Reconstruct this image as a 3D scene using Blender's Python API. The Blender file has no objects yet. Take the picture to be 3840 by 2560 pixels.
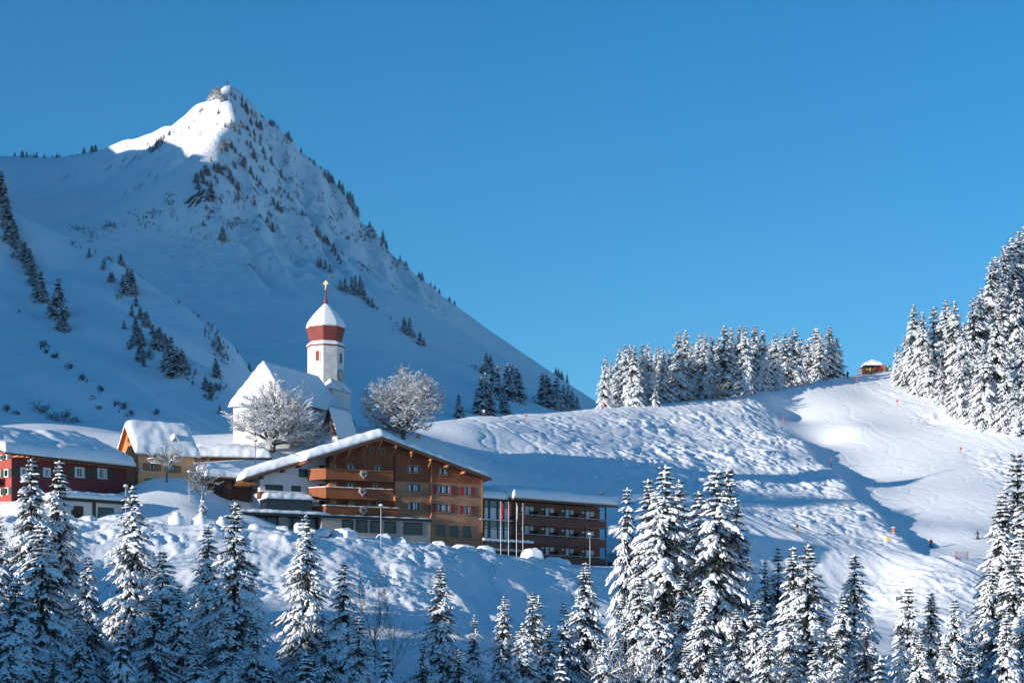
import bpy, bmesh, math, random
import numpy as np
from mathutils import Vector, Matrix

SC = bpy.context.scene
COL = SC.collection
F_PX, HOR, CXP = 7700.0, 2600.0, 1920.0      # focal length, horizon row and centre column in photograph pixels
R = math.radians
HAZE = 0.00003

# ---------------------------------------------------------------- camera
cam_d = bpy.data.cameras.new("camera")
cam = bpy.data.objects.new("camera", cam_d)
COL.objects.link(cam)
cam.location = (0, 0, 0)
cam.rotation_euler = (R(90), 0, 0)
cam_d.sensor_width = 36.0
cam_d.lens = 36.0 * F_PX / 3840.0
cam_d.shift_y = (HOR - 1280.0) / 3840.0       # a level camera with a rising front
cam_d.clip_start = 1.0
cam_d.clip_end = 20000.0
SC.camera = cam

# ---------------------------------------------------------------- light
SUN_B, SUN_E = R(31.0), R(9.5)               # azimuth towards the viewer from the left, elevation
S = np.array([-math.cos(SUN_E) * math.cos(SUN_B), -math.cos(SUN_E) * math.sin(SUN_B), math.sin(SUN_E)])
world = bpy.data.worlds.new("World")
SC.world = world
world.use_nodes = True
wn, wl = world.node_tree.nodes, world.node_tree.links
wn.clear()
sky = wn.new("ShaderNodeTexSky")
sky.sky_type = 'NISHITA'
sky.sun_disc = False
sky.sun_elevation = SUN_E
sky.sun_rotation = math.atan2(S[0], S[1])
sky.altitude = 1500.0
sky.air_density = 1.0
sky.dust_density = 0.0
sky.ozone_density = 3.0
hsv = wn.new("ShaderNodeHueSaturation")
hsv.inputs['Hue'].default_value = 0.497
hsv.inputs['Saturation'].default_value = 1.27
hsv.inputs['Value'].default_value = 1.0
bg = wn.new("ShaderNodeBackground")
bg.inputs['Strength'].default_value = 0.14
wo = wn.new("ShaderNodeOutputWorld")
wl.new(sky.outputs[0], hsv.inputs['Color'])
wl.new(hsv.outputs[0], bg.inputs['Color'])
wl.new(bg.outputs[0], wo.inputs['Surface'])

sun_d = bpy.data.lights.new("sun", 'SUN')
sun_d.energy = 5.0
sun_d.angle = R(0.5)
sun_d.color = (1.0, 0.93, 0.83)
sun = bpy.data.objects.new("sun", sun_d)
COL.objects.link(sun)
sun.rotation_euler = Vector(-S).to_track_quat('-Z', 'Y').to_euler()
sun.location = (-200, -100, 200)

SC.view_settings.view_transform = 'Standard'
SC.view_settings.look = 'None'
SC.view_settings.exposure = 0.40
SC.view_settings.gamma = 1.0
SC.render.engine = 'CYCLES'
SC.cycles.max_bounces = 6
SC.cycles.diffuse_bounces = 3
SC.cycles.volume_bounces = 0
SC.cycles.use_denoising = True

# ---------------------------------------------------------------- helpers
def unproj(px, py, d):
    return np.array([(px - CXP) / F_PX * d, d, (HOR - py) / F_PX * d])

def proj(p):
    return CXP + F_PX * p[0] / p[1], HOR - F_PX * p[2] / p[1]

def tag(o, label=None, cat=None, group=None, kind=None):
    if label: o['label'] = label
    if cat: o['category'] = cat
    if group: o['group'] = group
    if kind: o['kind'] = kind
    return o

def empty(name, loc=(0, 0, 0), rz=0.0):
    o = bpy.data.objects.new(name, None)
    COL.objects.link(o)
    o.location = loc
    o.rotation_euler = (0, 0, rz)
    o.empty_display_size = 0.5
    return o

def mesh_data(name, V, Fc, mats, smooth=False, midx=None):
    me = bpy.data.meshes.new(name)
    V = np.asarray(V, dtype=np.float32).reshape(-1, 3)
    if isinstance(Fc, np.ndarray):
        n, k = Fc.shape
        me.vertices.add(len(V))
        me.vertices.foreach_set("co", V.ravel())
        me.loops.add(n * k)
        me.loops.foreach_set("vertex_index", Fc.astype(np.int32).ravel())
        me.polygons.add(n)
        me.polygons.foreach_set("loop_start", np.arange(0, n * k, k, dtype=np.int32))
        me.polygons.foreach_set("loop_total", np.full(n, k, dtype=np.int32))
        me.update(calc_edges=True)
    else:
        me.from_pydata(V.tolist(), [], [tuple(int(i) for i in f) for f in Fc])
    for m in (mats if isinstance(mats, (list, tuple)) else [mats]):
        me.materials.append(m)
    nf = len(me.polygons)
    if midx is not None:
        me.polygons.foreach_set("material_index", np.asarray(midx, dtype=np.int32))
    me.polygons.foreach_set("use_smooth", np.full(nf, bool(smooth)))
    me.update()
    return me

def link(name, me, parent=None, loc=None):
    o = bpy.data.objects.new(name, me)
    COL.objects.link(o)
    if parent is not None: o.parent = parent
    if loc is not None: o.location = loc
    return o

class MB:
    """collects shapes, then becomes one mesh"""
    def __init__(s):
        s.V, s.Fs, s.n, s.M = [], [], 0, []
    def add(s, v, f, m=0):
        v = np.asarray(v, dtype=float).reshape(-1, 3)
        s.V.append(v)
        for q in f:
            s.Fs.append(tuple(int(i) + s.n for i in q)); s.M.append(m)
        s.n += len(v)
        return s
    def box(s, u0, u1, w0, w1, z0, z1, m=0):
        v = [(u0, w0, z0), (u1, w0, z0), (u1, w1, z0), (u0, w1, z0), (u0, w0, z1), (u1, w0, z1), (u1, w1, z1), (u0, w1, z1)]
        return s.add(v, [(0, 3, 2, 1), (4, 5, 6, 7), (0, 1, 5, 4), (1, 2, 6, 5), (2, 3, 7, 6), (3, 0, 4, 7)], m)
    def prism(s, poly, axis, a, b, m=0):
        """poly: 2-D outline; axis 'w': (u,z) outline pushed along w; 'z': (u,w) outline; 'u': (w,z) outline"""
        n = len(poly)
        def P(p, t):
            return (p[0], t, p[1]) if axis == 'w' else (p[0], p[1], t) if axis == 'z' else (t, p[0], p[1])
        v = [P(p, a) for p in poly] + [P(p, b) for p in poly]
        f = [tuple(range(n)), tuple(range(2 * n - 1, n - 1, -1))] + [(i, i + n, (i + 1) % n + n, (i + 1) % n) for i in range(n)]
        return s.add(v, f, m)
    def tube(s, pts, rad, k=6, m=0, cap=True):
        pts = [np.asarray(p, dtype=float) for p in pts]
        n = len(pts)
        rad = rad if hasattr(rad, '__len__') else [rad] * n
        v = []
        for i, p in enumerate(pts):
            t = pts[min(i + 1, n - 1)] - pts[max(i - 1, 0)]
            t = t / (np.linalg.norm(t) + 1e-9)
            a = np.cross(t, (0, 0, 1.0)) if abs(t[2]) < 0.9 else np.cross(t, (1.0, 0, 0))
            a /= np.linalg.norm(a) + 1e-9
            b = np.cross(t, a)
            for j in range(k):
                th = 2 * math.pi * j / k
                v.append(p + rad[i] * (math.cos(th) * a + math.sin(th) * b))
        f = []
        for i in range(n - 1):
            for j in range(k):
                f.append((i * k + j, i * k + (j + 1) % k, (i + 1) * k + (j + 1) % k, (i + 1) * k + j))
        if cap:
            f.append(tuple(range(k - 1, -1, -1))); f.append(tuple(range((n - 1) * k, n * k)))
        return s.add(v, f, m)
    def lathe(s, prof, k=16, c=(0, 0), m=0, ph=0.0):
        v, f = [], []
        for (r, z) in prof:
            for j in range(k):
                th = ph + 2 * math.pi * j / k
                v.append((c[0] + r * math.cos(th), c[1] + r * math.sin(th), z))
        for i in range(len(prof) - 1):
            for j in range(k):
                f.append((i * k + j, i * k + (j + 1) % k, (i + 1) * k + (j + 1) % k, (i + 1) * k + j))
        f.append(tuple(range(k - 1, -1, -1))); f.append(tuple(range((len(prof) - 1) * k, len(prof) * k)))
        return s.add(v, f, m)
    def ball(s, c, r, seg=10, rings=7, m=0, sc=(1, 1, 1)):
        prof = [(max(r * math.sin(math.pi * i / rings), 1e-3), -r * math.cos(math.pi * i / rings)) for i in range(rings + 1)]
        t = MB().lathe(prof, seg)
        v = np.concatenate(t.V) * np.array(sc) + np.array(c)
        return s.add(v, t.Fs, m)
    def build(s, name, mats, parent=None, smooth=False, loc=None):
        me = mesh_data(name, np.concatenate(s.V), s.Fs, mats, smooth, s.M)
        return link(name, me, parent, loc)

# ---------------------------------------------------------------- noise
_rs = np.random.RandomState(7)
_perm = _rs.permutation(512)
_perm = np.concatenate([_perm, _perm])
_ga = _rs.rand(512) * 2 * np.pi
_gx, _gy = np.cos(_ga), np.sin(_ga)

def perlin(x, y):
    xi, yi = np.floor(x).astype(int), np.floor(y).astype(int)
    xf, yf = x - xi, y - yi
    def g(ix, iy, dx, dy):
        h = _perm[(_perm[ix & 511] + iy) & 511]
        return _gx[h] * dx + _gy[h] * dy
    u, v = xf * xf * xf * (xf * (xf * 6 - 15) + 10), yf * yf * yf * (yf * (yf * 6 - 15) + 10)
    a = g(xi, yi, xf, yf) * (1 - u) + g(xi + 1, yi, xf - 1, yf) * u
    b = g(xi, yi + 1, xf, yf - 1) * (1 - u) + g(xi + 1, yi + 1, xf - 1, yf - 1) * u
    return (a * (1 - v) + b * v) * 1.5

def fbm(x, y, oct=4, lac=2.03, gain=0.5):
    s, a, t = 0.0, 1.0, 0.0
    for i in range(oct):
        s = s + a * perlin(x + 17.3 * i, y - 9.1 * i)
        t += a
        a *= gain; x = x * lac; y = y * lac
    return s / t

def sstep(a, b, x):
    t = np.clip((x - a) / (b - a), 0, 1)
    return t * t * (3 - 2 * t)

# ---------------------------------------------------------------- materials
def new_mat(name):
    m = bpy.data.materials.new(name)
    m.use_nodes = True
    nt = m.node_tree
    b = nt.nodes.get('Principled BSDF')
    return m, nt, b

def N(nt, t, **kw):
    n = nt.nodes.new(t)
    for k, v in kw.items():
        if k in n.inputs.keys() if hasattr(n.inputs, 'keys') else False:
            n.inputs[k].default_value = v
        else:
            setattr(n, k, v)
    return n

def coords(nt, sc=(1, 1, 1), kind='Object'):
    tc = nt.nodes.new('ShaderNodeTexCoord')
    mp = nt.nodes.new('ShaderNodeMapping')
    mp.inputs['Scale'].default_value = sc
    nt.links.new(tc.outputs[kind], mp.inputs['Vector'])
    return mp.outputs[0]

def mat_plain(name, col, rough=0.6, metal=0.0, var=0.0, vs=3.0, bump=0.0, bs=20.0, spec=0.4, sc=(1, 1, 1)):
    m, nt, b = new_mat(name)
    b.inputs['Base Color'].default_value = (*col, 1)
    b.inputs['Roughness'].default_value = rough
    b.inputs['Metallic'].default_value = metal
    b.inputs['Specular IOR Level'].default_value = spec
    if var > 0:
        v = coords(nt, sc)
        n = N(nt, 'ShaderNodeTexNoise'); n.inputs['Scale'].default_value = vs; n.inputs['Detail'].default_value = 5
        nt.links.new(v, n.inputs['Vector'])
        r = N(nt, 'ShaderNodeValToRGB')
        r.color_ramp.elements[0].position = 0.3; r.color_ramp.elements[1].position = 0.7
        r.color_ramp.elements[0].color = (*[c * (1 - var) for c in col], 1)
        r.color_ramp.elements[1].color = (*[min(c * (1 + var), 1) for c in col], 1)
        nt.links.new(n.outputs['Fac'], r.inputs['Fac'])
        nt.links.new(r.outputs[0], b.inputs['Base Color'])
    if bump > 0:
        v = coords(nt, sc)
        n = N(nt, 'ShaderNodeTexNoise'); n.inputs['Scale'].default_value = bs; n.inputs['Detail'].default_value = 4
        nt.links.new(v, n.inputs['Vector'])
        bp = N(nt, 'ShaderNodeBump'); bp.inputs['Strength'].default_value = bump; bp.inputs['Distance'].default_value = 0.05
        nt.links.new(n.outputs['Fac'], bp.inputs['Height'])
        nt.links.new(bp.outputs[0], b.inputs['Normal'])
    return m

def mat_snow(name, scale=1.0, strength=0.25, dist=0.25, col=(0.86, 0.87, 0.89)):
    m, nt, b = new_mat(name)
    b.inputs['Base Color'].default_value = (*col, 1)
    b.inputs['Roughness'].default_value = 0.75
    b.inputs['Specular IOR Level'].default_value = 0.2
    v = coords(nt)
    n1 = N(nt, 'ShaderNodeTexNoise'); n1.inputs['Scale'].default_value = 0.9 * scale; n1.inputs['Detail'].default_value = 8; n1.inputs['Roughness'].default_value = 0.62
    nt.links.new(v, n1.inputs['Vector'])
    bp = N(nt, 'ShaderNodeBump'); bp.inputs['Strength'].default_value = strength; bp.inputs['Distance'].default_value = dist
    nt.links.new(n1.outputs['Fac'], bp.inputs['Height'])
    nt.links.new(bp.outputs[0], b.inputs['Normal'])
    return m

def mat_planks(name, c0, c1, horizontal=True, width=0.18, rough=0.7, bump=0.4):
    """boards with grain: colour differs from board to board"""
    m, nt, b = new_mat(name)
    tc = nt.nodes.new('ShaderNodeTexCoord')
    sep = nt.nodes.new('ShaderNodeSeparateXYZ')
    nt.links.new(tc.outputs['Object'], sep.inputs[0])
    ax = sep.outputs['Z'] if horizontal else None
    if not horizontal:
        ad = N(nt, 'ShaderNodeMath', operation='ADD')
        nt.links.new(sep.outputs['X'], ad.inputs[0]); nt.links.new(sep.outputs['Y'], ad.inputs[1])
        ax = ad.outputs[0]
    dv = N(nt, 'ShaderNodeMath', operation='DIVIDE'); dv.inputs[1].default_value = width
    nt.links.new(ax, dv.inputs[0])
    fl = N(nt, 'ShaderNodeMath', operation='FLOOR'); nt.links.new(dv.outputs[0], fl.inputs[0])
    fr = N(nt, 'ShaderNodeMath', operation='FRACT'); nt.links.new(dv.outputs[0], fr.inputs[0])
    # grain stretched along the board, shifted per board
    cmb = nt.nodes.new('ShaderNodeCombineXYZ')
    along = sep.outputs['X'] if horizontal else sep.outputs['Z']
    s1 = N(nt, 'ShaderNodeMath', operation='MULTIPLY'); s1.inputs[1].default_value = 0.22
    nt.links.new(along, s1.inputs[0])
    s2 = N(nt, 'ShaderNodeMath', operation='MULTIPLY'); s2.inputs[1].default_value = 7.31
    nt.links.new(fl.outputs[0], s2.inputs[0])
    nt.links.new(s1.outputs[0], cmb.inputs[0]); nt.links.new(s2.outputs[0], cmb.inputs[1])
    nz = N(nt, 'ShaderNodeTexNoise'); nz.inputs['Scale'].default_value = 1.6; nz.inputs['Detail'].default_value = 6
    nt.links.new(cmb.outputs[0], nz.inputs['Vector'])
    v2 = coords(nt, (0.25, 0.25, 0.25))
    nb = N(nt, 'ShaderNodeTexNoise'); nb.inputs['Scale'].default_value = 1.0; nb.inputs['Detail'].default_value = 3
    nt.links.new(v2, nb.inputs['Vector'])
    mx = N(nt, 'ShaderNodeMath', operation='ADD'); nt.links.new(nz.outputs['Fac'], mx.inputs[0]); nt.links.new(nb.outputs['Fac'], mx.inputs[1])
    hf = N(nt, 'ShaderNodeMath', operation='MULTIPLY'); hf.inputs[1].default_value = 0.5; nt.links.new(mx.outputs[0], hf.inputs[0])
    rp = N(nt, 'ShaderNodeValToRGB')
    rp.color_ramp.elements[0].position = 0.36; rp.color_ramp.elements[1].position = 0.62
    rp.color_ramp.elements[0].color = (*c0, 1); rp.color_ramp.elements[1].color = (*c1, 1)
    nt.links.new(hf.outputs[0], rp.inputs['Fac'])
    nt.links.new(rp.outputs[0], b.inputs['Base Color'])
    b.inputs['Roughness'].default_value = rough
    b.inputs['Specular IOR Level'].default_value = 0.25
    gp = N(nt, 'ShaderNodeMath', operation='GREATER_THAN'); gp.inputs[1].default_value = 0.1
    nt.links.new(fr.outputs[0], gp.inputs[0])
    bp = N(nt, 'ShaderNodeBump'); bp.inputs['Strength'].default_value = bump; bp.inputs['Distance'].default_value = 0.04
    nt.links.new(gp.outputs[0], bp.inputs['Height']); nt.links.new(bp.outputs[0], b.inputs['Normal'])
    return m

def mat_shingle(name, c0, c1):
    m, nt, b = new_mat(name)
    tc = nt.nodes.new('ShaderNodeTexCoord')
    sep = nt.nodes.new('ShaderNodeSeparateXYZ'); nt.links.new(tc.outputs['Object'], sep.inputs[0])
    cmb = nt.nodes.new('ShaderNodeCombineXYZ')
    nt.links.new(sep.outputs['X'], cmb.inputs[0]); nt.links.new(sep.outputs['Z'], cmb.inputs[1])
    br = N(nt, 'ShaderNodeTexBrick')
    br.inputs['Scale'].default_value = 1.0
    br.inputs['Brick Width'].default_value = 0.22; br.inputs['Row Height'].default_value = 0.2
    br.inputs['Mortar Size'].default_value = 0.012
    br.inputs['Color1'].default_value = (*c0, 1); br.inputs['Color2'].default_value = (*c1, 1)
    br.inputs['Mortar'].default_value = (*[c * 0.5 for c in c0], 1)
    nt.links.new(cmb.outputs[0], br.inputs['Vector'])
    nz = N(nt, 'ShaderNodeTexNoise'); nz.inputs['Scale'].default_value = 0.35; nz.inputs['Detail'].default_value = 5
    nt.links.new(tc.outputs['Object'], nz.inputs['Vector'])
    mx = N(nt, 'ShaderNodeMixRGB', blend_type='MULTIPLY'); mx.inputs['Fac'].default_value = 0.7
    rp = N(nt, 'ShaderNodeValToRGB'); rp.color_ramp.elements[0].position = .35; rp.color_ramp.elements[1].position = .65
    rp.color_ramp.elements[0].color = (.6, .55, .5, 1); rp.color_ramp.elements[1].color = (1.25, 1.2, 1.15, 1)
    nt.links.new(nz.outputs['Fac'], rp.inputs['Fac'])
    nt.links.new(br.outputs['Color'], mx.inputs['Color1']); nt.links.new(rp.outputs[0], mx.inputs['Color2'])
    nt.links.new(mx.outputs[0], b.inputs['Base Color'])
    b.inputs['Roughness'].default_value = 0.75
    b.inputs['Specular IOR Level'].default_value = 0.2
    bp = N(nt, 'ShaderNodeBump'); bp.inputs['Strength'].default_value = 0.5; bp.inputs['Distance'].default_value = 0.03
    nt.links.new(br.outputs['Fac'], bp.inputs['Height']); bp.invert = True
    nt.links.new(bp.outputs[0], b.inputs['Normal'])
    return m

def mat_island(name, cols, rough=0.8):
    """each separate blade takes its own colour from a ramp"""
    m, nt, b = new_mat(name)
    g = nt.nodes.new('ShaderNodeNewGeometry')
    rp = N(nt, 'ShaderNodeValToRGB')
    el = rp.color_ramp.elements
    while len(el) < len(cols): el.new(0.5)
    for e, (p, c) in zip(el, cols):
        e.position = p; e.color = (*c, 1)
    nt.links.new(g.outputs['Random Per Island'], rp.inputs['Fac'])
    nt.links.new(rp.outputs[0], b.inputs['Base Color'])
    b.inputs['Roughness'].default_value = rough
    b.inputs['Specular IOR Level'].default_value = 0.15
    return m

def mat_glass(name, col=(0.012, 0.016, 0.022), rough=0.06):
    m, nt, b = new_mat(name)
    b.inputs['Base Color'].default_value = (*col, 1)
    b.inputs['Roughness'].default_value = rough
    b.inputs['Specular IOR Level'].default_value = 0.7
    v = coords(nt)
    n = N(nt, 'ShaderNodeTexNoise'); n.inputs['Scale'].default_value = 1.3; n.inputs['Detail'].default_value = 2
    nt.links.new(v, n.inputs['Vector'])
    bp = N(nt, 'ShaderNodeBump'); bp.inputs['Strength'].default_value = 0.06; bp.inputs['Distance'].default_value = 0.05
    nt.links.new(n.outputs['Fac'], bp.inputs['Height']); nt.links.new(bp.outputs[0], b.inputs['Normal'])
    return m

M = {}
M['snow'] = mat_snow('snow', 1.6, 0.30, 0.25)
M['snow_far'] = mat_snow('far_snow', 0.08, 0.5, 6.0)
def mat_peak(name):
    m = mat_snow(name, 0.10, 0.55, 5.0)
    nt = m.node_tree; b = nt.nodes['Principled BSDF']
    v = coords(nt, (0.055, 0.02, 0.02))
    n1 = N(nt, 'ShaderNodeTexNoise'); n1.inputs['Scale'].default_value = 3.2; n1.inputs['Detail'].default_value = 9; n1.inputs['Roughness'].default_value = .72
    nt.links.new(v, n1.inputs['Vector'])
    v2 = coords(nt, (0.006, 0.006, 0.006))
    n2 = N(nt, 'ShaderNodeTexNoise'); n2.inputs['Scale'].default_value = 2.0; n2.inputs['Detail'].default_value = 3
    nt.links.new(v2, n2.inputs['Vector'])
    ge = nt.nodes.new('ShaderNodeNewGeometry'); sp = nt.nodes.new('ShaderNodeSeparateXYZ'); nt.links.new(ge.outputs['True Normal'], sp.inputs[0])
    def mr(src, a, b_, c, d):
        r = N(nt, 'ShaderNodeMapRange'); r.inputs[1].default_value = a; r.inputs[2].default_value = b_; r.inputs[3].default_value = c; r.inputs[4].default_value = d
        nt.links.new(src, r.inputs[0]); return r.outputs[0]
    st = mr(sp.outputs['Z'], .80, .58, 0.0, 1.0)           # rock shows where it is too steep for snow
    k1 = mr(n1.outputs['Fac'], .535, .60, 0.0, 1.0)
    k2 = mr(n2.outputs['Fac'], .42, .54, 0.0, 1.0)
    a = N(nt, 'ShaderNodeMath', operation='MULTIPLY'); nt.links.new(st, a.inputs[0]); nt.links.new(k1, a.inputs[1])
    c = N(nt, 'ShaderNodeMath', operation='MULTIPLY'); nt.links.new(a.outputs[0], c.inputs[0]); nt.links.new(k2, c.inputs[1])
    mx = N(nt, 'ShaderNodeMixRGB'); mx.inputs['Color1'].default_value = (.86, .87, .89, 1); mx.inputs['Color2'].default_value = (.16, .14, .13, 1)
    nt.links.new(c.outputs[0], mx.inputs['Fac']); nt.links.new(mx.outputs[0], b.inputs['Base Color'])
    return m
M['peak'] = mat_peak('peak_snow')
M['snow_mid'] = mat_snow('hill_snow', 0.12, 0.25, 1.6)
M['snow_roof'] = mat_snow('roof_snow', 1.3, 0.25, 0.15, (0.87, 0.88, 0.90))
M['snow_clump'] = mat_plain('clump_snow', (0.86, 0.875, 0.90), 0.8, spec=0.15, bump=0.35, bs=7.0)
# ---------------------------------------------------------------- terrain
class Sheet:
    """a height field through control points (multiquadric interpolation) on a regular grid"""
    def __init__(s, pts, c, x0, x1, y0, y1, cell, extra=()):
        P = [unproj(*p[:3]) for p in pts] + [np.array(e[:3], dtype=float) for e in extra]
        A = [list(p[3:]) + [0, 0][:max(0, 2 - len(p[3:]))] for p in pts] + [list(e[3:]) + [0, 0][:max(0, 2 - len(e[3:]))] for e in extra]
        P, A = np.array(P), np.array(A, dtype=float)
        n = len(P)
        X, Z = P[:, :2], P[:, 2]
        Dm = np.sqrt(((X[:, None] - X[None]) ** 2).sum(-1) + c * c)
        K = np.zeros((n + 3, n + 3))
        K[:n, :n] = Dm + 1e-9 * np.eye(n)
        K[:n, n] = 1; K[:n, n + 1:] = X; K[n, :n] = 1; K[n + 1:, :n] = X.T
        sol = np.linalg.solve(K, np.vstack([np.column_stack([Z, A]), np.zeros((3, 3))]))
        s.x0, s.y0, s.cell = x0, y0, cell
        s.nx, s.ny = int((x1 - x0) / cell) + 1, int((y1 - y0) / cell) + 1
        s.xs = x0 + np.arange(s.nx) * cell
        s.ys = y0 + np.arange(s.ny) * cell
        H = np.zeros((s.ny, s.nx, 3))
        for j in range(s.ny):
            d = np.sqrt((s.xs[:, None] - X[None, :, 0]) ** 2 + (s.ys[j] - X[None, :, 1]) ** 2 + c * c)
            H[j] = d @ sol[:n] + sol[n] + s.xs[:, None] * sol[n + 1] + s.ys[j] * sol[n + 2]
        s.H = H[..., 0]
        s.A, s.B = np.clip(H[..., 1], 0, 1), np.clip(H[..., 2], 0, 1)
        s.GX, s.GY = np.meshgrid(s.xs, s.ys)
        s.PX = CXP + F_PX * s.GX / s.GY
        s.PY = HOR - F_PX * s.H / s.GY
    def at(s, x, y):
        fx = np.clip((np.asarray(x, dtype=float) - s.x0) / s.cell, 0, s.nx - 1.001)
        fy = np.clip((np.asarray(y, dtype=float) - s.y0) / s.cell, 0, s.ny - 1.001)
        i, j = fx.astype(int), fy.astype(int)
        a, b = fx - i, fy - j
        H = s.H
        return (H[j, i] * (1 - a) + H[j, i + 1] * a) * (1 - b) + (H[j + 1, i] * (1 - a) + H[j + 1, i + 1] * a) * b
    def inside(s, x, y):
        return (x >= s.xs[0]) & (x <= s.xs[-1]) & (y >= s.ys[0]) & (y <= s.ys[-1])
    def hit(s, px, py, dmin=None, dmax=None):
        y = np.arange(dmin or s.ys[0], dmax or s.ys[-1], s.cell * 0.5)
        x = (px - CXP) / F_PX * y
        z = (HOR - py) / F_PX * y
        ok = s.inside(x, y) & (s.at(x, y) >= z)
        k = np.argmax(ok)
        return np.array([x[k], y[k], float(s.at(x[k], y[k]))]) if ok.any() else None
    def fit_skyline(s, table, y0, y1, reach, passes=3):
        """lower or raise the crest until its skyline passes through the surveyed points"""
        cols = np.array([t[0] for t in table], dtype=float); want = np.array([t[1] for t in table], dtype=float)
        ys = np.arange(y0, y1, s.cell * .7)
        for _ in range(passes):
            got, at = [], []
            for px in cols:
                x = (px - CXP) / F_PX * ys
                py = HOR - F_PX * s.at(x, ys) / ys
                py = np.where(s.inside(x, ys), py, 1e9)
                k = py.argmin(); got.append(py[k]); at.append(ys[k])
            dpy = np.interp(s.PX, cols, want - np.array(got)); ya = np.interp(s.PX, cols, at)
            s.H -= dpy / F_PX * s.GY * sstep(0, 1, (s.GY - (ya - reach)) / (reach * .9))
            s.PY = HOR - F_PX * s.H / s.GY
    def build(s, name, mat, smooth=True):
        ii = np.arange(s.nx * s.ny).reshape(s.ny, s.nx)
        Fq = np.stack([ii[:-1, :-1], ii[:-1, 1:], ii[1:, 1:], ii[1:, :-1]], -1).reshape(-1, 4)
        V = np.stack([s.GX, s.GY, s.H], -1).reshape(-1, 3)
        return tag(link(name, mesh_data(name, V, Fq, mat, smooth)), kind='structure')

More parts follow.
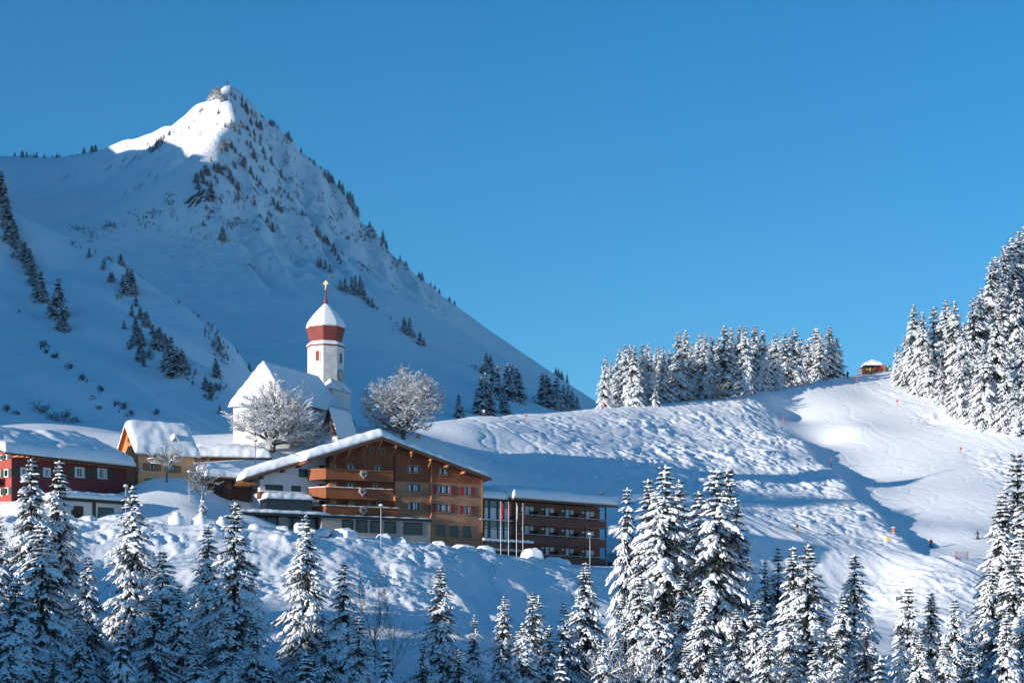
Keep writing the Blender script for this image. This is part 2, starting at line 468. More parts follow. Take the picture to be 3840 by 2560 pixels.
# near ground: valley, road bank, village terrace, ski hill.  (px, py, distance, moguls, lumps)
GP = [
 # foot of the bank and valley
 (-900, 2560, 225), (0, 2500, 232), (500, 2520, 235), (1000, 2540, 235), (1500, 2560, 238), (2000, 2600, 240), (2500, 2580, 250),
 (3000, 2560, 262), (3500, 2560, 265), (3900, 2560, 270), (4600, 2560, 260),
 (-900, 2700, 190), (0, 2850, 190), (1000, 2900, 190), (2000, 2900, 195), (3000, 2850, 205), (3900, 2850, 205), (4800, 2850, 205),
 (0, 3200, 140), (1500, 3250, 140), (3000, 3250, 140), (4500, 3250, 140),
 (-200, 2280, 252), (350, 2310, 252), (800, 2330, 253), (1000, 2320, 254), (1500, 2380, 256), (1900, 2420, 262), (2200, 2480, 266), (2500, 2440, 280),
 # bank face
 (-200, 2080, 264, 0, 1), (200, 2080, 265, 0, 1), (400, 2130, 264, 0, 1), (700, 2140, 266, 0, 1), (1000, 2170, 268, 0, 1), (1250, 2180, 271, 0, 1),
 (1500, 2220, 274, 0, .9), (1750, 2240, 280, 0, .6), (2000, 2250, 290, 0, .5), (2300, 2260, 300, 0, .3), (1700, 2320, 268, 0, .7), (2000, 2360, 278, 0, .3), (2250, 2350, 290, 0, .2),
 # bank crest and road behind
 (-500, 1945, 271, 0, .7), (0, 1950, 272, 0, .7), (300, 1953, 275, 0, .7), (560, 1962, 277, 0, .7), (800, 1975, 279, 0, .8), (1100, 2000, 283, 0, .8), (1400, 2025, 289, 0, .8), (1650, 2055, 295, 0, .8),
 (1850, 2080, 301, 0, .6), (2050, 2110, 308, 0, .6), (2250, 2145, 315, 0, .4), (2420, 2160, 320),
 (0, 1955, 279), (300, 1958, 281), (560, 1965, 283), (800, 1980, 286), (1100, 2003, 291), (1400, 2025, 298), (1650, 2052, 306), (1850, 2080, 314), (2050, 2105, 322), (2250, 2125, 332),
 # village terrace
 (-400, 1895, 283), (60, 1895, 282), (250, 1935, 280), (400, 1940, 282), (480, 1935, 284), (300, 1885, 293), (470, 1866, 304), (560, 1942, 285.5), (640, 1935, 287), (740, 1930, 289), (820, 1948, 290), (860, 1968, 287), (890, 1978, 284.5), (900, 1970, 291), (950, 1980, 287), (960, 1978, 293), (1010, 1988, 290), (560, 1872, 292.5), (650, 1868, 294), (740, 1874, 295.5), (830, 1900, 298), (935, 1925, 299), (1000, 1955, 299),
 (530, 1812, 302), (560, 1808, 299), (640, 1800, 300), (740, 1815, 301), (800, 1850, 302), (880, 1868, 305), (940, 1880, 306), (480, 1815, 310), (-300, 1800, 310), (300, 1760, 315), (500, 1765, 315),
 (900, 1670, 330), (1030, 1680, 324), (1200, 1660, 330), (700, 1690, 330), (1300, 1660, 338), (1500, 1648, 345), (1620, 1650, 352), (800, 1690, 345), (-100, 1640, 360), (300, 1650, 360),
 (0, 1600, 420), (400, 1620, 420), (700, 1660, 400), (1000, 1690, 420), (1300, 1660, 420), (1500, 1620, 410),
 # hotel yard
 (1000, 1960, 300), (1400, 1960, 316), (1800, 1990, 326), (1100, 1800, 318), (1500, 1780, 335), (1850, 1900, 345), (2100, 1960, 352), (2250, 2020, 352),
 # trail and left end of the ski hill
 (1560, 1628, 375), (1620, 1640, 370), (1750, 1610, 385), (1620, 1583, 405), (1750, 1566, 418), (1900, 1558, 432), (2100, 1546, 442), (2230, 1532, 452),
 (1900, 1600, 395, .3), (2000, 1572, 420, .3), (1700, 1680, 372), (1900, 1700, 380), (2000, 1780, 368), (1900, 1780, 362),
 (2200, 1620, 415, .4), (2300, 1570, 436, .5), (2300, 1700, 395, .6), (2200, 1830, 366), (2350, 1800, 376, .4), (2350, 1950, 352), (2380, 2080, 340),
 # crest
 (2340, 1526, 458), (2450, 1515, 464), (2600, 1502, 470), (2780, 1487, 478), (2880, 1474, 484), (2990, 1447, 492), (3100, 1424, 500), (3200, 1408, 506), (3330, 1390, 514), (3440, 1382, 520),
 # hump (moguls)
 (2500, 1580, 448, .9), (2700, 1550, 462, 1), (2850, 1520, 474, .9), (2550, 1700, 416, 1), (2700, 1650, 436, 1), (2850, 1620, 452, 1), (2600, 1800, 392, 1), (2750, 1760, 410, 1),
 (2900, 1700, 428, 1), (2960, 1800, 410, 1), (2800, 1870, 388, .9), (3050, 1860, 397, 1), (3150, 1900, 386, 1), (3050, 1940, 376, .9), (3250, 1985, 371, .8), (3300, 2030, 366, .7),
 # edge of the hump over the piste
 (2890, 1572, 468, .5), (3000, 1655, 447, .6), (3130, 1768, 420, .6), (3270, 1905, 391, .5), (3380, 2020, 369, .3),
 # piste
 (2960, 1560, 480), (3080, 1655, 462), (3200, 1768, 436), (3330, 1905, 403), (3420, 2010, 378),
 (3100, 1500, 486), (3250, 1480, 492), (3200, 1600, 465), (3350, 1600, 466), (3450, 1750, 436), (3550, 1900, 404), (3600, 1850, 412), (3470, 1960, 386), (3650, 1980, 383), (3560, 2045, 368),
 (3420, 2068, 362), (3600, 2068, 362), (3750, 2065, 364), (3420, 2082, 356), (3600, 2085, 356), (3760, 2085, 358),
 # right of the piste
 (3400, 1470, 492, .5), (3560, 1580, 468, .6), (3680, 1720, 440, .6), (3760, 1850, 412, .6), (3840, 2000, 385, .4), (3840, 1750, 432, .6),
 (3340, 1440, 500), (3480, 1510, 482), (3620, 1570, 466), (3720, 1610, 456), (3840, 1650, 448), (4200, 1800, 430),
 (3500, 1400, 520), (3650, 1380, 520), (3840, 1330, 515), (4000, 1250, 520), (3840, 1180, 570), (4200, 1150, 540), (4500, 1300, 500),
 # below the path
 (2990, 1996, 362), (2700, 1950, 358), (2990, 2012, 357), (2700, 1966, 353), (2550, 1935, 352), (2500, 2050, 338), (2750, 2098, 341, .2), (3000, 2150, 344, .4), (3200, 2095, 353, .6),
 (3300, 2150, 349, .5), (3450, 2150, 344, .6), (3650, 2150, 345, .5), (3000, 2262, 328, .3), (3250, 2270, 333, .4), (3500, 2260, 328, .4), (3700, 2260, 332, .2), (3840, 2200, 345),
 (2450, 2220, 318), (2700, 2230, 322, .3), (3150, 2330, 312, .2), (3350, 2380, 305), (3560, 2350, 312), (3700, 2330, 318), (3840, 2380, 312), (2800, 2380, 300), (2500, 2330, 300), (3300, 2470, 285), (3700, 2460, 288), (4300, 2300, 320),
]
def nearer(px, py, d):     # the lower ski hill lies a little closer than first surveyed
    k = lambda a, b, x: (lambda t: t * t * (3 - 2 * t))(min(max((x - a) / (b - a), 0), 1))
    return d - 4 * k(1450, 2000, py) * k(2340, 2580, px) * (1 - .45 * k(2250, 2450, py)) * (1 - k(3650, 3900, px) * .6)
GP = [(p[0], p[1], nearer(*p[:3])) + tuple(p[3:]) for p in GP]
GX = []
for (px, py, d) in [(1620, 1583, 405), (1900, 1558, 432), (2230, 1532, 452), (2450, 1515, 464), (2780, 1487, 478), (2990, 1447, 492), (3200, 1408, 506), (3330, 1390, 514)]:
    p = unproj(px, py, d)
    GX.append((p[0] * 1.04, p[1] + 22, p[2] - 1.0))
    GX.append((p[0] * 1.12, p[1] + 60, p[2] - 14.0))
    GX.append((p[0] * 1.3, p[1] + 140, p[2] - 55.0))
ground = Sheet(GP, 3.0, -112, 178, 120, 600, 0.36, GX)
g = ground
# the left rear corner sinks under the hill
mo, lu = g.A, g.B
X_, Y_ = g.GX, g.GY
warp = fbm(X_ / 9.0, Y_ / 9.0, 3) * 2.4
# direction of fall on the ski hill: towards the viewer and to the right
fx, fy = 0.45, -0.89
al = (X_ * fx + Y_ * fy) + warp
ac = (X_ * -fy + Y_ * fx) + warp * 0.8
rid = lambda t: 1 - np.abs(t) * 2
mog = 0.42 * rid(perlin(ac / 3.6, al / 7.0)) + 0.36 * rid(perlin(ac / 1.7 + 40, al / 3.6)) + 0.46 * (rid(perlin(ac / .95, al / 2.0)) - .4) + 0.20 * perlin(X_ / .75, Y_ / .85) + 0.30 * perlin(X_ / 2.3, Y_ / 3.0)
lx, ly = X_ + 1.2 * perlin(X_ / 4, Y_ / 4 + 8), Y_ + 1.2 * perlin(X_ / 4 + 5, Y_ / 4)
lum = 0.34 * perlin(lx / 4.2, ly / 3.6) + 0.62 * (0.5 - np.abs(perlin(lx / 1.9 + 9, ly / 2.1))) + 0.5 * (.5 - np.abs(perlin(lx / 1.0 + 3, ly / 1.05))) * (0.5 + perlin(X_ / 6, Y_ / 6 + 2)) + 0.42 * (.5 - np.abs(perlin(lx / .8 + 7, ly / .85))) + 0.16 * perlin(lx / .55, ly / .6)
bg_ = 0.10 * fbm(X_ / 6, Y_ / 6, 4)
crestmask = sstep(2600, 3000, g.PX) * 0
pist = np.zeros_like(X_)
trk = 0.10 * perlin(ac / 1.2, al / 22.0) + 0.06 * perlin(ac / .7 + 7, al / 16.0)
onhill = sstep(1880, 2150, g.PX) * sstep(305, 325, Y_)
low = onhill * sstep(368, 341, Y_) * sstep(2250, 2500, g.PX)
flute = (0.30 * perlin(ac / 2.1 + 3, al / 26.0) + 0.18 * perlin(ac / 1.0, al / 18.0)) * low * (1 - mo)
slide = sstep(1500, 1700, g.PX) * sstep(2250, 2000, g.PX) * sstep(300, 285, Y_)
slide = 0.45 * perlin((X_ * .9 + Y_ * .43) / 2.0, (Y_ * .9 - X_ * .43) / 9.0) * slide
# the hump stands as a bank over the left side of the piste
EDGE = np.array([unproj(p[0], p[1], nearer(*p))[:2] for p in [(2850, 1548, 476), (2890, 1572, 468), (3000, 1655, 447), (3130, 1768, 420), (3270, 1905, 391), (3380, 2020, 369), (3440, 2075, 360)]])
best, side = np.full(X_.shape, 1e9), np.zeros(X_.shape)
for (a, b) in zip(EDGE[:-1], EDGE[1:]):
    t = np.clip(((X_ - a[0]) * (b - a)[0] + (Y_ - a[1]) * (b - a)[1]) / ((b - a) ** 2).sum(), 0, 1)
    dx, dy = X_ - a[0] - t * (b - a)[0], Y_ - a[1] - t * (b - a)[1]
    dd = np.hypot(dx, dy); sg = np.sign((b - a)[0] * (Y_ - a[1]) - (b - a)[1] * (X_ - a[0]))
    u_ = dd < best
    best = np.where(u_, dd, best); side = np.where(u_, sg, side)
sd = best * side + 0.5 * perlin(X_ / 3.1, Y_ / 3.1)          # positive on the piste
edm = sstep(2900, 3080, g.PX) * sstep(350, 362, Y_) * sstep(476, 440, Y_)
g.H -= 1.2 * sstep(-0.4, 2.0, sd) * sstep(34, 6, sd) * edm
g.H += 0.35 * sstep(-7, -1, sd) * sstep(1.2, 0, sd) * edm
patch = sstep(-.25, .35, fbm(X_ / 16.0 + 3, Y_ / 22.0, 3))          # moguls come in patches, smooth drifts between
mog = mog * (0.30 + 0.85 * patch) + 0.55 * fbm(X_ / 7.0 + 2, Y_ / 9.0, 2)
lpatch = sstep(-.30, .30, fbm(X_ / 9.0 + 11, Y_ / 9.0, 2))
lum = lum * (0.42 + 0.75 * lpatch) + 0.6 * perlin(X_ / 7.0, Y_ / 5.0 + 5)
# curved ski tracks
trs = np.random.RandomState(4)
tracks = np.zeros_like(X_)
for k_ in range(150):
    if k_ < 95: q_ = unproj(trs.uniform(1700, 2980), 1600, 430); x, y = q_[0] + trs.uniform(-4, 4), trs.uniform(372, 462)
    elif k_ < 120: x, y = trs.uniform(8, 66), trs.uniform(325, 358)
    else: x, y = trs.uniform(70, 112), trs.uniform(385, 490)
    am, wl, ph_, dr = trs.uniform(.2, 1.5), trs.uniform(9, 20), trs.uniform(0, 6.28), trs.uniform(-.35, .35)
    dep = trs.uniform(.12, .34) * (1 if k_ < 120 else .35)
    for t_ in np.arange(0, trs.uniform(25, 75), .3):
        hd = am * math.sin(t_ / wl * 6.28 + ph_) * .8 + dr
        x += .3 * (fx * math.cos(hd) - fy * math.sin(hd)); y += .3 * (fy * math.cos(hd) + fx * math.sin(hd))
        i, j = int((x - g.x0) / g.cell), int((y - g.y0) / g.cell)
        if not (4 < i < g.nx - 5 and 4 < j < g.ny - 5): break
        sl = (slice(j - 3, j + 4), slice(i - 3, i + 4))
        d2 = (X_[sl] - x) ** 2 + (Y_[sl] - y) ** 2
        tracks[sl] = np.minimum(tracks[sl], -dep * np.exp(-d2 / .16) + .35 * dep * np.exp(-d2 / .7))
gut = np.exp(-((X_ - (54 + (348 - Y_) * .12)) / 14.0) ** 2) * sstep(353, 343, Y_) * sstep(292, 314, Y_)
g.H -= 1.5 * gut                                                     # gully below the path
g.H = g.H + tracks * sstep(358.5, 362, Y_ + 20 * (g.PX < 2900) + 8 * (g.PY > 2080))
smooth_ = sstep(1, 5, sd) * sstep(38, 28, sd) * sstep(352, 364, Y_)      # the groomed piste
g.H = g.H + mo * (1 - smooth_) * (mog - 0.35) * 0.78 + lu * (lum - 0.2) * 1.0 + bg_ * (1 - .7 * smooth_) + trk * onhill * (1 - mo) * (0.7 - .5 * smooth_) + flute + slide
g.build('snow_ground', M['snow'])

# left hill above the village, with its gullies
HP = [(0, 765, 700), (60, 800, 690), (170, 850, 680), (300, 915, 665), (420, 970, 655), (480, 1010, 645), (560, 1065, 635), (700, 1155, 620), (800, 1230, 610), (870, 1290, 600), (930, 1375, 590), (975, 1450, 580), (1010, 1560, 565),
 (-300, 620, 720), (-300, 1200, 560), (-300, 1560, 440), (0, 1000, 625), (0, 1300, 530), (0, 1550, 445), (200, 1010, 640), (200, 1200, 570), (300, 1400, 505), (300, 1560, 455), (500, 1160, 600), (500, 1300, 545), (600, 1450, 500), (600, 1580, 450), (700, 1300, 565),
 (750, 1400, 530), (800, 1550, 480), (870, 1650, 455), (600, 1660, 430), (300, 1650, 430), (0, 1650, 425), (-300, 1650, 420), (950, 1680, 450), (250, 1750, 400), (700, 1760, 400), (-300, 1750, 395)]
HX = []
for (px, py, d) in HP[:13]:
    p = unproj(px, py, d)
    HX += [(p[0] + 20, p[1] + 50, p[2] - 22), (p[0] + 60, p[1] + 150, p[2] - 90)]
hill = Sheet(HP, 10.0, -330, 20, 385, 800, 1.5, HX)
h = hill
# gullies run down the slope towards the right
da, db = 0.55, -0.83
hal = h.GX * da + h.GY * db; hac = h.GX * -db + h.GY * da + 10 * fbm(h.GX / 80, h.GY / 80, 2)
gul = -np.abs(perlin(hac / 42.0 + .3, hal / 300.0)) * 9 + 1.6 * perlin(hac / 12, hal / 70) + 0.5 * fbm(h.GX / 9, h.GY / 9, 3)
keep = sstep(0, 40, np.minimum.reduce([np.abs(h.PX - 5000)]))
h.H = h.H + gul + 2.2
h.fit_skyline([p[:2] for p in HP[:13]], 420, 795, 110)
h.build('hill', M['snow_mid'])

# the peak behind the church
MP = [
 # skyline from the left
 (-400, 560, 1950), (-150, 575, 1920), (0, 585, 1900), (100, 590, 1890), (230, 589, 1870), (300, 578, 1840), (392, 557, 1800), (486, 521, 1760), (571, 498, 1720), (612, 476, 1700), (690, 435, 1670), (735, 394, 1650), (784, 376, 1630), (820, 345, 1615),
 (852, 322, 1600), (893, 338, 1606), (920, 362, 1612), (950, 395, 1618), (985, 432, 1624), (1030, 470, 1630), (1080, 510, 1638), (1150, 585, 1650), (1210, 640, 1658), (1250, 688, 1664), (1300, 745, 1670), (1380, 848, 1680), (1440, 920, 1688), (1490, 972, 1692),
 (1570, 1038, 1700), (1640, 1095, 1708), (1700, 1138, 1714), (1800, 1212, 1724), (1930, 1302, 1736), (2060, 1390, 1750), (2150, 1450, 1760), (2230, 1502, 1770), (2400, 1620, 1790), (2700, 1800, 1820),
 # spur towards the viewer
 (862, 352, 1580), (882, 398, 1560), (862, 425, 1540), (836, 470, 1520), (824, 520, 1500), (820, 575, 1480), (770, 620, 1455), (715, 690, 1425), (690, 760, 1400), (560, 800, 1390), (520, 880, 1365), (490, 960, 1330),
 # left bowl
 (700, 520, 1600), (760, 460, 1610), (780, 560, 1530), (500, 600, 1680), (600, 560, 1640), (400, 650, 1680), (200, 700, 1700), (0, 700, 1720), (400, 800, 1540), (200, 860, 1520), (600, 700, 1500), (300, 1000, 1330), (500, 1020, 1300), (0, 900, 1480), (-300, 800, 1600),
 # right face
 (950, 480, 1590), (1000, 600, 1560), (1100, 620, 1610), (900, 620, 1500), (900, 760, 1440), (1050, 760, 1500), (1200, 760, 1590), (1000, 900, 1420), (850, 880, 1380), (700, 900, 1370), (1150, 920, 1470), (1300, 900, 1580), (1400, 1000, 1590), (1250, 1000, 1440), (700, 1020, 1310), (850, 1020, 1320), (1000, 1010, 1350),
 (1550, 1120, 1580), (1700, 1230, 1580), (1500, 1100, 1480), (1900, 1360, 1600), (2050, 1470, 1580),
 # rim of the lower bowl
 (1190, 992, 1390), (1300, 1065, 1360), (1400, 1155, 1330), (1500, 1215, 1310), (1590, 1300, 1285), (1800, 1410, 1260), (1950, 1490, 1240),
 # lower bowl
 (1100, 1130, 1260), (1250, 1200, 1230), (1350, 1300, 1190), (1500, 1390, 1150), (900, 1180, 1220), (1000, 1330, 1110), (1250, 1480, 1010), (1600, 1500, 1060), (1700, 1570, 1000), (600, 1200, 1180), (300, 1200, 1180), (1900, 1600, 1020), (2200, 1640, 1100), (1000, 1600, 950), (1500, 1620, 950), (500, 1500, 1000), (0, 1300, 1150), (900, 1660, 760), (1500, 1660, 760), (300, 1660, 760), (2100, 1680, 800), (1200, 1720, 610), (1900, 1720, 610),
]
MX = []
for (px, py, d) in MP[:38:2]:
    p = unproj(px, py, d)
    MX += [(p[0] + 30, p[1] + 130, p[2] - 90), (p[0] + 80, p[1] + 420, p[2] - 300)]
mount = Sheet(MP, 7.0, -560, 420, 600, 2200, 2.6, MX)
m_ = mount
rough = sstep(880, 1000, m_.PX) * sstep(1150, 800, m_.PY) + 0.6 * sstep(700, 760, m_.PY) * sstep(1150, 1000, m_.PY) * sstep(480, 700, m_.PX)
rough = np.clip(rough, 0, 1)
# ribs run down the right face
ra, rb = 0.30, -0.95
mal = m_.GX * ra + m_.GY * rb; mac = m_.GX * -rb + m_.GY * ra + 14 * fbm(m_.GX / 110, m_.GY / 110, 3)
rib = -np.abs(perlin(mac / 26.0, mal / 260.0)) * 9 + 3.0 * perlin(mac / 9.0, mal / 60.0) + 2.0 * fbm(m_.GX / 14, m_.GY / 14, 4)
rib = rib * 1.4 + 2.6 * (1 - 2 * np.abs(perlin(mac / 15.0 + 4, mal / 50.0))) + 1.2 * (1 - 2 * np.abs(perlin(m_.GX / 7.0, m_.GY / 9.0)))
m_.H = m_.H + rough * (rib + 2.0) + 1.3 * fbm(m_.GX / 60, m_.GY / 60, 4) + .35 * rough.clip(.25, 1) * perlin(m_.GX / 5.0, m_.GY / 5.0)
m_.fit_skyline([p[:2] for p in MP[:38]], 900, 2195, 240)
m_.build('mountain', M['peak'])

# wide valley floor under everything
vf = MB()
vf.add([(-9000, -6000, -46), (9000, -6000, -46), (9000, 14000, -46), (-9000, 14000, -46)], [(0, 1, 2, 3)])
tag(vf.build('valley_floor', M['snow_far']), kind='structure')
# ---------------------------------------------------------------- unseen range to the left, crest shaped to shade bank, hill and peak
TE = math.tan(SUN_E)
cb, sb = math.cos(SUN_B), math.sin(SUN_B)
def light(p):      # (across the light, height of its ray above the line q = 0)
    return -p[0] * sb + p[1] * cb, p[2] + (p[0] * cb + p[1] * sb) * TE
def sky_pts(lst):
    return [light(q) for q in (mount.hit(*p) for p in lst) if q is not None]
blob = sky_pts([(815, 600), (780, 608), (740, 608), (702, 590), (684, 556)])
left = sky_pts([(612, 527), (551, 558), (490, 562), (441, 577)])
edge = sorted(blob + left)
wmin = min(w for u, w in blob)
def lw(px, py, d, dw=0.0):
    u, w = light(unproj(px, py, d)); return (u, w + dw)
# points that must lie just inside the shadow: foreground trees and foot of the bank, then the hill, then the bowl under the peak
prof = [(60, -40), (140, 10)] + sorted([lw(2300, 2480, 240), lw(1650, 2290, 238), lw(1120, 2440, 232), lw(800, 2470, 224), lw(230, 2400, 232), lw(1000, 2300, 256), lw(350, 2130, 263)])
prof += [(prof[-1][0] + 30, prof[-1][1]), (345, prof[-1][1])]
prof += sorted([lw(900, 1660, 452, 6), lw(870, 1500, 500, 14), lw(480, 1010, 645, 22), lw(0, 760, 700, 22), lw(300, 915, 665, 22), lw(930, 1375, 590, 16)])
mu, mw = light((mount.GX, mount.GY, mount.H))
for u in np.arange(prof[-1][0] + 25, edge[0][0] - 12, 40.0):
    sel = (np.abs(mu - u) < 30) & (mount.GX > -450)
    prof.append((u, max(float(mw[sel].max()) + 6, np.interp(u, [q[0] for q in prof], [q[1] for q in prof])) if sel.any() else prof[-1][1]))
prof = [(u, min(w, wmin - 6) if u > 1225 else w) for u, w in prof if u < edge[0][0] - 10]
prof += edge + [(edge[-1][0] + 60, edge[-1][1] + 25), (edge[-1][0] + 420, edge[-1][1] + 90)]
pu, pw = np.array(prof).T
pq_u, pq_q = [60, 300, 366, 700, 1300, 1900], [-90, -130, -170, 0, 230, 330]
us = np.concatenate([np.arange(60, 400, 1.5), np.arange(400, prof[-1][0], 6.0)])
rv = []
jag = 2.6 * np.abs(perlin(us / 3.3, us * 0)) + 1.5 * perlin(us / 9.0, us * 0 + 4)
jag = np.where(us < 400, jag, 3 * perlin(us / 30.0, us * 0))
jag = np.where(us > 1240, 0, jag)
for u, jg in zip(us, jag):
    q = np.interp(u, pq_u, pq_q); z = np.interp(u, pu, pw) - q * TE + jg
    x, y = q * cb - u * sb, q * sb + u * cb
    hgt = z + 46
    rv += [(x - cb * hgt * 1.1, y - sb * hgt * 1.1, -46.5), (x - cb * 2, y - sb * 2, z), (x, y, z), (x + cb * hgt * 0.45, y + sb * hgt * 0.45, -46.5)]
nr = len(us)
rf = [(i * 4 + j, i * 4 + j + 1, i * 4 + j + 5, i * 4 + j + 4) for i in range(nr - 1) for j in range(3)]
tag(link('shadow_ridge', mesh_data('shadow_ridge', rv, rf, M['snow_far'])), kind='structure')

print('PROFILE', [(round(a), round(b)) for a, b in prof])

print('EDGE', [(round(a), round(b)) for a, b in edge])
# ---------------------------------------------------------------- buildings
M['plaster'] = mat_plain('white_plaster', (0.74, 0.71, 0.66), 0.85, var=0.05, vs=1.2, bump=0.25, bs=6)
M['plaster_grey'] = mat_plain('grey_plaster', (0.60, 0.58, 0.56), 0.85, var=0.18, vs=0.9, bump=0.2, bs=5)
M['stucco'] = mat_plain('rough_stucco', (0.70, 0.70, 0.70), 0.9, var=0.04, vs=2, bump=0.9, bs=3.2)
M['beige'] = mat_plain('beige_panels', (0.36, 0.31, 0.27), 0.8, var=0.07, vs=0.8, bump=0.1, bs=12)
M['shingle'] = mat_shingle('wood_shingles', (0.25, 0.085, 0.045), (0.34, 0.12, 0.062))
M['planks'] = mat_planks('weathered_planks', (0.23, 0.10, 0.055), (0.50, 0.26, 0.15), True, 0.2)
M['boards_dark'] = mat_planks('dark_boards', (0.052, 0.026, 0.018), (0.095, 0.047, 0.03), False, 0.16)
M['boards_red'] = mat_planks('stained_balcony_boards', (0.13, 0.045, 0.032), (0.19, 0.07, 0.046), False, 0.17)
M['boards_warm'] = mat_planks('oiled_balcony_boards', (0.22, 0.068, 0.028), (0.32, 0.10, 0.038), False, 0.15)
M['barn'] = mat_planks('barn_boards', (0.03, 0.015, 0.010), (0.10, 0.045, 0.028), False, 0.25)
M['beam'] = mat_plain('roof_beam_wood', (0.48, 0.18, 0.065), 0.6, var=0.2, vs=2)
M['fascia'] = mat_plain('fascia_wood', (0.13, 0.055, 0.028), 0.6, var=0.2, vs=1.5)
M['trim'] = mat_plain('window_trim_wood', (0.42, 0.24, 0.14), 0.6, var=0.15)
M['frame_dark'] = mat_plain('dark_window_frame', (0.028, 0.024, 0.024), 0.5)
M['frame_white'] = mat_plain('white_window_frame', (0.72, 0.72, 0.70), 0.5)
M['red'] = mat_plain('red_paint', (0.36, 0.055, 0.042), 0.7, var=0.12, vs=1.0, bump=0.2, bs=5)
M['maroon'] = mat_plain('shaded_red_shingles', (0.15, 0.026, 0.028), 0.75, var=0.12, vs=1.3, bump=0.3, bs=9)  # red house wall away from the sun, shade put into the colour
M['yellow'] = mat_plain('ochre_plaster', (0.92, 0.50, 0.25), 0.85, var=0.08, vs=0.9, bump=0.2, bs=6)
M['orange_wood'] = mat_planks('orange_boards', (0.42, 0.175, 0.062), (0.58, 0.27, 0.105), True, 0.2, bump=0.3)
M['shutter_red'] = mat_plain('crimson_shutter', (0.30, 0.022, 0.045), 0.6, var=0.1)
M['shutter_green'] = mat_plain('green_shutter', (0.035, 0.05, 0.028), 0.6, var=0.1)
M['shutter_wood'] = mat_plain('brown_shutter', (0.40, 0.17, 0.06), 0.6, var=0.15)
M['glass'] = mat_glass('window_glass')
M['glass_grey'] = mat_glass('grey_glass', (0.10, 0.115, 0.12), 0.12)
M['curtain'] = mat_plain('white_curtain', (0.62, 0.62, 0.64), 0.9, var=0.15, vs=4, sc=(6, 6, .4), bump=0.5, bs=5)
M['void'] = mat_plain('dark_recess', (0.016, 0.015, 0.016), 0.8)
M['metal'] = mat_plain('grey_metal', (0.30, 0.31, 0.32), 0.4, metal=0.6)
M['metal_dark'] = mat_plain('dark_metal', (0.03, 0.032, 0.036), 0.5, metal=0.3)
M['white_paint'] = mat_plain('white_paint', (0.75, 0.75, 0.74), 0.5)
M['gold'] = mat_plain('gilded_metal', (0.55, 0.34, 0.13), 0.5, metal=0.5)
M['onion_red'] = mat_plain('red_shingle_dome', (0.235, 0.048, 0.038), 0.75, var=0.15, vs=1.5, bump=0.5, bs=4)
M['lattice'] = mat_plain('concrete', (0.42, 0.42, 0.41), 0.85, var=0.08)

class Frame:
    """local axes of a building: u along the facade, w into the building, z up"""
    def __init__(s, x, y, z, deg):
        s.o, s.z0, s.a = np.array([x, y], dtype=float), z, R(deg)
        s.d = np.array([math.cos(s.a), math.sin(s.a)]); s.n = np.array([-math.sin(s.a), math.cos(s.a)])
    def at(s, px, py, w=0.0):
        k = (px - CXP) / F_PX
        Y = (w + s.o @ s.n) / (k * s.n[0] + s.n[1])
        return (np.array([k * Y, Y]) - s.o) @ s.d, (HOR - py) / F_PX * Y - s.z0
    def side(s, px, py, u=0.0):
        """on the plane u = const: gives (w, z)"""
        k = (px - CXP) / F_PX
        Y = (u + s.o @ s.d) / (k * s.d[0] + s.d[1])
        return (np.array([k * Y, Y]) - s.o) @ s.n, (HOR - py) / F_PX * Y - s.z0
    def root(s, name):
        return empty(name, (s.o[0], s.o[1], s.z0), s.a)
    def world(s, u, w, z):
        p = s.o + u * s.d + w * s.n
        return np.array([p[0], p[1], z + s.z0])

def Z(ox, oy, sc=2.45):
    return lambda x, y: (ox + x / sc, oy + y / sc)
Z1, Z2, Z3, Z7 = Z(0, 1500), Z(800, 1500), Z(1500, 1500), Z(800, 1000)

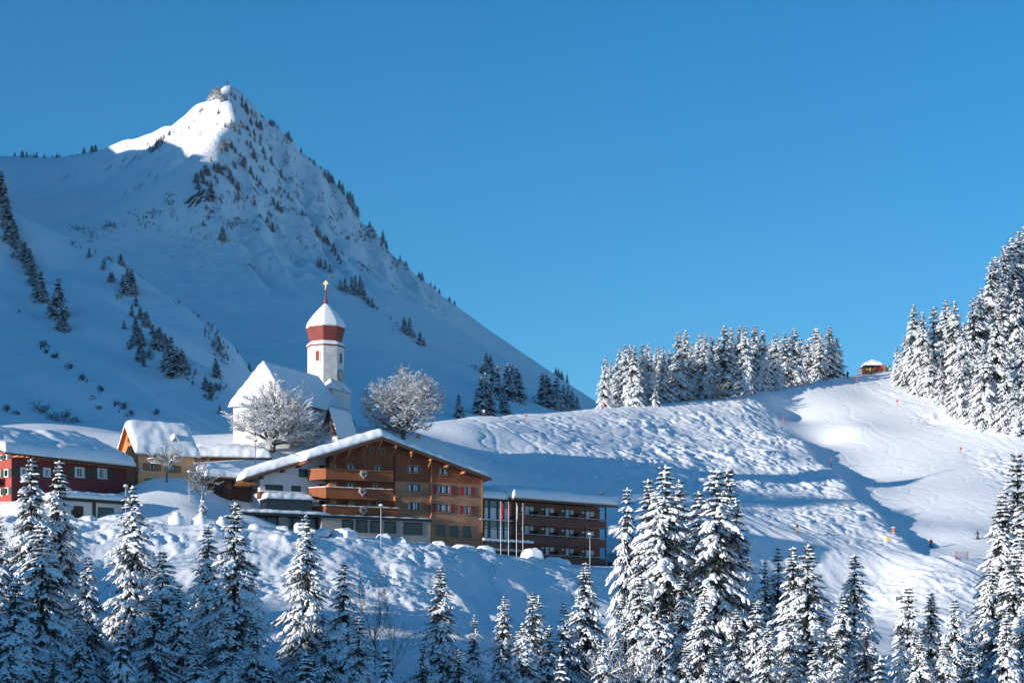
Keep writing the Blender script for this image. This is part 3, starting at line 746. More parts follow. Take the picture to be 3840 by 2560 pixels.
def snow_slab(name, roof, u0, u1, w0, w1, T, parent, cell=0.35, rnd=0.9, lip=0.35, amp=0.12, seed=0.0, base=None, mat=None, step=None):
    """a thick lumpy snow load lying on roof(u, w)"""
    nu, nw = max(int(abs(u1 - u0) / cell), 3), max(int(abs(w1 - w0) / cell), 3)
    U, W = np.meshgrid(np.linspace(u0, u1, nu + 1), np.linspace(w0, w1, nw + 1))
    dist = np.minimum.reduce([U - u0, u1 - U, W - w0, w1 - W])
    dist = dist + 0.18 * perlin(U * 0.9 + seed, W * 0.9) * (dist > 0.01)
    k = np.clip(dist / rnd, 0, 1)
    th = T * (lip + (1 - lip) * np.sqrt(np.clip(1 - (1 - k) ** 2, 0, 1)))
    th = th * (1 + 0.16 * perlin(U * 0.22 + seed, W * 0.22 + 3)) + amp * perlin(U * 0.7 + seed, W * 0.7) + 0.35 * amp * perlin(U * 2.1, W * 2.1 + seed)
    if step is not None: th = th + step(U, W)
    rz = roof(U, W)
    zt = rz + np.maximum(th, 0.08)
    # borders wave in plan
    e = np.clip(1 - dist / 0.5, 0, 1)
    U2 = U + e * 0.10 * perlin(U * 1.3 + 5, W * 1.3 + seed); W2 = W + e * 0.12 * perlin(U * 1.1, W * 1.1 + 9 + seed)
    top = np.stack([U2, W2, zt], -1).reshape(-1, 3); bot = np.stack([U, W, rz + 0.004], -1).reshape(-1, 3)
    n = (nu + 1) * (nw + 1)
    ii = np.arange(n).reshape(nw + 1, nu + 1)
    Ft = np.stack([ii[:-1, :-1], ii[:-1, 1:], ii[1:, 1:], ii[1:, :-1]], -1).reshape(-1, 4)
    Fb = Ft[:, ::-1] + n
    b = np.concatenate([ii[0, :], ii[1:, -1], ii[-1, -2::-1], ii[-2:0:-1, 0]])
    b2 = np.roll(b, -1)
    Fs = np.stack([b2, b, b + n, b2 + n], -1)
    me = mesh_data(name, np.concatenate([top, bot]), np.concatenate([Ft, Fb, Fs]), mat or M['snow_roof'], True)
    return link(name, me, parent)

def window(par, u0, u1, z0, z1, w, panes=2, frame='frame_dark', trim='trim', curtain=True, sill='trim', depth=0.12, glass='glass', name='window'):
    """a framed window standing on the wall plane w (outside is towards smaller w)"""
    if u0 > u1: u0, u1 = u1, u0
    if z0 > z1: z0, z1 = z1, z0
    t = 0.09
    f = MB()
    f.box(u0, u1, w - 0.05, w + 0.05, z0, z0 + t); f.box(u0, u1, w - 0.05, w + 0.05, z1 - t, z1)
    f.box(u0, u0 + t, w - 0.048, w + 0.048, z0 + t, z1 - t); f.box(u1 - t, u1, w - 0.048, w + 0.048, z0 + t, z1 - t)
    for i in range(1, panes):
        uc = u0 + (u1 - u0) * i / panes
        f.box(uc - 0.04, uc + 0.04, w - 0.046, w + 0.046, z0 + t, z1 - t)
    o = f.build(name, M[frame], par)
    p = MB().box(u0 + t, u1 - t, w - 0.015, w + 0.03, z0 + t, z1 - t)
    p.build('pane', M[glass], o)
    if curtain:
        for i in range(panes):
            a0 = u0 + t + (u1 - u0 - 2 * t) * i / panes; a1 = u0 + t + (u1 - u0 - 2 * t) * (i + 1) / panes
            ww = (a1 - a0) * random.uniform(0.3, 0.55)
            s0 = a0 + 0.05 if (i % 2 == 0) else a1 - 0.05 - ww
            MB().box(s0, s0 + ww, w - 0.024, w - 0.015, z0 + t + 0.05, z1 - t - 0.02).build('curtain', M['curtain'], o)
    if trim:
        tr = MB(); q = 0.11
        tr.box(u0 - q, u1 + q, w - 0.09, w + 0.02, z1, z1 + q); tr.box(u0 - q, u0, w - 0.088, w + 0.02, z0, z1); tr.box(u1, u1 + q, w - 0.088, w + 0.02, z0, z1)
        tr.build('trim', M[trim], o)
    if sill:
        MB().box(u0 - 0.15, u1 + 0.15, w - 0.16, w + 0.02, z0 - 0.1, z0 - 0.002).build('sill', M[sill], o)
    return o

def shutters(par, u0, u1, z0, z1, w, mat, ww=0.55):
    for a, b in ((u0 - ww - 0.14, u0 - 0.14), (u1 + 0.14, u1 + ww + 0.14)):
        m = MB().box(a, b, w - 0.07, w - 0.01, z0 - .06, z1 + .06)
        m.box(a + 0.08, b - 0.08, w - 0.085, w - 0.07, z0 + .08, (z0 + z1) / 2 - .05).box(a + 0.08, b - 0.08, w - 0.085, w - 0.07, (z0 + z1) / 2 + .05, z1 - .08)
        m.build('shutter', M[mat], par)

random.seed(3)
# ================================================================ church
ch = empty('church', (0, 0, 39.0)); ch['label'] = 'white village church with snowy steep roof and red onion-domed tower'; ch['category'] = 'church'
ch.location = (-40.65, 335.0, 38.0); ch.rotation_euler = (0, 0, R(-25))
CA = R(-25); cu = np.array([math.cos(CA), math.sin(CA)]); cw = np.array([-math.sin(CA), math.cos(CA)])
# local: u to the right side, w along the nave away from the viewer; ridge apex at u=0, w=0
LN, HW, ZR, ZE, E0 = 17.8, 5.5, 15.9, 9.2, 1.6
nv = MB().box(-HW + .5, HW - .5, -E0 + .5, LN - .3, -4, ZE + .1)
nv.prism([(-HW + .5, ZE), (HW - .5, ZE), (0, ZR - .7)], 'w', LN - 1.0, LN - .3)
nv.build('nave_wall', M['plaster'], ch)
# arched windows of the nave end and side
for k in range(4):
    w0 = 2.2 + 3.9 * k
    pts = [(w0, 3.0), (w0 + 1.1, 3.0), (w0 + 1.1, 6.2)] + [(w0 + .55 + .55 * math.cos(t), 6.2 + .55 * math.sin(t)) for t in np.linspace(0, math.pi, 9)[1:-1]] + [(w0, 6.2)]
    MB().prism(pts, 'u', HW - .52, HW - .44).build('window', M['glass'], ch)
rf = MB()
def zroof(U, W):
    base = ZR - (ZR - ZE) * np.abs(U) / HW
    hip = ZR - (ZR - ZE) * np.clip(-W, 0, None) / E0
    return np.minimum(base, hip)
rf.add([(-HW, -E0, ZE), (HW, -E0, ZE), (HW, LN, ZE), (-HW, LN, ZE), (0, 0, ZR), (0, LN, ZR)], [(0, 1, 4), (1, 2, 5, 4), (3, 0, 4, 5), (2, 3, 5), (0, 3, 2, 1)])
nr_ = rf.build('nave_roof', M['fascia'], ch)
snow_slab('snow_load', zroof, -HW - .1, HW + .1, -E0 - .1, LN + .05, 0.55, nr_, 0.3, 0.4, 0.5, 0.07, 2.0)
MB().tube([(HW + .12, -E0, ZE - .05), (HW + .12, LN, ZE - .05), (HW - .1, LN + .05, ZE - .8), (HW - .45, LN - .25, ZE - 1.2), (HW - .45, LN - .25, 0)], 0.09).build('gutter', M['metal_dark'], ch)
# porch with a dark timber gable on the right side of the nave
def ch_loc(px, py, d):
    p = unproj(px, py, d) - np.array([-40.65, 335.0, 38.0])
    return p[:2] @ cu, p[:2] @ cw, p[2]
pa = ch_loc(*Z7(1063, 1288), 336); pl = ch_loc(*Z7(968, 1530), 336); pr = ch_loc(*Z7(1150, 1530), 336)
pu0, pu1, pz0, pz1, pw0 = pl[0] - .2, pr[0] + .2, pl[2] - .4, pa[2], pa[1]
pm = (pu0 + pu1) / 2
g_ = MB().prism([(pu0, pz0), (pu1, pz0), (pm, pz1)], 'w', pw0, pw0 + 0.3)
pg = g_.build('porch_gable', M['barn'], ch)
MB().box(pu0 + .2, pu1 - .2, pw0 + .35, pw0 + 7, -3, pz0).build('porch_wall', M['plaster'], ch)
proof = lambda U, W: pz1 - (pz1 - pz0) * np.abs(U - pm) / ((pu1 - pu0) / 2)
snow_slab('porch_snow', proof, pu0 - .15, pu1 + .15, pw0 - .12, pw0 + 7, 0.42, ch, 0.25, 0.3, 0.6, 0.05, 5.0)
for sx in (-1, 1):
    MB().prism([(pm, pz1 + .02), (pm, pz1 - .3), (pm + sx * (pu1 - pu0) / 2, pz0 - .3), (pm + sx * (pu1 - pu0) / 2, pz0 + .02)], 'w', pw0 - .14, pw0 - .02).build('bargeboard', M['fascia'], ch)
# tower
tc = np.array([-32.3, 356.1]); tl = tc - np.array([-40.65, 335.0]); tu, tw = tl @ cu, tl @ cw
TZ = lambda py, d=356.0: (HOR - py) / F_PX * d - 38.0
hs = 3.15
zsq = TZ(1457, 352)
tower = MB().box(tu - hs, tu + hs, tw - hs, tw + hs, -4, zsq).build('tower_base', M['plaster'], ch)
zo = TZ(1304)
AP, VR = 2.93, 2.93 / math.cos(R(22.5))
PH = R(22.5)
oct_ = MB().lathe([(VR, zsq - .1), (VR, zo)], 8, (tu, tw), 0, PH)
to = oct_.build('tower_octagon', M['plaster'], ch)
# the face towards the viewer is a greyer plaster
fa, fb = [(tu + (VR + .012) * math.cos(t), tw + (VR + .012) * math.sin(t)) for t in (R(-67.5), R(-22.5))]
MB().add([(fa[0], fa[1], zsq), (fb[0], fb[1], zsq), (fb[0], fb[1], zo - .02), (fa[0], fa[1], zo - .02)], [(0, 1, 2, 3)]).build('grey_face', M['plaster_grey'], to)
# broach roofs where square turns to octagon
br = MB(); bs_ = MB()
hh = hs + .28
for sx, sy in ((1, 1), (1, -1), (-1, 1), (-1, -1)):
    k = VR * math.sin(R(22.5))
    A_, B_, C_ = (tu + sx * hh, tw + sy * hh, zsq), (tu + sx * hh, tw + sy * 0.6, zsq), (tu + sx * 0.6, tw + sy * hh, zsq)
    ap = (tu + sx * AP * .72, tw + sy * AP * .72, zsq + 1.75)
    br.add([A_, B_, C_, ap], [(0, 1, 3), (0, 3, 2), (1, 2, 3), (0, 2, 1)])
    up = lambda p, dz=.16: (p[0], p[1], p[2] + dz)
    bs_.add([A_, B_, C_, up(A_), up(B_), up(C_), up(ap, .22)], [(3, 4, 6), (3, 6, 5), (0, 1, 4, 3), (2, 0, 3, 5), (4, 5, 6), (0, 2, 1)])
bro = br.build('broach', M['plaster'], ch); bs_.build('snow_load', M['snow_roof'], bro)
MB().box(tu - hh, tu + hh, tw - hh, tw + hh, zsq - .12, zsq + .06).build('string_course', M['plaster_grey'], ch)
co = MB().lathe([(VR - .05, zo - .05), (VR + .12, zo + .02), (VR + .2, zo + .22), (VR - .1, zo + .34)], 8, (tu, tw), 0, PH).build('cornice', M['onion_red'], ch)
MB().lathe([(VR + .22, zo + .225), (VR + .18, zo + .42), (VR - .1, zo + .78), (VR - .5, zo + .98)], 8, (tu, tw), 0, PH).build('snow_load', M['snow_roof'], co)
dz = lambda y: TZ(1000 + y / 2.45)
prof_r = [(2.78, 695), (2.86, 680), (2.98, 655), (3.16, 620), (3.32, 585), (3.38, 562), (3.34, 545)]
dome = MB().lathe([(r, dz(y)) for r, y in prof_r] + [(3.0, dz(530))], 8, (tu, tw), 0, PH).build('onion_dome', M['onion_red'], ch)
prof_s = [(3.36, 566), (3.46, 556), (3.42, 540), (3.22, 515), (2.88, 487), (2.42, 455), (1.86, 420), (1.3, 390), (.8, 365), (.42, 345), (.2, 332)]
th8 = [R(22.5) + i * 2 * math.pi / 64 for i in range(64)]
sv, sf = [], []
for i, (r, y) in enumerate(prof_s):
    for j, t in enumerate(th8):
        a = (t - R(22.5)) % R(45)
        ro = math.cos(R(22.5)) / math.cos(a - R(22.5))       # stays eight-sided, with softened ridges
        ro = ro * 0.85 + 0.15 * 0.965
        wob = 0.10 * perlin(np.array([j * .55]), np.array([3.0]))[0] if i < 2 else 0
        sv.append((tu + r * ro * math.cos(t), tw + r * ro * math.sin(t), dz(y) + wob * 1.6))
for i in range(len(prof_s) - 1):
    for j in range(64):
        sf.append((i * 64 + j, i * 64 + (j + 1) % 64, (i + 1) * 64 + (j + 1) % 64, (i + 1) * 64 + j))
sf.append(tuple(range(63, -1, -1)))
link('snow_cap', mesh_data('snow_cap', sv, sf, M['snow_roof'], True), dome)
MB().lathe([(.40, dz(345)), (.30, dz(318)), (.2, dz(285)), (.10, dz(240)), (.06, dz(212))], 8, (tu, tw)).build('spire', M['onion_red'], ch)
cr = MB().ball((tu, tw, dz(203)), 0.26, 12, 8)
cross = cr.build('finial_ball', M['gold'], ch, True)
cx = MB().box(tu - .07, tu + .07, tw - .05, tw + .05, dz(195), dz(126))
cx.box(tu - .52, tu + .52, tw - .045, tw + .045, dz(158), dz(153)).box(tu - .36, tu + .36, tw - .046, tw + .046, dz(143), dz(138))
for (cxx, czz) in ((-.54, 155.5), (.54, 155.5), (-.38, 140.5), (.38, 140.5), (0, 126)):
    cx.ball((tu + cxx, tw, dz(czz)), 0.07, 8, 6)
cx.build('patriarchal_cross', M['gold'], ch)
# belfry windows, clock
def arch(par, face, uc, z0, wd, hgt, name):
    """face: angle of the outward normal in the church frame"""
    nx, ny = math.cos(face), math.sin(face); txx, txy = -ny, nx
    def P(a, z, o): return (tu + (AP + o) * nx + (uc + a) * txx, tw + (AP + o) * ny + (uc + a) * txy, z)
    def ring(sc, extra):
        h2 = wd / 2 + extra
        pts = [(-h2, z0 - extra), (h2, z0 - extra), (h2, z0 + hgt - wd / 2)] + [(h2 * math.cos(t), z0 + hgt - wd / 2 + h2 * math.sin(t)) for t in np.linspace(0, math.pi, 11)[1:-1]] + [(-h2, z0 + hgt - wd / 2)]
        return pts
    o_, i_ = ring(1, .16), ring(1, 0)
    n = len(o_)
    v = [P(a, z, .10) for a, z in o_] + [P(a, z, .10) for a, z in i_] + [P(a, z, .012) for a, z in o_] + [P(a, z, .012) for a, z in i_]
    f = []
    for j in range(n):
        k = (j + 1) % n
        f += [(j, k, n + k, n + j), (2 * n + j, j, k, 2 * n + k)[::-1], (n + j, n + k, 3 * n + k, 3 * n + j)]
    w_ = MB().add(v, f).build(name, M['plaster'], par)
    v = [P(a, z, .03) for a, z in i_]
    MB().add(v, [tuple(range(n))]).build('red_shutter', M['onion_red'], w_)
    MB().add([P(-wd / 2 - .25, z0 - .28, .012), P(wd / 2 + .25, z0 - .28, .012), P(wd / 2 + .25, z0 - .28, .2), P(-wd / 2 - .25, z0 - .28, .2), P(-wd / 2 - .25, z0 - .16, .012), P(wd / 2 + .25, z0 - .16, .012), P(wd / 2 + .25, z0 - .16, .2), P(-wd / 2 - .25, z0 - .16, .2)],
             [(0, 3, 2, 1), (4, 5, 6, 7), (0, 1, 5, 4), (1, 2, 6, 5), (2, 3, 7, 6), (3, 0, 4, 7)]).build('sill', M['plaster'], w_)
arch(to, R(-90), .12, dz(886), 0.78, 1.75, 'belfry_window')
arch(to, R(0), 0.0, dz(896), 0.78, 1.75, 'belfry_window')
zc = dz(1008)
ck = MB()
K = 40
def ringv(r0, r1, o):
    v = []
    for j in range(K):
        t = 2 * math.pi * j / K
        v += [(tu + AP + o, tw + r0 * math.cos(t), zc + r0 * math.sin(t)), (tu + AP + o, tw + r1 * math.cos(t), zc + r1 * math.sin(t))]
    return v, [(2 * j, 2 * j + 1, (2 * j + 3) % (2 * K), (2 * j + 2) % (2 * K)) for j in range(K)]
v, f = ringv(0.01, 1.08, .03); ck.add(v, f)
clock = ck.build('clock_face', M['plaster_grey'], to)
rg = MB(); v, f = ringv(1.02, 1.12, .05); rg.add(v, f); v, f = ringv(.62, .66, .05); rg.add(v, f)
for j in range(12):
    t = 2 * math.pi * j / 12
    c_, s_ = math.cos(t), math.sin(t)
    a, b = np.array([c_, s_]), np.array([-s_, c_]) * .06
    q = [a * .7 + b, a * .7 - b, a * .96 - b, a * .96 + b]
    rg.add([(tu + AP + .05, tw + y, zc + z) for y, z in q], [(0, 1, 2, 3)])
rg.build('dial_ring', M['metal_dark'], clock)
hd = MB()
for ang, ln, wdt in ((R(78), .92, .07), (R(190), .6, .09)):
    a = np.array([math.cos(ang), math.sin(ang)]); b = np.array([-a[1], a[0]]) * wdt
    hd.add([(tu + AP + .07, tw + y, zc + z) for y, z in (a * -.12 + b, a * -.12 - b, a * ln - b * .4, a * ln + b * .4)], [(0, 1, 2, 3)])
hd.ball((tu + AP + .07, tw, zc), .2, 10, 6, sc=(.3, 1, 1))
hd.build('clock_hands', M['gold'], clock)
# ================================================================ hotel
HF = Frame(-4.54, 315.0, 22.0, 25.0)
ho = HF.root('hotel'); ho['label'] = 'big timber-clad chalet hotel with wide snow-covered gable roof and brown balconies'; ho['category'] = 'hotel'
A2 = lambda x, y, w=0.0: HF.at(*Z2(x, y), w)
A3 = lambda x, y, w=0.0: HF.at(*Z3(x, y), w)
OV = -1.6
uA, zA = HF.at(1434.7, 1638.5, OV)
uT, zT = HF.at(1843, 1792, OV)
uL_, zL_ = A2(1010, 503, OV)
slR, slL = (zA - zT) / (uT - uA), (zA - zL_) / (uA - uL_)
uE = A2(265, 702, 1.6)[0]
uN = A2(860, 545, OV)[0]                          # front overhang ends here, the left wing stands back
WD = 15.0
hroof = lambda U, W=None: np.where(np.asarray(U) > uA, zA - slR * (np.asarray(U) - uA), zA - slL * (uA - np.asarray(U)))
hz = lambda u: float(hroof(u))
uB0 = A2(1070, 800, 0.8)[0]                       # left end of the timber facade
uS2 = A2(1672, 800, 0.35)[0]; uS3 = A2(2003, 800, 0)[0]
uW0 = A2(430, 800, 2.6)[0]                        # left corner of the white wing
TKR = 0.32
def gable_poly(u0, u1, z0):
    p = [(u0, z0), (u1, z0), (u1, hz(u1) - TKR)]
    if u0 < uA < u1: p.append((uA, zA - TKR))
    return p + [(u0, hz(u0) - TKR)]
zb = A3(400, 757)[1]                              # where shingles meet planks
MB().prism(gable_poly(uB0, uS2, zb - 6.6 if False else -1.5), 'w', 0.8, WD).build('shingle_wall', M['shingle'], ho)
zm2 = A2(1800, 748, 0.35)[1]
MB().prism(gable_poly(uS2, uS3, zm2), 'w', 0.35, 0.8).build('shingle_panel', M['shingle'], ho)
MB().box(uS2, uS3, 0.352, 0.8, -1.5, zm2).build('plank_wall', M['planks'], ho)
MB().prism(gable_poly(uS3, 0.0, zb), 'w', 0.0, WD).build('shingle_panel', M['shingle'], ho)
MB().box(uS3, 0.0, 0.004, WD, -2.5, zb).build('plank_wall', M['planks'], ho)
MB().box(uS3 - .06, uS3 + .1, -0.06, 0.36, -1, zb + 3.4).box(uS2 - .1, uS2 + .1, .25, .82, A2(1680, 985, .35)[1], A2(1680, 742, .35)[1]).box(-.12, .06, -.06, .3, -2, zb + 1.2).build('corner_board', M['beam'], ho)
# left wing in white stucco
MB().prism(gable_poly(uW0, uB0, -2), 'w', 2.6, WD).build('stucco_wall', M['stucco'], ho)
# roof
r1 = MB()
r1.prism([(uN, hz(uN) - TKR), (uA, zA - TKR), (uT, zT - TKR), (uT, zT), (uA, zA), (uN, hz(uN))], 'w', OV, WD + 1)
r1.prism([(uE, hz(uE) - TKR), (uN - .003, hz(uN) - TKR - .001), (uN - .003, hz(uN) - .001), (uE, hz(uE) - .001)], 'w', 1.2, WD + 1)
hr = r1.build('roof', M['fascia'], ho)
fb = MB()
fb.prism([(uN, hz(uN) - .42), (uA, zA - .42), (uA, zA + .06), (uN, hz(uN) + .06)], 'w', OV - .09, OV - .002)
fb.prism([(uA, zA - .42), (uT + .05, zT - .44), (uT + .05, zT + .04), (uA, zA + .06)], 'w', OV - .085, OV - .003)
fb.prism([(uE - .05, hz(uE) - .40), (uN, hz(uN) - .40), (uN, hz(uN) + .05), (uE - .05, hz(uE) + .05)], 'w', 1.11, 1.198)
fb.build('bargeboard', M['fascia'], hr)
# rafters showing under the cut end of the overhang and along the left eave
ra_ = MB()
for k in range(9):
    w = OV + .1 + k * .34
    ra_.box(uN - .35, uN + .02, w, w + .16, hz(uN) - TKR - .2, hz(uN) - TKR + .05)
for k in range(10):
    w = 1.5 + k * 1.3
    ra_.box(uE - .2, uE + 2.2, w, w + .18, hz(uE) - TKR - .34, hz(uE) - TKR - .02)
ra_.build('rafter', M['beam'], hr)
# purlin ends with struts under the front overhang
for (x0, y0, x1, y1) in [(1545, 380, 1508, 488), (1410, 410, 1370, 520), (1255, 452, 1220, 560), (1130, 485, 1095, 590), (1680, 420, 1650, 510), (1830, 470, 1822, 500), (2003, 530, 1998, 560)]:
    a, za = A2(x0, y0, OV + .1); b, zb_ = A2(x1, y1, 0.8)
    m = MB()
    m.box(a - .12, a + .12, OV + .02, 0.8, hz(a) - TKR - .42, hz(a) - TKR - .12)
    m.tube([(a, OV + .25, hz(a) - TKR - .4), (a, 0.78, hz(a) - TKR - 2.1)], .11, 4)
    m.build('purlin_strut', M['beam'], hr)
for (x, y) in [(440, 585), (595, 660), (110, 480)]:
    a, za = A3(x, y, OV + .1)
    MB().box(a - .13, a + .13, OV + .02, 0.0, hz(a) - TKR - .45, hz(a) - TKR - .12).build('purlin_strut', M['beam'], hr)
for (x, y) in [(455, 668), (650, 625), (800, 585)]:
    a, za = A2(x, y, 1.3)
    MB().box(a - .2, a + .2, 1.25, 2.6, hz(a) - TKR - .45, hz(a) - TKR - .1).build('purlin_strut', M['fascia'], hr)
# snow on the roof
fr = lambda U, W: hroof(U)
stp = lambda U, W: -0.35 * sstep(uA - 2, uA + 4, U) * sstep(4.5, 1, W - OV)
snow_slab('snow_load', fr, uN - .15, uT - .05, OV + .05, WD + .8, 1.45, hr, 0.3, 1.6, 0.28, 0.13, 1.0, step=stp)
snow_slab('snow_load', fr, uE + .05, uN + .6, 1.25, WD + .8, 1.4, hr, 0.3, 1.7, 0.22, 0.16, 8.0)
# windows
def wz(conv, x0, x1, y0, y1, w):
    u0, za = conv(x0, (y0 + y1) / 2, w); u1, _ = conv(x1, (y0 + y1) / 2, w)
    _, zt = conv((x0 + x1) / 2, y0, w); _, z_ = conv((x0 + x1) / 2, y1, w)
    return u0, u1, z_, zt
for q in [(1790, 1900, 603, 668), (1787, 1897, 770, 845), (1785, 1893, 937, 1012)]:
    window(ho, *wz(A2, *q, .35), .35, 3)
for q, sh in [((345, 460, 783, 858), 1), ((592, 643, 798, 870), 1), ((342, 457, 955, 1025), 1), ((590, 641, 970, 1042), 1), ((362, 425, 625, 683), 0)]:
    b = wz(A3, *q, 0)
    wd = window(ho, *b, 0, 4 if q[1] - q[0] > 80 else 2)
    if sh: shutters(wd, *b, 0, 'shutter_red', .62)
for q in [(332, 415, 1142, 1247), (452, 537, 1149, 1253), (572, 655, 1154, 1260)]:
    window(ho, *wz(A3, *q, 0), 0, 1, curtain=False, sill=None)
for q in [(1230, 1290, 588, 632), (1482, 1535, 600, 645), (1230, 1288, 757, 806), (1465, 1512, 768, 818), (1255, 1287, 930, 968), (1415, 1450, 935, 972), (1500, 1530, 938, 972)]:
    u0, u1, z0, z1 = wz(A2, *q, .8)
    window(ho, u0, u1, z0 - .6, z1, .8, 2)
for q in [(1437, 1465, 441, 482), (1541, 1570, 446, 487)]:
    window(ho, *wz(A2, *q, .8), .8, 1, curtain=False)
for q, p in [((792, 860, 640, 703), 2), ((484, 632, 784, 824), 3), ((724, 795, 794, 834), 1)]:
    window(ho, *wz(A2, *q, 2.6), 2.6, p, trim='frame_dark', curtain=False)
# window on the left side wall
sw = [HF.side(*Z2(x, y), uW0) for x, y in ((410, 795), (366, 868))]
w0_, w1_ = sorted([sw[0][0], sw[1][0]]); z0_, z1_ = sorted([sw[0][1], sw[1][1]])
sdw = MB().box(uW0 - .05, uW0 + .05, w0_, w1_, z0_, z1_).build('window', M['fascia'], ho)
MB().box(uW0 - .06, uW0 - .04, w0_ + .15, w1_ - .15, z0_ + .15, z1_ - .15).build('pane', M['glass'], sdw)
# balconies
uBL = A2(1035, 700, -.9)[0]; uBR = A2(1655, 700, -.9)[0]
uCH = A2(880, 720, 1.6)[0]
def balcony(zt, z0, uR, snow, name='balcony', left=True, uBL=uBL, uCH=uCH):
    pl = [(uCH, 1.7), (uBL, -.9), (uR, -.9)] if left else [(uBL, -.9), (uR, -.9)]
    m = MB()
    for (a, b) in zip(pl[:-1], pl[1:]):
        a, b = np.array(a), np.array(b); t = (b - a) / np.linalg.norm(b - a); nn = np.array([-t[1], t[0]]) * .06
        q = [a, b, b + nn, a + nn]
        m.prism([tuple(x) for x in q], 'z', z0, zt - .08)
    o = m.build(name, M['boards_warm'], ho)
    rl = MB()
    for (a, b) in zip(pl[:-1], pl[1:]):
        a, b = np.array(a), np.array(b); t = (b - a) / np.linalg.norm(b - a); nn = np.array([-t[1], t[0]]) * .14
        rl.prism([tuple(x) for x in (a - nn, b - nn, b + nn, a + nn)], 'z', zt - .06, zt + .03)
    rl.build('handrail', M['beam'], o)
    dk = MB().prism([(uCH, 2.2), (uCH, 1.7), (uBL, -.84), (uR, -.84), (uR, .8), (uB0, .8), (uB0, 2.2)] if left else [(uBL, -.84), (uR, -.84), (uR, .8), (uBL, .8)], 'z', z0 + .05, z0 + .27)
    dk.build('deck', M['fascia'], o)
    if snow:
        sn = MB()
        for (a, b) in zip(pl[:-1], pl[1:]):
            a, b = np.array(a), np.array(b); n = 24
            sn.tube([(*(a + (b - a) * i / n), zt + .06 + .03 * math.sin(i * 1.7)) for i in range(n + 1)], [.09 + .03 * math.sin(i * 2.3) for i in range(n + 1)], 6)
        sn.build('rail_snow', M['snow_roof'], o, True)
    return o
lv = [(A2(1400, 643, -.9)[1], A2(1400, 741, -.9)[1]), (A2(1400, 813, -.9)[1], A2(1400, 913, -.9)[1]), (A2(1400, 982, -.9)[1], A2(1400, 1062, -.9)[1])]
balcony(*lv[0], uBR, False); balcony(*lv[1], uBR, True)
balcony(*lv[2], A2(1715, 990, -.9)[0], True)
# slanted end wall with doors behind the balcony corner
for i, (zt, z0) in enumerate(lv):
    dr = MB().prism([(uB0 - .02, .78), (uB0 + 1.0, .70), (uB0 + 1.0, .78), (uB0, .86)], 'z', z0 + .3, z0 + 2.6).build('door', M['trim'], ho)
    MB().box(uB0 - .06, uB0 - .015, 1.0, 2.2, z0 + .3, z0 + 2.5).build('door', M['beam'], ho)
    MB().box(uW0 + (uB0 - uW0) * .9, uW0 + (uB0 - uW0) * .985, 2.52, 2.6, z0 + .3, z0 + 2.4).build('door', M['void'], ho)
# two stub partitions on the lowest balcony
for x in (1247, 1495):
    u, _ = A2(x, 950, .0)
    MB().prism([(-.6, lv[2][0] - .5), (.8, lv[2][0] - .5), (.8, lv[2][0] + .95), (-.1, lv[2][0] + .8)], 'u', u - .05, u + .05).build('balcony_partition', M['beam'], ho)
# white wing: balcony, winter garden with its snow cap
u0, zt = A2(425, 835, 1.3); u1, _ = A2(868, 850, 1.3); _, z0 = A2(640, 905, 1.3)
MB().box(u0, u1, 1.3, 1.36, z0, zt).box(u0, u0 + .06, 1.36, 2.6, z0, zt).box(u0, u1, 1.36, 2.6, z0 - .02, z0 + .18).build('balcony', M['boards_red'], ho)
MB().tube([(u0 + (u1 - u0) * i / 20, 1.33, zt + .05 + .02 * math.sin(i * 2)) for i in range(21)], .085, 6).build('rail_snow', M['snow_roof'], ho, True)
u0, z1 = A2(490, 905, -.6); u1, _ = A2(905, 930, -.6); _, z0 = A2(640, 1000, -.6)
wg = MB()
for i in range(6):
    a = u0 + (u1 - u0) * i / 5
    wg.box(a - .06, a + .06, -.66, -.5, z0 - 1, z1)
wg.box(u0, u1, -.64, -.52, z1 - .16, z1 + .06).box(u0 - .06, u0 + .06, -.5, 2.6, z1 - .14, z1 + .05)
wgo = wg.build('winter_garden', M['frame_dark'], ho)
MB().box(u0, u1, -.58, 2.5, z0 - 1, z1 - .02).build('pane', M['glass'], wgo)
snow_slab('snow_load', lambda U, W: z1 + .07 + 0 * U, u0 - .2, u1 + .1, -.9, 2.4, 1.05, wgo, .2, 1.2, .3, .1, 11.0)
# ground floor, beige, with its flat snowy roof; canopy with dark glazing further left
WB = -2.2
ub0 = A2(1000, 1150, WB)[0]; ub1 = A2(2003, 1150, WB)[0]
zc1 = A2(1500, 1072, WB)[1]; zc0 = A2(1500, 1096, WB)[1]
MB().box(ub0, ub1, WB + .25, .36, -2.6, zc0).build('beige_wall', M['beige'], ho)
uc0 = A2(222, 1040, WB)[0]
cn = MB().box(uc0, ub1 + .05, WB, .3, zc0, zc1).box(uc0, ub0 - .5, .3, 2.55, zc0, zc1 - .003)
cno = cn.build('canopy', M['metal_dark'], ho)
snow_slab('snow_load', lambda U, W: zc1 + 0 * U, uc0 + .1, ub0 + 1.5, WB + .08, 2.4, .5, cno, .25, .5, .35, .09, 4.0, step=lambda U, W: -.32 * sstep(uc0 + 12, uc0 + 17, U))
MB().tube([(ub0 + (ub1 - ub0) * i / 60, WB + .1, zc1 + .03 + .02 * math.sin(i * 1.3)) for i in range(61)], [.09 + .04 * math.sin(i * .7) for i in range(61)], 6).build('snow_edge', M['snow_roof'], cno, True)
MB().box(uc0 + 1.0, ub0, -.4, -.2, -2, zc0 - .01).build('entrance_glazing', M['glass'], ho)
for i in range(7):
    a = uc0 + 1 + (ub0 - uc0 - 1) * i / 6
    MB().box(a - .09, a + .09, -.55, -.41, -2, zc0 - .02).build('mullion', M['frame_dark'], ho)
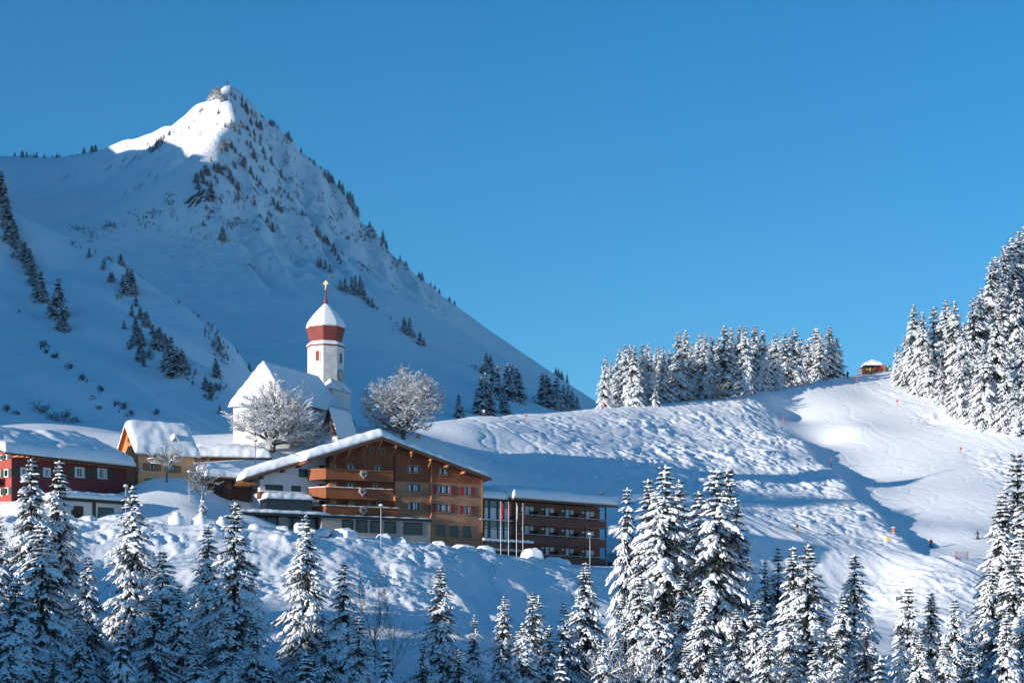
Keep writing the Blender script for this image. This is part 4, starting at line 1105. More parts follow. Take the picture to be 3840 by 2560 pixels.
MB().box(A2(600, 1100, -.9)[0], A2(690, 1100, -.9)[0], -.9, -.56, -2, zc0 - .03).build('grey_pier', M['beige'], ho)
for q in [(1188, 1278, 1102, 1205), (1316, 1408, 1106, 1214), (1447, 1540, 1112, 1216), (1578, 1670, 1118, 1222), (1752, 1912, 1130, 1236)]:
    window(ho, *wz(A2, *q, WB + .25), WB + .25, 1, curtain=False, trim='frame_dark', sill=None, name='dining_room_window')
# vent with snow hat on the canopy
uv, zv = A2(775, 985, 0)
vt = MB().tube([(uv, .3, zc1 + .1), (uv, .3, zc1 + 1.15)], .22, 10).build('vent_pipe', M['metal'], ho)
MB().ball((uv, .3, zc1 + 1.25), .42, 12, 8, sc=(1, 1, .75)).build('snow_hat', M['snow_roof'], vt, True)

# three wreaths hang on the balconies
def heart(x, y, lab):
    u, z = A2(x, y, -1.12)
    pts = []
    for i in range(28):
        t = 2 * math.pi * i / 28
        pts.append((.46 * (math.sin(t) ** 3) * 1.05, (13 * math.cos(t) - 5 * math.cos(2 * t) - 2 * math.cos(3 * t) - math.cos(4 * t)) / 16 * .50))
    p = HF.world(u, -1.12, z)
    m = MB().tube([(a, 0, b) for a, b in pts] + [(pts[0][0], 0, pts[0][1])], .23, 7)
    o = m.build('heart_wreath', M['wreath'], None, True)
    o.location = p; o.rotation_euler = (0, 0, HF.a)
    tag(o, lab, 'wreath', 'heart wreaths on the hotel balconies')
M['wreath'] = mat_plain('frosted_twigs', (0.30, 0.26, 0.24), 0.9, var=.7, vs=9, bump=1.0, bs=14)
heart(1383, 680, 'frosted heart wreath on the topmost hotel balcony')
heart(1372, 838, 'frosted heart wreath on the middle hotel balcony')
heart(1379, 1013, 'frosted heart wreath on the lowest hotel balcony')

# ================================================================ annex
AF = Frame(0.62, 318.0, 18.5, 38.0)
an = AF.root('hotel_annex'); an['label'] = 'flat-roofed brown annex with three rows of long balconies behind flagpoles'; an['category'] = 'annex'
B3 = lambda x, y, w=0.0: AF.at(*Z3(x, y), w)
uR_ = B3(1893, 1200, 0)[0]; uRB = B3(1835, 1200, 1.6)[0]
e0, ez0 = B3(1070, 908, -.4); e1, ez1 = B3(2005, 992, -.4)
ezf = (ez0 + ez1) / 2
uLK = B3(770, 1000, 1.2)[0]                       # left end of the glass link
MB().box(0, uRB, 1.6, 12.5, -3, ezf - .02).build('wall', M['boards_dark'], an)
M['annex_wall'] = mat_planks('annex_wall_boards', (0.16, 0.06, 0.034), (0.25, 0.10, 0.052), True, .2)
an.children[0].data.materials[0] = M['annex_wall']
ars = (1.6) / 12.0
aroof = lambda U, W: ezf + .3 + ars * (W + .4) * .55
rfm = MB().prism([(-.4, ezf), (13, ezf + .55 * ars * 13.4), (13, ezf + .3 + .55 * ars * 13.4), (-.4, ezf + .3)], 'u', -.8, e1)
arf = rfm.build('roof', M['fascia'], an)
ulk2 = B3(965, 890, .4)[0]
snow_slab('snow_load', aroof, -.7, e1 - .1, -.3, 12.8, 1.7, arf, .3, 1.5, .35, .08, 21.0, step=lambda U, W: .5 * sstep(1, 5, W))
# glazed link
zlk = B3(900, 925, 1.0)[1]
MB().box(uLK - 1, -.82, .9, 12, zlk, zlk + .3).build('link_roof', M['metal_dark'], an)
snow_slab('link_snow', lambda U, W: zlk + .31 + 0.09 * (W - 1), uLK - 1, -.5, .95, 12, 1.3, an, .3, 1.2, .3, .1, 31.0)
MB().box(uLK - 1, -.03, 1.2, 11.5, -3, zlk).build('link_glazing', M['glass_grey'], an)
lm = MB()
for x in (770, 822, 897, 953, 1005, 1055):
    a = B3(x, 1000, 1.15)[0]
    lm.box(a - .07, a + .07, 1.05, 1.2, -2, zlk)
for y in (985, ):
    z = B3(900, y, 1.15)[1]; lm.box(uLK - 1, -.04, 1.06, 1.2, z - .05, z + .05)
z = B3(900, 1182, 1.15)[1]; lm.box(uLK - 1, -.04, 1.06, 1.2, z - .05, z + .05)
lm.build('link_mullions', M['frame_dark'], an)
zsl = B3(900, 1098, 1.0)[1]
MB().box(uLK - 1, -.05, .7, 1.2, zsl - .12, zsl + .02).build('link_floor_edge', M['white_paint'], an)
for (x0, x1, y0, y1) in [(772, 805, 985, 1085), (828, 880, 982, 1088), (905, 935, 990, 1092), (955, 998, 985, 1095), (772, 800, 1160, 1260), (832, 890, 1168, 1264), (955, 1005, 1170, 1268), (905, 940, 1165, 1266)]:
    u0, u1, z0, z1 = wz(B3, x0, x1, y0, y1, 1.19)
    MB().box(u0, u1, 1.17, 1.195, z0, z1).build('curtain', M['curtain'], an)
# terrace deck in front of the link, with snow on its railing
tu0, tz = B3(765, 1275, -1.4); tu1, _ = B3(1222, 1300, -1.4)
tdk = MB().box(tu0, tu1, -1.4, 1.1, tz - 1.55, tz - 1.3).build('terrace', M['lattice'], an)
tr_ = MB()
for i in range(26):
    a = tu0 + (tu1 - tu0) * i / 25
    tr_.box(a - .03, a + .03, -1.4, -1.34, tz - 1.3, tz - .25)
tr_.box(tu0, tu1, -1.41, -1.33, tz - .26, tz - .19)
tr_.build('railing', M['frame_dark'], tdk)
MB().tube([(tu0 + (tu1 - tu0) * i / 30, -1.37, tz - .02 + .04 * math.sin(i * 1.9)) for i in range(31)], [.2 + .05 * math.sin(i * 2.6) for i in range(31)], 7).build('rail_snow', M['snow_roof'], tdk, True)
MB().box(tu0, tu1 + 1, 1.0, 1.1, -3.5, tz - 1.5).build('basement_void', M['void'], an)
# balconies: parapet, deck, slab; posts
rows = [(B3(1500, 1070)[1], B3(1500, 1155)[1]), (B3(1500, 1246)[1], B3(1500, 1330)[1]), (B3(1500, 1423)[1], B3(1500, 1500)[1] - .6)]
for i, (zt, z0) in enumerate(rows):
    ul = B3(1078, 1050, 0)[0] if i < 2 else B3(1380, 1420, 0)[0] - 2
    m = MB().box(ul, uR_, 0, .07, z0, zt - .28).box(uR_ - .07, uR_, .07, 1.6, z0, zt - .28).box(ul, ul + .07, .07, 1.6, z0, zt - .28)
    o = m.build('balcony', M['boards_red'], an)
    MB().box(ul, uR_, .07, 1.6, z0 + .02, z0 + .22).build('deck', M['lattice'], o)
    rl = MB().box(ul, uR_ + .02, -.03, .1, zt - .08, zt).box(uR_ - .1, uR_ + .02, .1, 1.6, zt - .08, zt)
    for k in range(14):
        a = ul + (uR_ - ul) * k / 13
        rl.box(a - .02, a + .02, 0, .05, zt - .28, zt - .08)
    rl.build('handrail', M['metal'], o)
for x in (1145, 1335, 1520, 1705, 1892):
    a = B3(x, 1100, .1)[0]
    MB().box(a - .09, a + .09, .1, .26, -2, ezf).build('post', M['frame_dark'], an)
MB().tube([(uR_ - .05, .18, ezf - .35), (uR_ - 1.1, 1.6, ezf - .9)], .05, 5).build('brace', M['frame_dark'], an)
# room fronts: window and door with white curtains, dark partitions between
units = [[(1110, 1127, 0), (1145, 1182, 1), (1190, 1225, 0)], [(1297, 1328, 2), (1337, 1366, 1), (1376, 1412, 0)], [(1482, 1515, 2), (1522, 1550, 1), (1561, 1592, 0)], [(1667, 1697, 2), (1707, 1740, 1), (1747, 1780, 0)]]
tops = [975, 990, 1006, 1021]
for r, dy in enumerate((0, 180, 355)):
    for k, un in enumerate(units):
        if r == 2 and k == 0: continue
        for (x0, x1, kind) in un:
            y0 = tops[k] + dy + (3 if kind != 1 else 0)
            hgt = {0: 42, 1: 70, 2: 16}[kind]
            u0, u1, z0, z1 = wz(B3, x0, x1, y0, y0 + hgt, 1.55)
            nm = 'balcony_door' if kind == 1 else 'window'
            fr_ = MB().box(u0 - .12, u1 + .12, 1.53, 1.6, z0 - .14, z1 + .12).build(nm, M['frame_dark'], an)
            MB().box(u0, u1, 1.505, 1.53, z0, z1).build('curtain', M['curtain'], fr_)
    zt, z0 = rows[r]
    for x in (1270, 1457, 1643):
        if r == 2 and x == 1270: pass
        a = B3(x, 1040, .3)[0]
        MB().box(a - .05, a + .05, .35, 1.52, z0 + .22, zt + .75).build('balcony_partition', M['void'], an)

# ================================================================ red house
k0 = unproj(43, 1870, 285)
RF = Frame(k0[0], k0[1], k0[2] - 1.0, 51.0)
rh = RF.root('red_house'); rh['label'] = 'large dark red house with green shutters under a thick snow roof'; rh['category'] = 'house'
A1 = lambda x, y, w=0.0: RF.at(*Z1(x, y), w)
uq = A1(1165, 750)[0]
zeL = A1(105, 498)[1]; zeR = A1(1178, 600)[1]
zev = (zeL + zeR) / 2 + .2
MB().box(.01, uq, 0, 12, -2.5, zev + .6).build('shaded_wall', M['maroon'], rh)  # side away from the sun, its shade painted in as maroon
MB().box(-.02, .01, -.03, 12, -2.5, zev + .6).build('sunlit_wall', M['red'], rh)  # sun side of the same house, light painted in as brighter red
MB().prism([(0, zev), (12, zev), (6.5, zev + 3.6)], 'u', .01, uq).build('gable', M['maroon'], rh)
rsl = .40
rhz = lambda U, W: np.minimum(zev + rsl * (W + 1.5) - .35, zev + rsl * (14.2 - W) - .35) + 0 * U
ridge_w = 6.35
rr = MB()
ur0, ur1 = -2.2, uq + .6
zz = lambda w: float(rhz(np.array(0.), np.array(w)))
rr.prism([(-1.5, zz(-1.5) - .2), (ridge_w, zz(ridge_w) - .2), (14.2, zz(14.2) - .2), (14.2, zz(14.2)), (ridge_w, zz(ridge_w)), (-1.5, zz(-1.5))], 'u', ur0, ur1)
rro = rr.build('roof', M['frame_dark'], rh)
uh = A1(430, 410, 2)[0]
hole = lambda U, W: -0.9 * np.exp(-((U - uh) / 1.5) ** 2 - ((W - 2.2) / .9) ** 2) + .55 * sstep(uh + .5, uh + 2.5, U) * sstep(2.2, 3.5, W) * sstep(uq - 1, uq - 7, U) - .4 * sstep(uh + 1, uh - 1, U) * sstep(2.4, 0, W)
snow_slab('snow_load', rhz, ur0 + .05, ur1 - .05, -1.45, 14.1, 1.65, rro, .3, 1.5, .3, .14, 41.0, step=hole)
eb = MB()
for i in range(24):
    a = .2 + (uq - .4) * i / 23
    eb.box(a - .08, a + .08, -1.4, 0, zz(-1.4) - .42, zz(-1.4) - .21)
eb.build('rafter', M['beam'], rro)
for q in [(690, 768, 622, 706), (897, 975, 633, 717), (400, 458, 628, 700), (190, 250, 625, 698)]:
    b = wz(A1, *q, 0)
    wd = window(rh, *b, 0, 2, frame='frame_white', trim='frame_white', sill='frame_white')
    shutters(wd, *b, 0, 'shutter_green', 1.0)
A1s = lambda x, y: RF.side(*Z1(x, y), 0.0)
for (x0, x1, y0, y1) in [(0, 25, 500, 555), (38, 70, 500, 545), (40, 80, 630, 710), (-10, 8, 640, 700), (5, 30, 810, 880), (45, 80, 800, 870)]:
    wa, za = A1s(x0, y1); wb_, zb2 = A1s(x1, y0)
    lo, hi = sorted([wa, wb_])
    fr_ = MB().box(-.09, -.02, lo, hi, min(za, zb2), max(za, zb2)).build('window', M['frame_white'], rh)
    MB().box(-.11, -.09, lo + .15, hi - .15, min(za, zb2) + .15, max(za, zb2) - .15).build('pane', M['glass'], fr_)
    MB().box(-.1, -.02, lo - .75, lo - .05, min(za, zb2), max(za, zb2)).box(-.1, -.02, hi + .05, hi + .75, min(za, zb2), max(za, zb2)).build('shutter', M['shutter_green'], fr_)
wa, za = A1s(-30, 790); wb_, zb2 = A1s(35, 705)
bal = MB().box(-1.1, -1.02, min(wa, wb_), max(wa, wb_), min(za, zb2), max(za, zb2)).box(-1.02, -.02, min(wa, wb_), max(wa, wb_), min(za, zb2), min(za, zb2) + .15).build('balcony', M['boards_dark'], rh)
# garage wing with a flat snow roof in front of the red house
gz = unproj(*Z1(650, 1060), 281)
GF = Frame(gz[0], gz[1], gz[2] - .5, 40.0)
ga = GF.root('garage'); ga['label'] = 'low white garage with flat snowy roof in front of the red house'; ga['category'] = 'garage'
G1 = lambda x, y, w=0.0: GF.at(*Z1(x, y), w)
ug = G1(1120, 1000)[0]; ugl = G1(560, 1000)[0]; zg1 = G1(900, 942)[1]; zg2 = G1(900, 912, -.8)[1]
MB().box(ugl, ug, 0, 5, -2, zg1).build('wall', M['plaster'], ga)
gro = MB().box(ugl - .5, ug + .6, -.8, 5, zg1, zg2).build('roof', M['frame_dark'], ga)
snow_slab('snow_load', lambda U, W: zg2 + 0 * U, ugl - .5, ug + .6, -.75, 5, 1.0, gro, .25, 1.0, .4, .08, 51.0)
for q, mt in [((655, 765, 970, 1075), 'fascia'), ((900, 1045, 985, 1070), 'frame_dark')]:
    u0, u1, z0, z1 = wz(G1, *q, 0)
    o = MB().box(u0, u1, -.06, .02, z0 - .8, z1).build('garage_door' if mt == 'fascia' else 'window', M[mt], ga)
    MB().box(u0 + .15, u1 - .15, -.075, -.06, z0 - .6, z1 - .12).build('panel' if mt == 'fascia' else 'pane', M['boards_dark'] if mt == 'fascia' else M['glass'], o)
MB().box(G1(850, 1000)[0], G1(872, 1000)[0], -.3, -.02, -2, zg1 - .01).build('corner_pillar', M['frame_dark'], ga)

# ================================================================ ochre house
k1 = unproj(*Z1(1272, 750), 303)
YF = Frame(k1[0], k1[1], k1[2] - .5, 27.0)
yh = YF.root('ochre_house'); yh['label'] = 'ochre house with steep snowy roof and small gabled dormer'; yh['category'] = 'house'
Y1 = lambda x, y, w=0.0: YF.at(*Z1(x, y), w)
uy = Y1(1782, 650)[0]; zy = (Y1(1275, 520)[1] + Y1(1782, 565)[1]) / 2 + .95
YD = 9.6
ysl = 0.86
MB().box(0, uy, 0, YD, -3, zy).build('ochre_wall', M['yellow'], yh)
MB().box(-.06, -.005, -.02, YD, -3, zy).prism([(0, zy), (YD, zy), (YD / 2, zy + YD / 2 * ysl)], 'u', -.06, -.005).build('gable_wall', M['orange_wood'], yh)
MB().prism([(0, zy), (YD, zy), (YD / 2, zy + YD / 2 * ysl)], 'u', 0, uy).build('gable', M['yellow'], yh)
yro = lambda U, W: np.minimum(zy + ysl * W, zy + ysl * (YD - W)) + .12 + 0 * U
yr = MB()
y_ = lambda w: float(yro(np.array(0.), np.array(w)))
yr.prism([(-.7, y_(-.7) - .14), (YD / 2, y_(YD / 2) - .14), (YD + .7, y_(YD + .7) - .14), (YD + .7, y_(YD + .7)), (YD / 2, y_(YD / 2)), (-.7, y_(-.7))], 'u', -.7, uy + .8)
yroo = yr.build('roof', M['beam'], yh)
snow_slab('snow_load', yro, -.7, uy + .8, -.75, YD + .7, 1.05, yroo, .28, 1.0, .35, .12, 61.0)
for q in [(1368, 1424, 585, 643), (1570, 1608, 602, 662)]:
    b = wz(Y1, *q, 0)
    wd = window(yh, *b, 0, 2, trim='trim')
    shutters(wd, *b, 0, 'shutter_wood', .8)
b = wz(Y1, 1335, 1400, 722, 760, 0); window(yh, *b, 0, 2)
Y1s = lambda x, y: YF.side(*Z1(x, y), -.06)
for (x0, x1, y0, y1) in [(1070, 1095, 310, 355), (1190, 1235, 612, 632), (1190, 1222, 705, 770), (1140, 1160, 420, 470)]:
    hi_ = {310: (YD / 2 - .5, zy + 1.7, .9, 1.0), 612: (1.6, zy - 2.4, 1.1, .7), 705: (1.6, zy - 5.2, 1.1, 1.5), 420: (YD / 2 - 2.4, zy + .1, .7, 1.1)}[y0]
    lo, hi, zl, zh = hi_[0], hi_[0] + hi_[2], hi_[1], hi_[1] + hi_[3]
    fr_ = MB().box(-.14, -.06, lo, hi, zl, zh).build('window', M['shutter_wood'], yh)
    MB().box(-.16, -.14, lo + .15, hi - .15, zl + .15, zh - .15).build('pane', M['glass'], fr_)
# dormer
du0, dz0 = Y1(1540, 500, 1.2); du1, _ = Y1(1672, 505, 1.2); dza = Y1(1607, 352, 1.2)[1]; dze = Y1(1607, 425, 1.2)[1]
dm = (du0 + du1) / 2
dd = MB().prism([(du0, dz0 - 1.2), (du1, dz0 - 1.2), (du1, dze), (dm, dza - .25), (du0, dze)], 'w', 1.2, 4.2).build('dormer', M['orange_wood'], yh)
MB().box(dm + .1, du1 - .3, 1.12, 1.2, dz0, dze - .1).build('window', M['glass'], dd)
dro = lambda U, W: dza - (dza - dze) * np.abs(U - dm) / ((du1 - du0) / 2)
MB().prism([(du0 - .5, float(dro(np.array(du0 - .5), 0)) - .02), (dm, dza - .02), (du1 + .5, float(dro(np.array(du1 + .5), 0)) - .02), (du1 + .5, float(dro(np.array(du1 + .5), 0)) - .26), (dm, dza - .26), (du0 - .5, float(dro(np.array(du0 - .5), 0)) - .26)], 'w', .85, 4).build('dormer_roof', M['beam'], dd)
snow_slab('snow_load', dro, du0 - .5, du1 + .5, .85, 4.2, .75, dd, .22, .7, .35, .08, 71.0)
# white bell ornament on the wall
ub, zb3 = Y1(1293, 660); 
MB().lathe([(.05, zb3 + .75), (.12, zb3 + .6), (.2, zb3 + .2), (.35, zb3), (.02, zb3 - .05)], 10, (ub, -.2)).build('bell_ornament', M['white_paint'], yh)

# ================================================================ barn and the flat roof behind it
kb = unproj(*Z1(1910, 830), 302)
BF = Frame(kb[0], kb[1], kb[2] - .5, 25.0)
ba = BF.root('barn'); ba['label'] = 'small dark wooden shed with rounded snow roof left of the hotel'; ba['category'] = 'shed'
Q1 = lambda x, y, w=0.0: BF.at(*Z1(x, y), w)
ub1_ = Q1(2250, 800)[0]; um = Q1(2135, 800)[0]; zbt = Q1(2000, 722)[1]
MB().box(0, um, 0, 5, -3, zbt).build('wall', M['barn'], ba)
MB().box(um + .02, ub1_ + 1, .8, 5, -4, zbt + .6).build('dark_lean_to', M['boards_dark'], ba)
MB().box(um * .42, um * .62, -.05, .0, .3, zbt - .4).build('window', M['void'], ba)
bro_ = MB().box(-.6, ub1_ + 1, -.7, 5.5, zbt, zbt + .2).build('roof', M['fascia'], ba)
snow_slab('snow_load', lambda U, W: zbt + .2 + .12 * (W + .7), -.6, um + 1.6, -.65, 5.5, 2.0, bro_, .25, 1.9, .2, .12, 81.0)
# long low building whose snow roof shows behind the barn
kf = unproj(*Z1(1770, 560), 318)
FF = Frame(kf[0], kf[1], kf[2] - 2.5, 12.0)
lb = FF.root('low_building'); lb['label'] = 'long low building seen only as a flat snow roof below the church'; lb['category'] = 'building'
L1 = lambda x, y, w=0.0: FF.at(*Z1(x, y), w)
ul1 = L1(2500, 520)[0]; zl1 = L1(2100, 530)[1]
MB().box(.3, ul1, .3, 6, -2, zl1 - .1).build('wall', M['boards_dark'], lb)
lro = MB().box(0, ul1, 0, 6.5, zl1 - .1, zl1 + .1).build('roof', M['fascia'], lb)
snow_slab('snow_load', lambda U, W: zl1 + .1 + .22 * W, 0, ul1, .05, 6.5, 1.6, lro, .3, 2.2, .2, .1, 91.0)
# ---------------------------------------------------------------- trees
M['needles'] = mat_island('spruce_needles', [(0.0, (0.010, 0.016, 0.012)), (0.45, (0.022, 0.032, 0.022)), (0.84, (0.045, 0.052, 0.042)), (0.91, (0.30, 0.32, 0.34)), (1.0, (0.62, 0.64, 0.68))])
M['needles_far'] = mat_island('far_spruce_needles', [(0.0, (0.010, 0.017, 0.015)), (0.6, (0.024, 0.034, 0.026)), (0.85, (0.05, 0.06, 0.055)), (1.0, (0.35, 0.37, 0.40))])
M['bark'] = mat_plain('bark', (0.075, 0.052, 0.040), 0.9, var=.4, vs=4, bump=.6, bs=8)
M['bark_grey'] = mat_plain('grey_bark', (0.12, 0.098, 0.085), 0.9, var=.3, vs=5)
M['twig'] = mat_plain('bare_twigs', (0.075, 0.055, 0.045), 0.9, var=.3, vs=3)

def _ico():
    t = (1 + 5 ** .5) / 2
    v = [(-1, t, 0), (1, t, 0), (-1, -t, 0), (1, -t, 0), (0, -1, t), (0, 1, t), (0, -1, -t), (0, 1, -t), (t, 0, -1), (t, 0, 1), (-t, 0, -1), (-t, 0, 1)]
    f = [(0, 11, 5), (0, 5, 1), (0, 1, 7), (0, 7, 10), (0, 10, 11), (1, 5, 9), (5, 11, 4), (11, 10, 2), (10, 7, 6), (7, 1, 8), (3, 9, 4), (3, 4, 2), (3, 2, 6), (3, 6, 8), (3, 8, 9), (4, 9, 5), (2, 4, 11), (6, 2, 10), (8, 6, 7), (9, 8, 1)]
    v = [np.array(p) / np.linalg.norm(p) for p in v]
    f2, mid = [], {}
    def m(a, b):
        k = (min(a, b), max(a, b))
        if k not in mid:
            p = v[a] + v[b]; v.append(p / np.linalg.norm(p)); mid[k] = len(v) - 1
        return mid[k]
    for a, b, c in f:
        x, y, z = m(a, b), m(b, c), m(c, a)
        f2 += [(a, x, z), (b, y, x), (c, z, y), (x, y, z)]
    return np.array(v), np.array(f2)
ICO_V, ICO_F = _ico()

def spruce(seed, H=20.0, Rb=3.0, levels=38, droop=1.0, snow=1.0, bare=0.04, gap=0.0, taper=0.85, fine=1.0, bw=1.0):
    """arrays for one spruce: trunk, needles (loose blades), snow (lumps lying on the branches)"""
    rs = np.random.RandomState(seed)
    br = []
    side = 1 + 0.22 * np.sin(np.arange(12) * 2.1 + seed)
    for i in range(levels):
        t = (i + rs.uniform(-.3, .3)) / levels
        z = H * (bare + (0.985 - bare) * (1 - (1 - t) ** 1.12))
        rel = 1 - z / H
        n = int(rs.randint(5, 8) * (0.75 + 0.4 * rel)) if rel > 0.08 else 4
        lmul = rs.uniform(.84, 1.12)
        a0 = rs.uniform(0, 6.28)
        for k in range(n):
            a = a0 + 2 * math.pi * k / n + rs.uniform(-.35, .35)
            if rs.rand() < gap: continue
            L = (Rb * min(1.0, (rel * 1.25 + .02) ** taper) * lmul * rs.uniform(.68, 1.12)) * side[int(a / 6.2832 * 12) % 12] + .12
            if bare < .1 and rel > .9: L *= .8
            pit = (0.75 * math.exp(-rel * 9) - 0.16 - 0.30 * min(1, rel * 1.6) * droop) + rs.uniform(-.12, .12)
            br.append((a, z, L, pit, rel))
    bl_o, bl_d, bl_l, bl_w, bl_n = [], [], [], [], []
    sn = []
    tw = MB()
    for (a, z, L, pit, rel) in br:
        ca, sa = math.cos(a), math.sin(a)
        dirh = np.array([ca, sa, 0.0]); lat = np.array([-sa, ca, 0.0])
        sag = -.22 * droop * L
        P = lambda s: dirh * (L * s) + np.array([0, 0, z + L * s * pit + sag * s * s + .10 * L * s ** 4])
        for s in np.arange(.10, 1.02, max(.07 / fine, .135 / (L * fine + .2))):
            p = P(s)
            tl = (0.16 + .34 * L * (1 - s) ** .8 * min(1, s * 3)) * rs.uniform(.7, 1.2)
            for sd in (-1, 1):
                d = dirh * rs.uniform(.45, .9) + lat * sd * rs.uniform(.5, 1.0) + np.array([0, 0, rs.uniform(-.75, -.1)])
                bl_o.append(p + lat * sd * .02); bl_d.append(d / np.linalg.norm(d)); bl_l.append(tl); bl_w.append(rs.uniform(.09, .17)); bl_n.append((rs.uniform(-.6, .6), rs.uniform(-.6, .6), 1.0))
            # hanging fringe
            d = np.array([ca * .25 + rs.uniform(-.3, .3), sa * .25 + rs.uniform(-.3, .3), -1.0])
            bl_o.append(p + lat * rs.uniform(-.3, .3) * tl); bl_d.append(d / np.linalg.norm(d)); bl_l.append(rs.uniform(.2, .5) * min(1, .4 + L * .4)); bl_w.append(rs.uniform(.07, .14)); bl_n.append((ca, sa, .1))
        tip = P(1.0)
        bl_o.append(P(.9)); bl_d.append((tip - P(.8)) / np.linalg.norm(tip - P(.8))); bl_l.append(.4 + .1 * L); bl_w.append(.12); bl_n.append((0, 0, 1))
        # snow
        cover = snow * rs.choice([0.0, .55, 1.0, 1.25], p=[.29, .32, .30, .09])
        if cover > 0:
            nb = max(2, int(L * 3.6))
            for q in range(nb):
                s = .28 + .74 * (q + rs.uniform(.1, .9)) / nb
                if rs.rand() < .14: continue
                p = P(min(s, 1.02))
                wdt = (.105 + .125 * L ** .6 * (1.15 - s) * 1.1) * cover * rs.uniform(.75, 1.25)
                ln = max(wdt, L / nb * .9) * rs.uniform(.9, 1.35)
                sn.append((p + np.array([0, 0, .05]) + lat * rs.uniform(-.08, .08) * L, a + rs.uniform(-.3, .3), pit + 2 * sag / L * s, ln, wdt, wdt * rs.uniform(.5, .75)))
                for sd in ((-1, 1) if L > .9 else ()):
                    if rs.rand() > .62: continue
                    tl = .30 * L * (1.05 - s) * rs.uniform(.7, 1.3) + .1
                    p2 = p + lat * sd * tl + dirh * tl * .6 + np.array([0, 0, -.12 - .2 * tl])
                    sn.append((p2, a + sd * .8, pit - .35, rs.uniform(.2, .42) * min(1.2, .5 + .3 * L), rs.uniform(.10, .18), rs.uniform(.07, .12)))
    # snow on the leader
    for q in range(5):
        sn.append((np.array([rs.uniform(-.05, .05), rs.uniform(-.05, .05), H * .985 - q * .32]), rs.uniform(0, 6), 0, .12 + .03 * q, .11 + .03 * q, .2))
    O, Dv, Ln, Wd, Nn = map(np.array, (bl_o, bl_d, bl_l, bl_w, bl_n))
    wv = np.cross(Dv, Nn); wv /= np.linalg.norm(wv, axis=1)[:, None] + 1e-6
    bend = np.zeros_like(Dv); bend[:, 2] = -.18
    mid = O + Dv * (Ln * .55)[:, None] + bend * .2 * Ln[:, None]
    end = O + (Dv + bend) * Ln[:, None]
    Wd = Wd * bw
    Vb = np.stack([O, mid + wv * Wd[:, None] * .5, end, mid - wv * Wd[:, None] * .5], 1).reshape(-1, 3)
    Fb = np.arange(len(Vb)).reshape(-1, 4)
    Vs, Fs = [], []
    for (p, a, pt, l, w, h) in sn:
        v = ICO_V * (1 + .30 * (rs.rand(len(ICO_V), 1) - .5)) * np.array([l, w, h])
        v[:, 2] = np.where(v[:, 2] < 0, v[:, 2] * .55, v[:, 2])
        c, s_ = math.cos(pt), math.sin(pt)
        x, zz_ = v[:, 0] * c - v[:, 2] * s_, v[:, 0] * s_ + v[:, 2] * c
        ca, sa = math.cos(a), math.sin(a)
        Fs.append(ICO_F + len(Vs) * len(ICO_V))
        Vs.append(np.stack([x * ca - v[:, 1] * sa, x * sa + v[:, 1] * ca, zz_], 1) + p)
    tk = MB().tube([(0, 0, -3.0), (0, 0, H * .25), (.06, 0, H * .6), (0, .03, H * .99)], [H * .013, H * .011, H * .007, .015], 7)
    return tk, (Vb, Fb), (np.concatenate(Vs), np.concatenate(Fs))

VARS = []
for i, kw in enumerate([
        dict(H=20, Rb=3.9, levels=42, droop=1.0),
        dict(H=20, Rb=3.3, levels=46, droop=1.25, snow=1.1),
        dict(H=20, Rb=4.3, levels=40, droop=.9, snow=.9, gap=.06),
        dict(H=20, Rb=3.6, levels=38, droop=1.4, snow=1.15, gap=.05),
        dict(H=20, Rb=3.6, levels=38, droop=1.1, snow=1.3, taper=.7),
        dict(H=10, Rb=2.6, levels=22, droop=1.0, snow=1.25),
        dict(H=20, Rb=3.4, levels=34, droop=1.0, snow=.6, gap=.10)]):
    t, n, s_ = spruce(100 + i, **kw)
    VARS.append((kw['H'], kw['Rb'], mesh_data('trunk', np.concatenate(t.V), t.Fs, M['bark'], True), mesh_data('needles', *n, M['needles']), mesh_data('snow', *s_, M['snow_clump'], True)))

def put_spruce(name, var, base, h, wf=1.0, rot=None, lab=None, group=None, cat='spruce', top_only=False):
    H, Rb, mt, mn, ms = VARS[var]
    o = empty(name, tuple(base), random.uniform(0, 6.28) if rot is None else rot)
    k = h / H
    o.scale = (k * wf, k * wf, k)
    for nm, me in (('trunk', mt), ('crown', mn), ('snow_load', ms)):
        link(nm, me, o)
    tag(o, lab, cat, group)
    return o

random.seed(11)
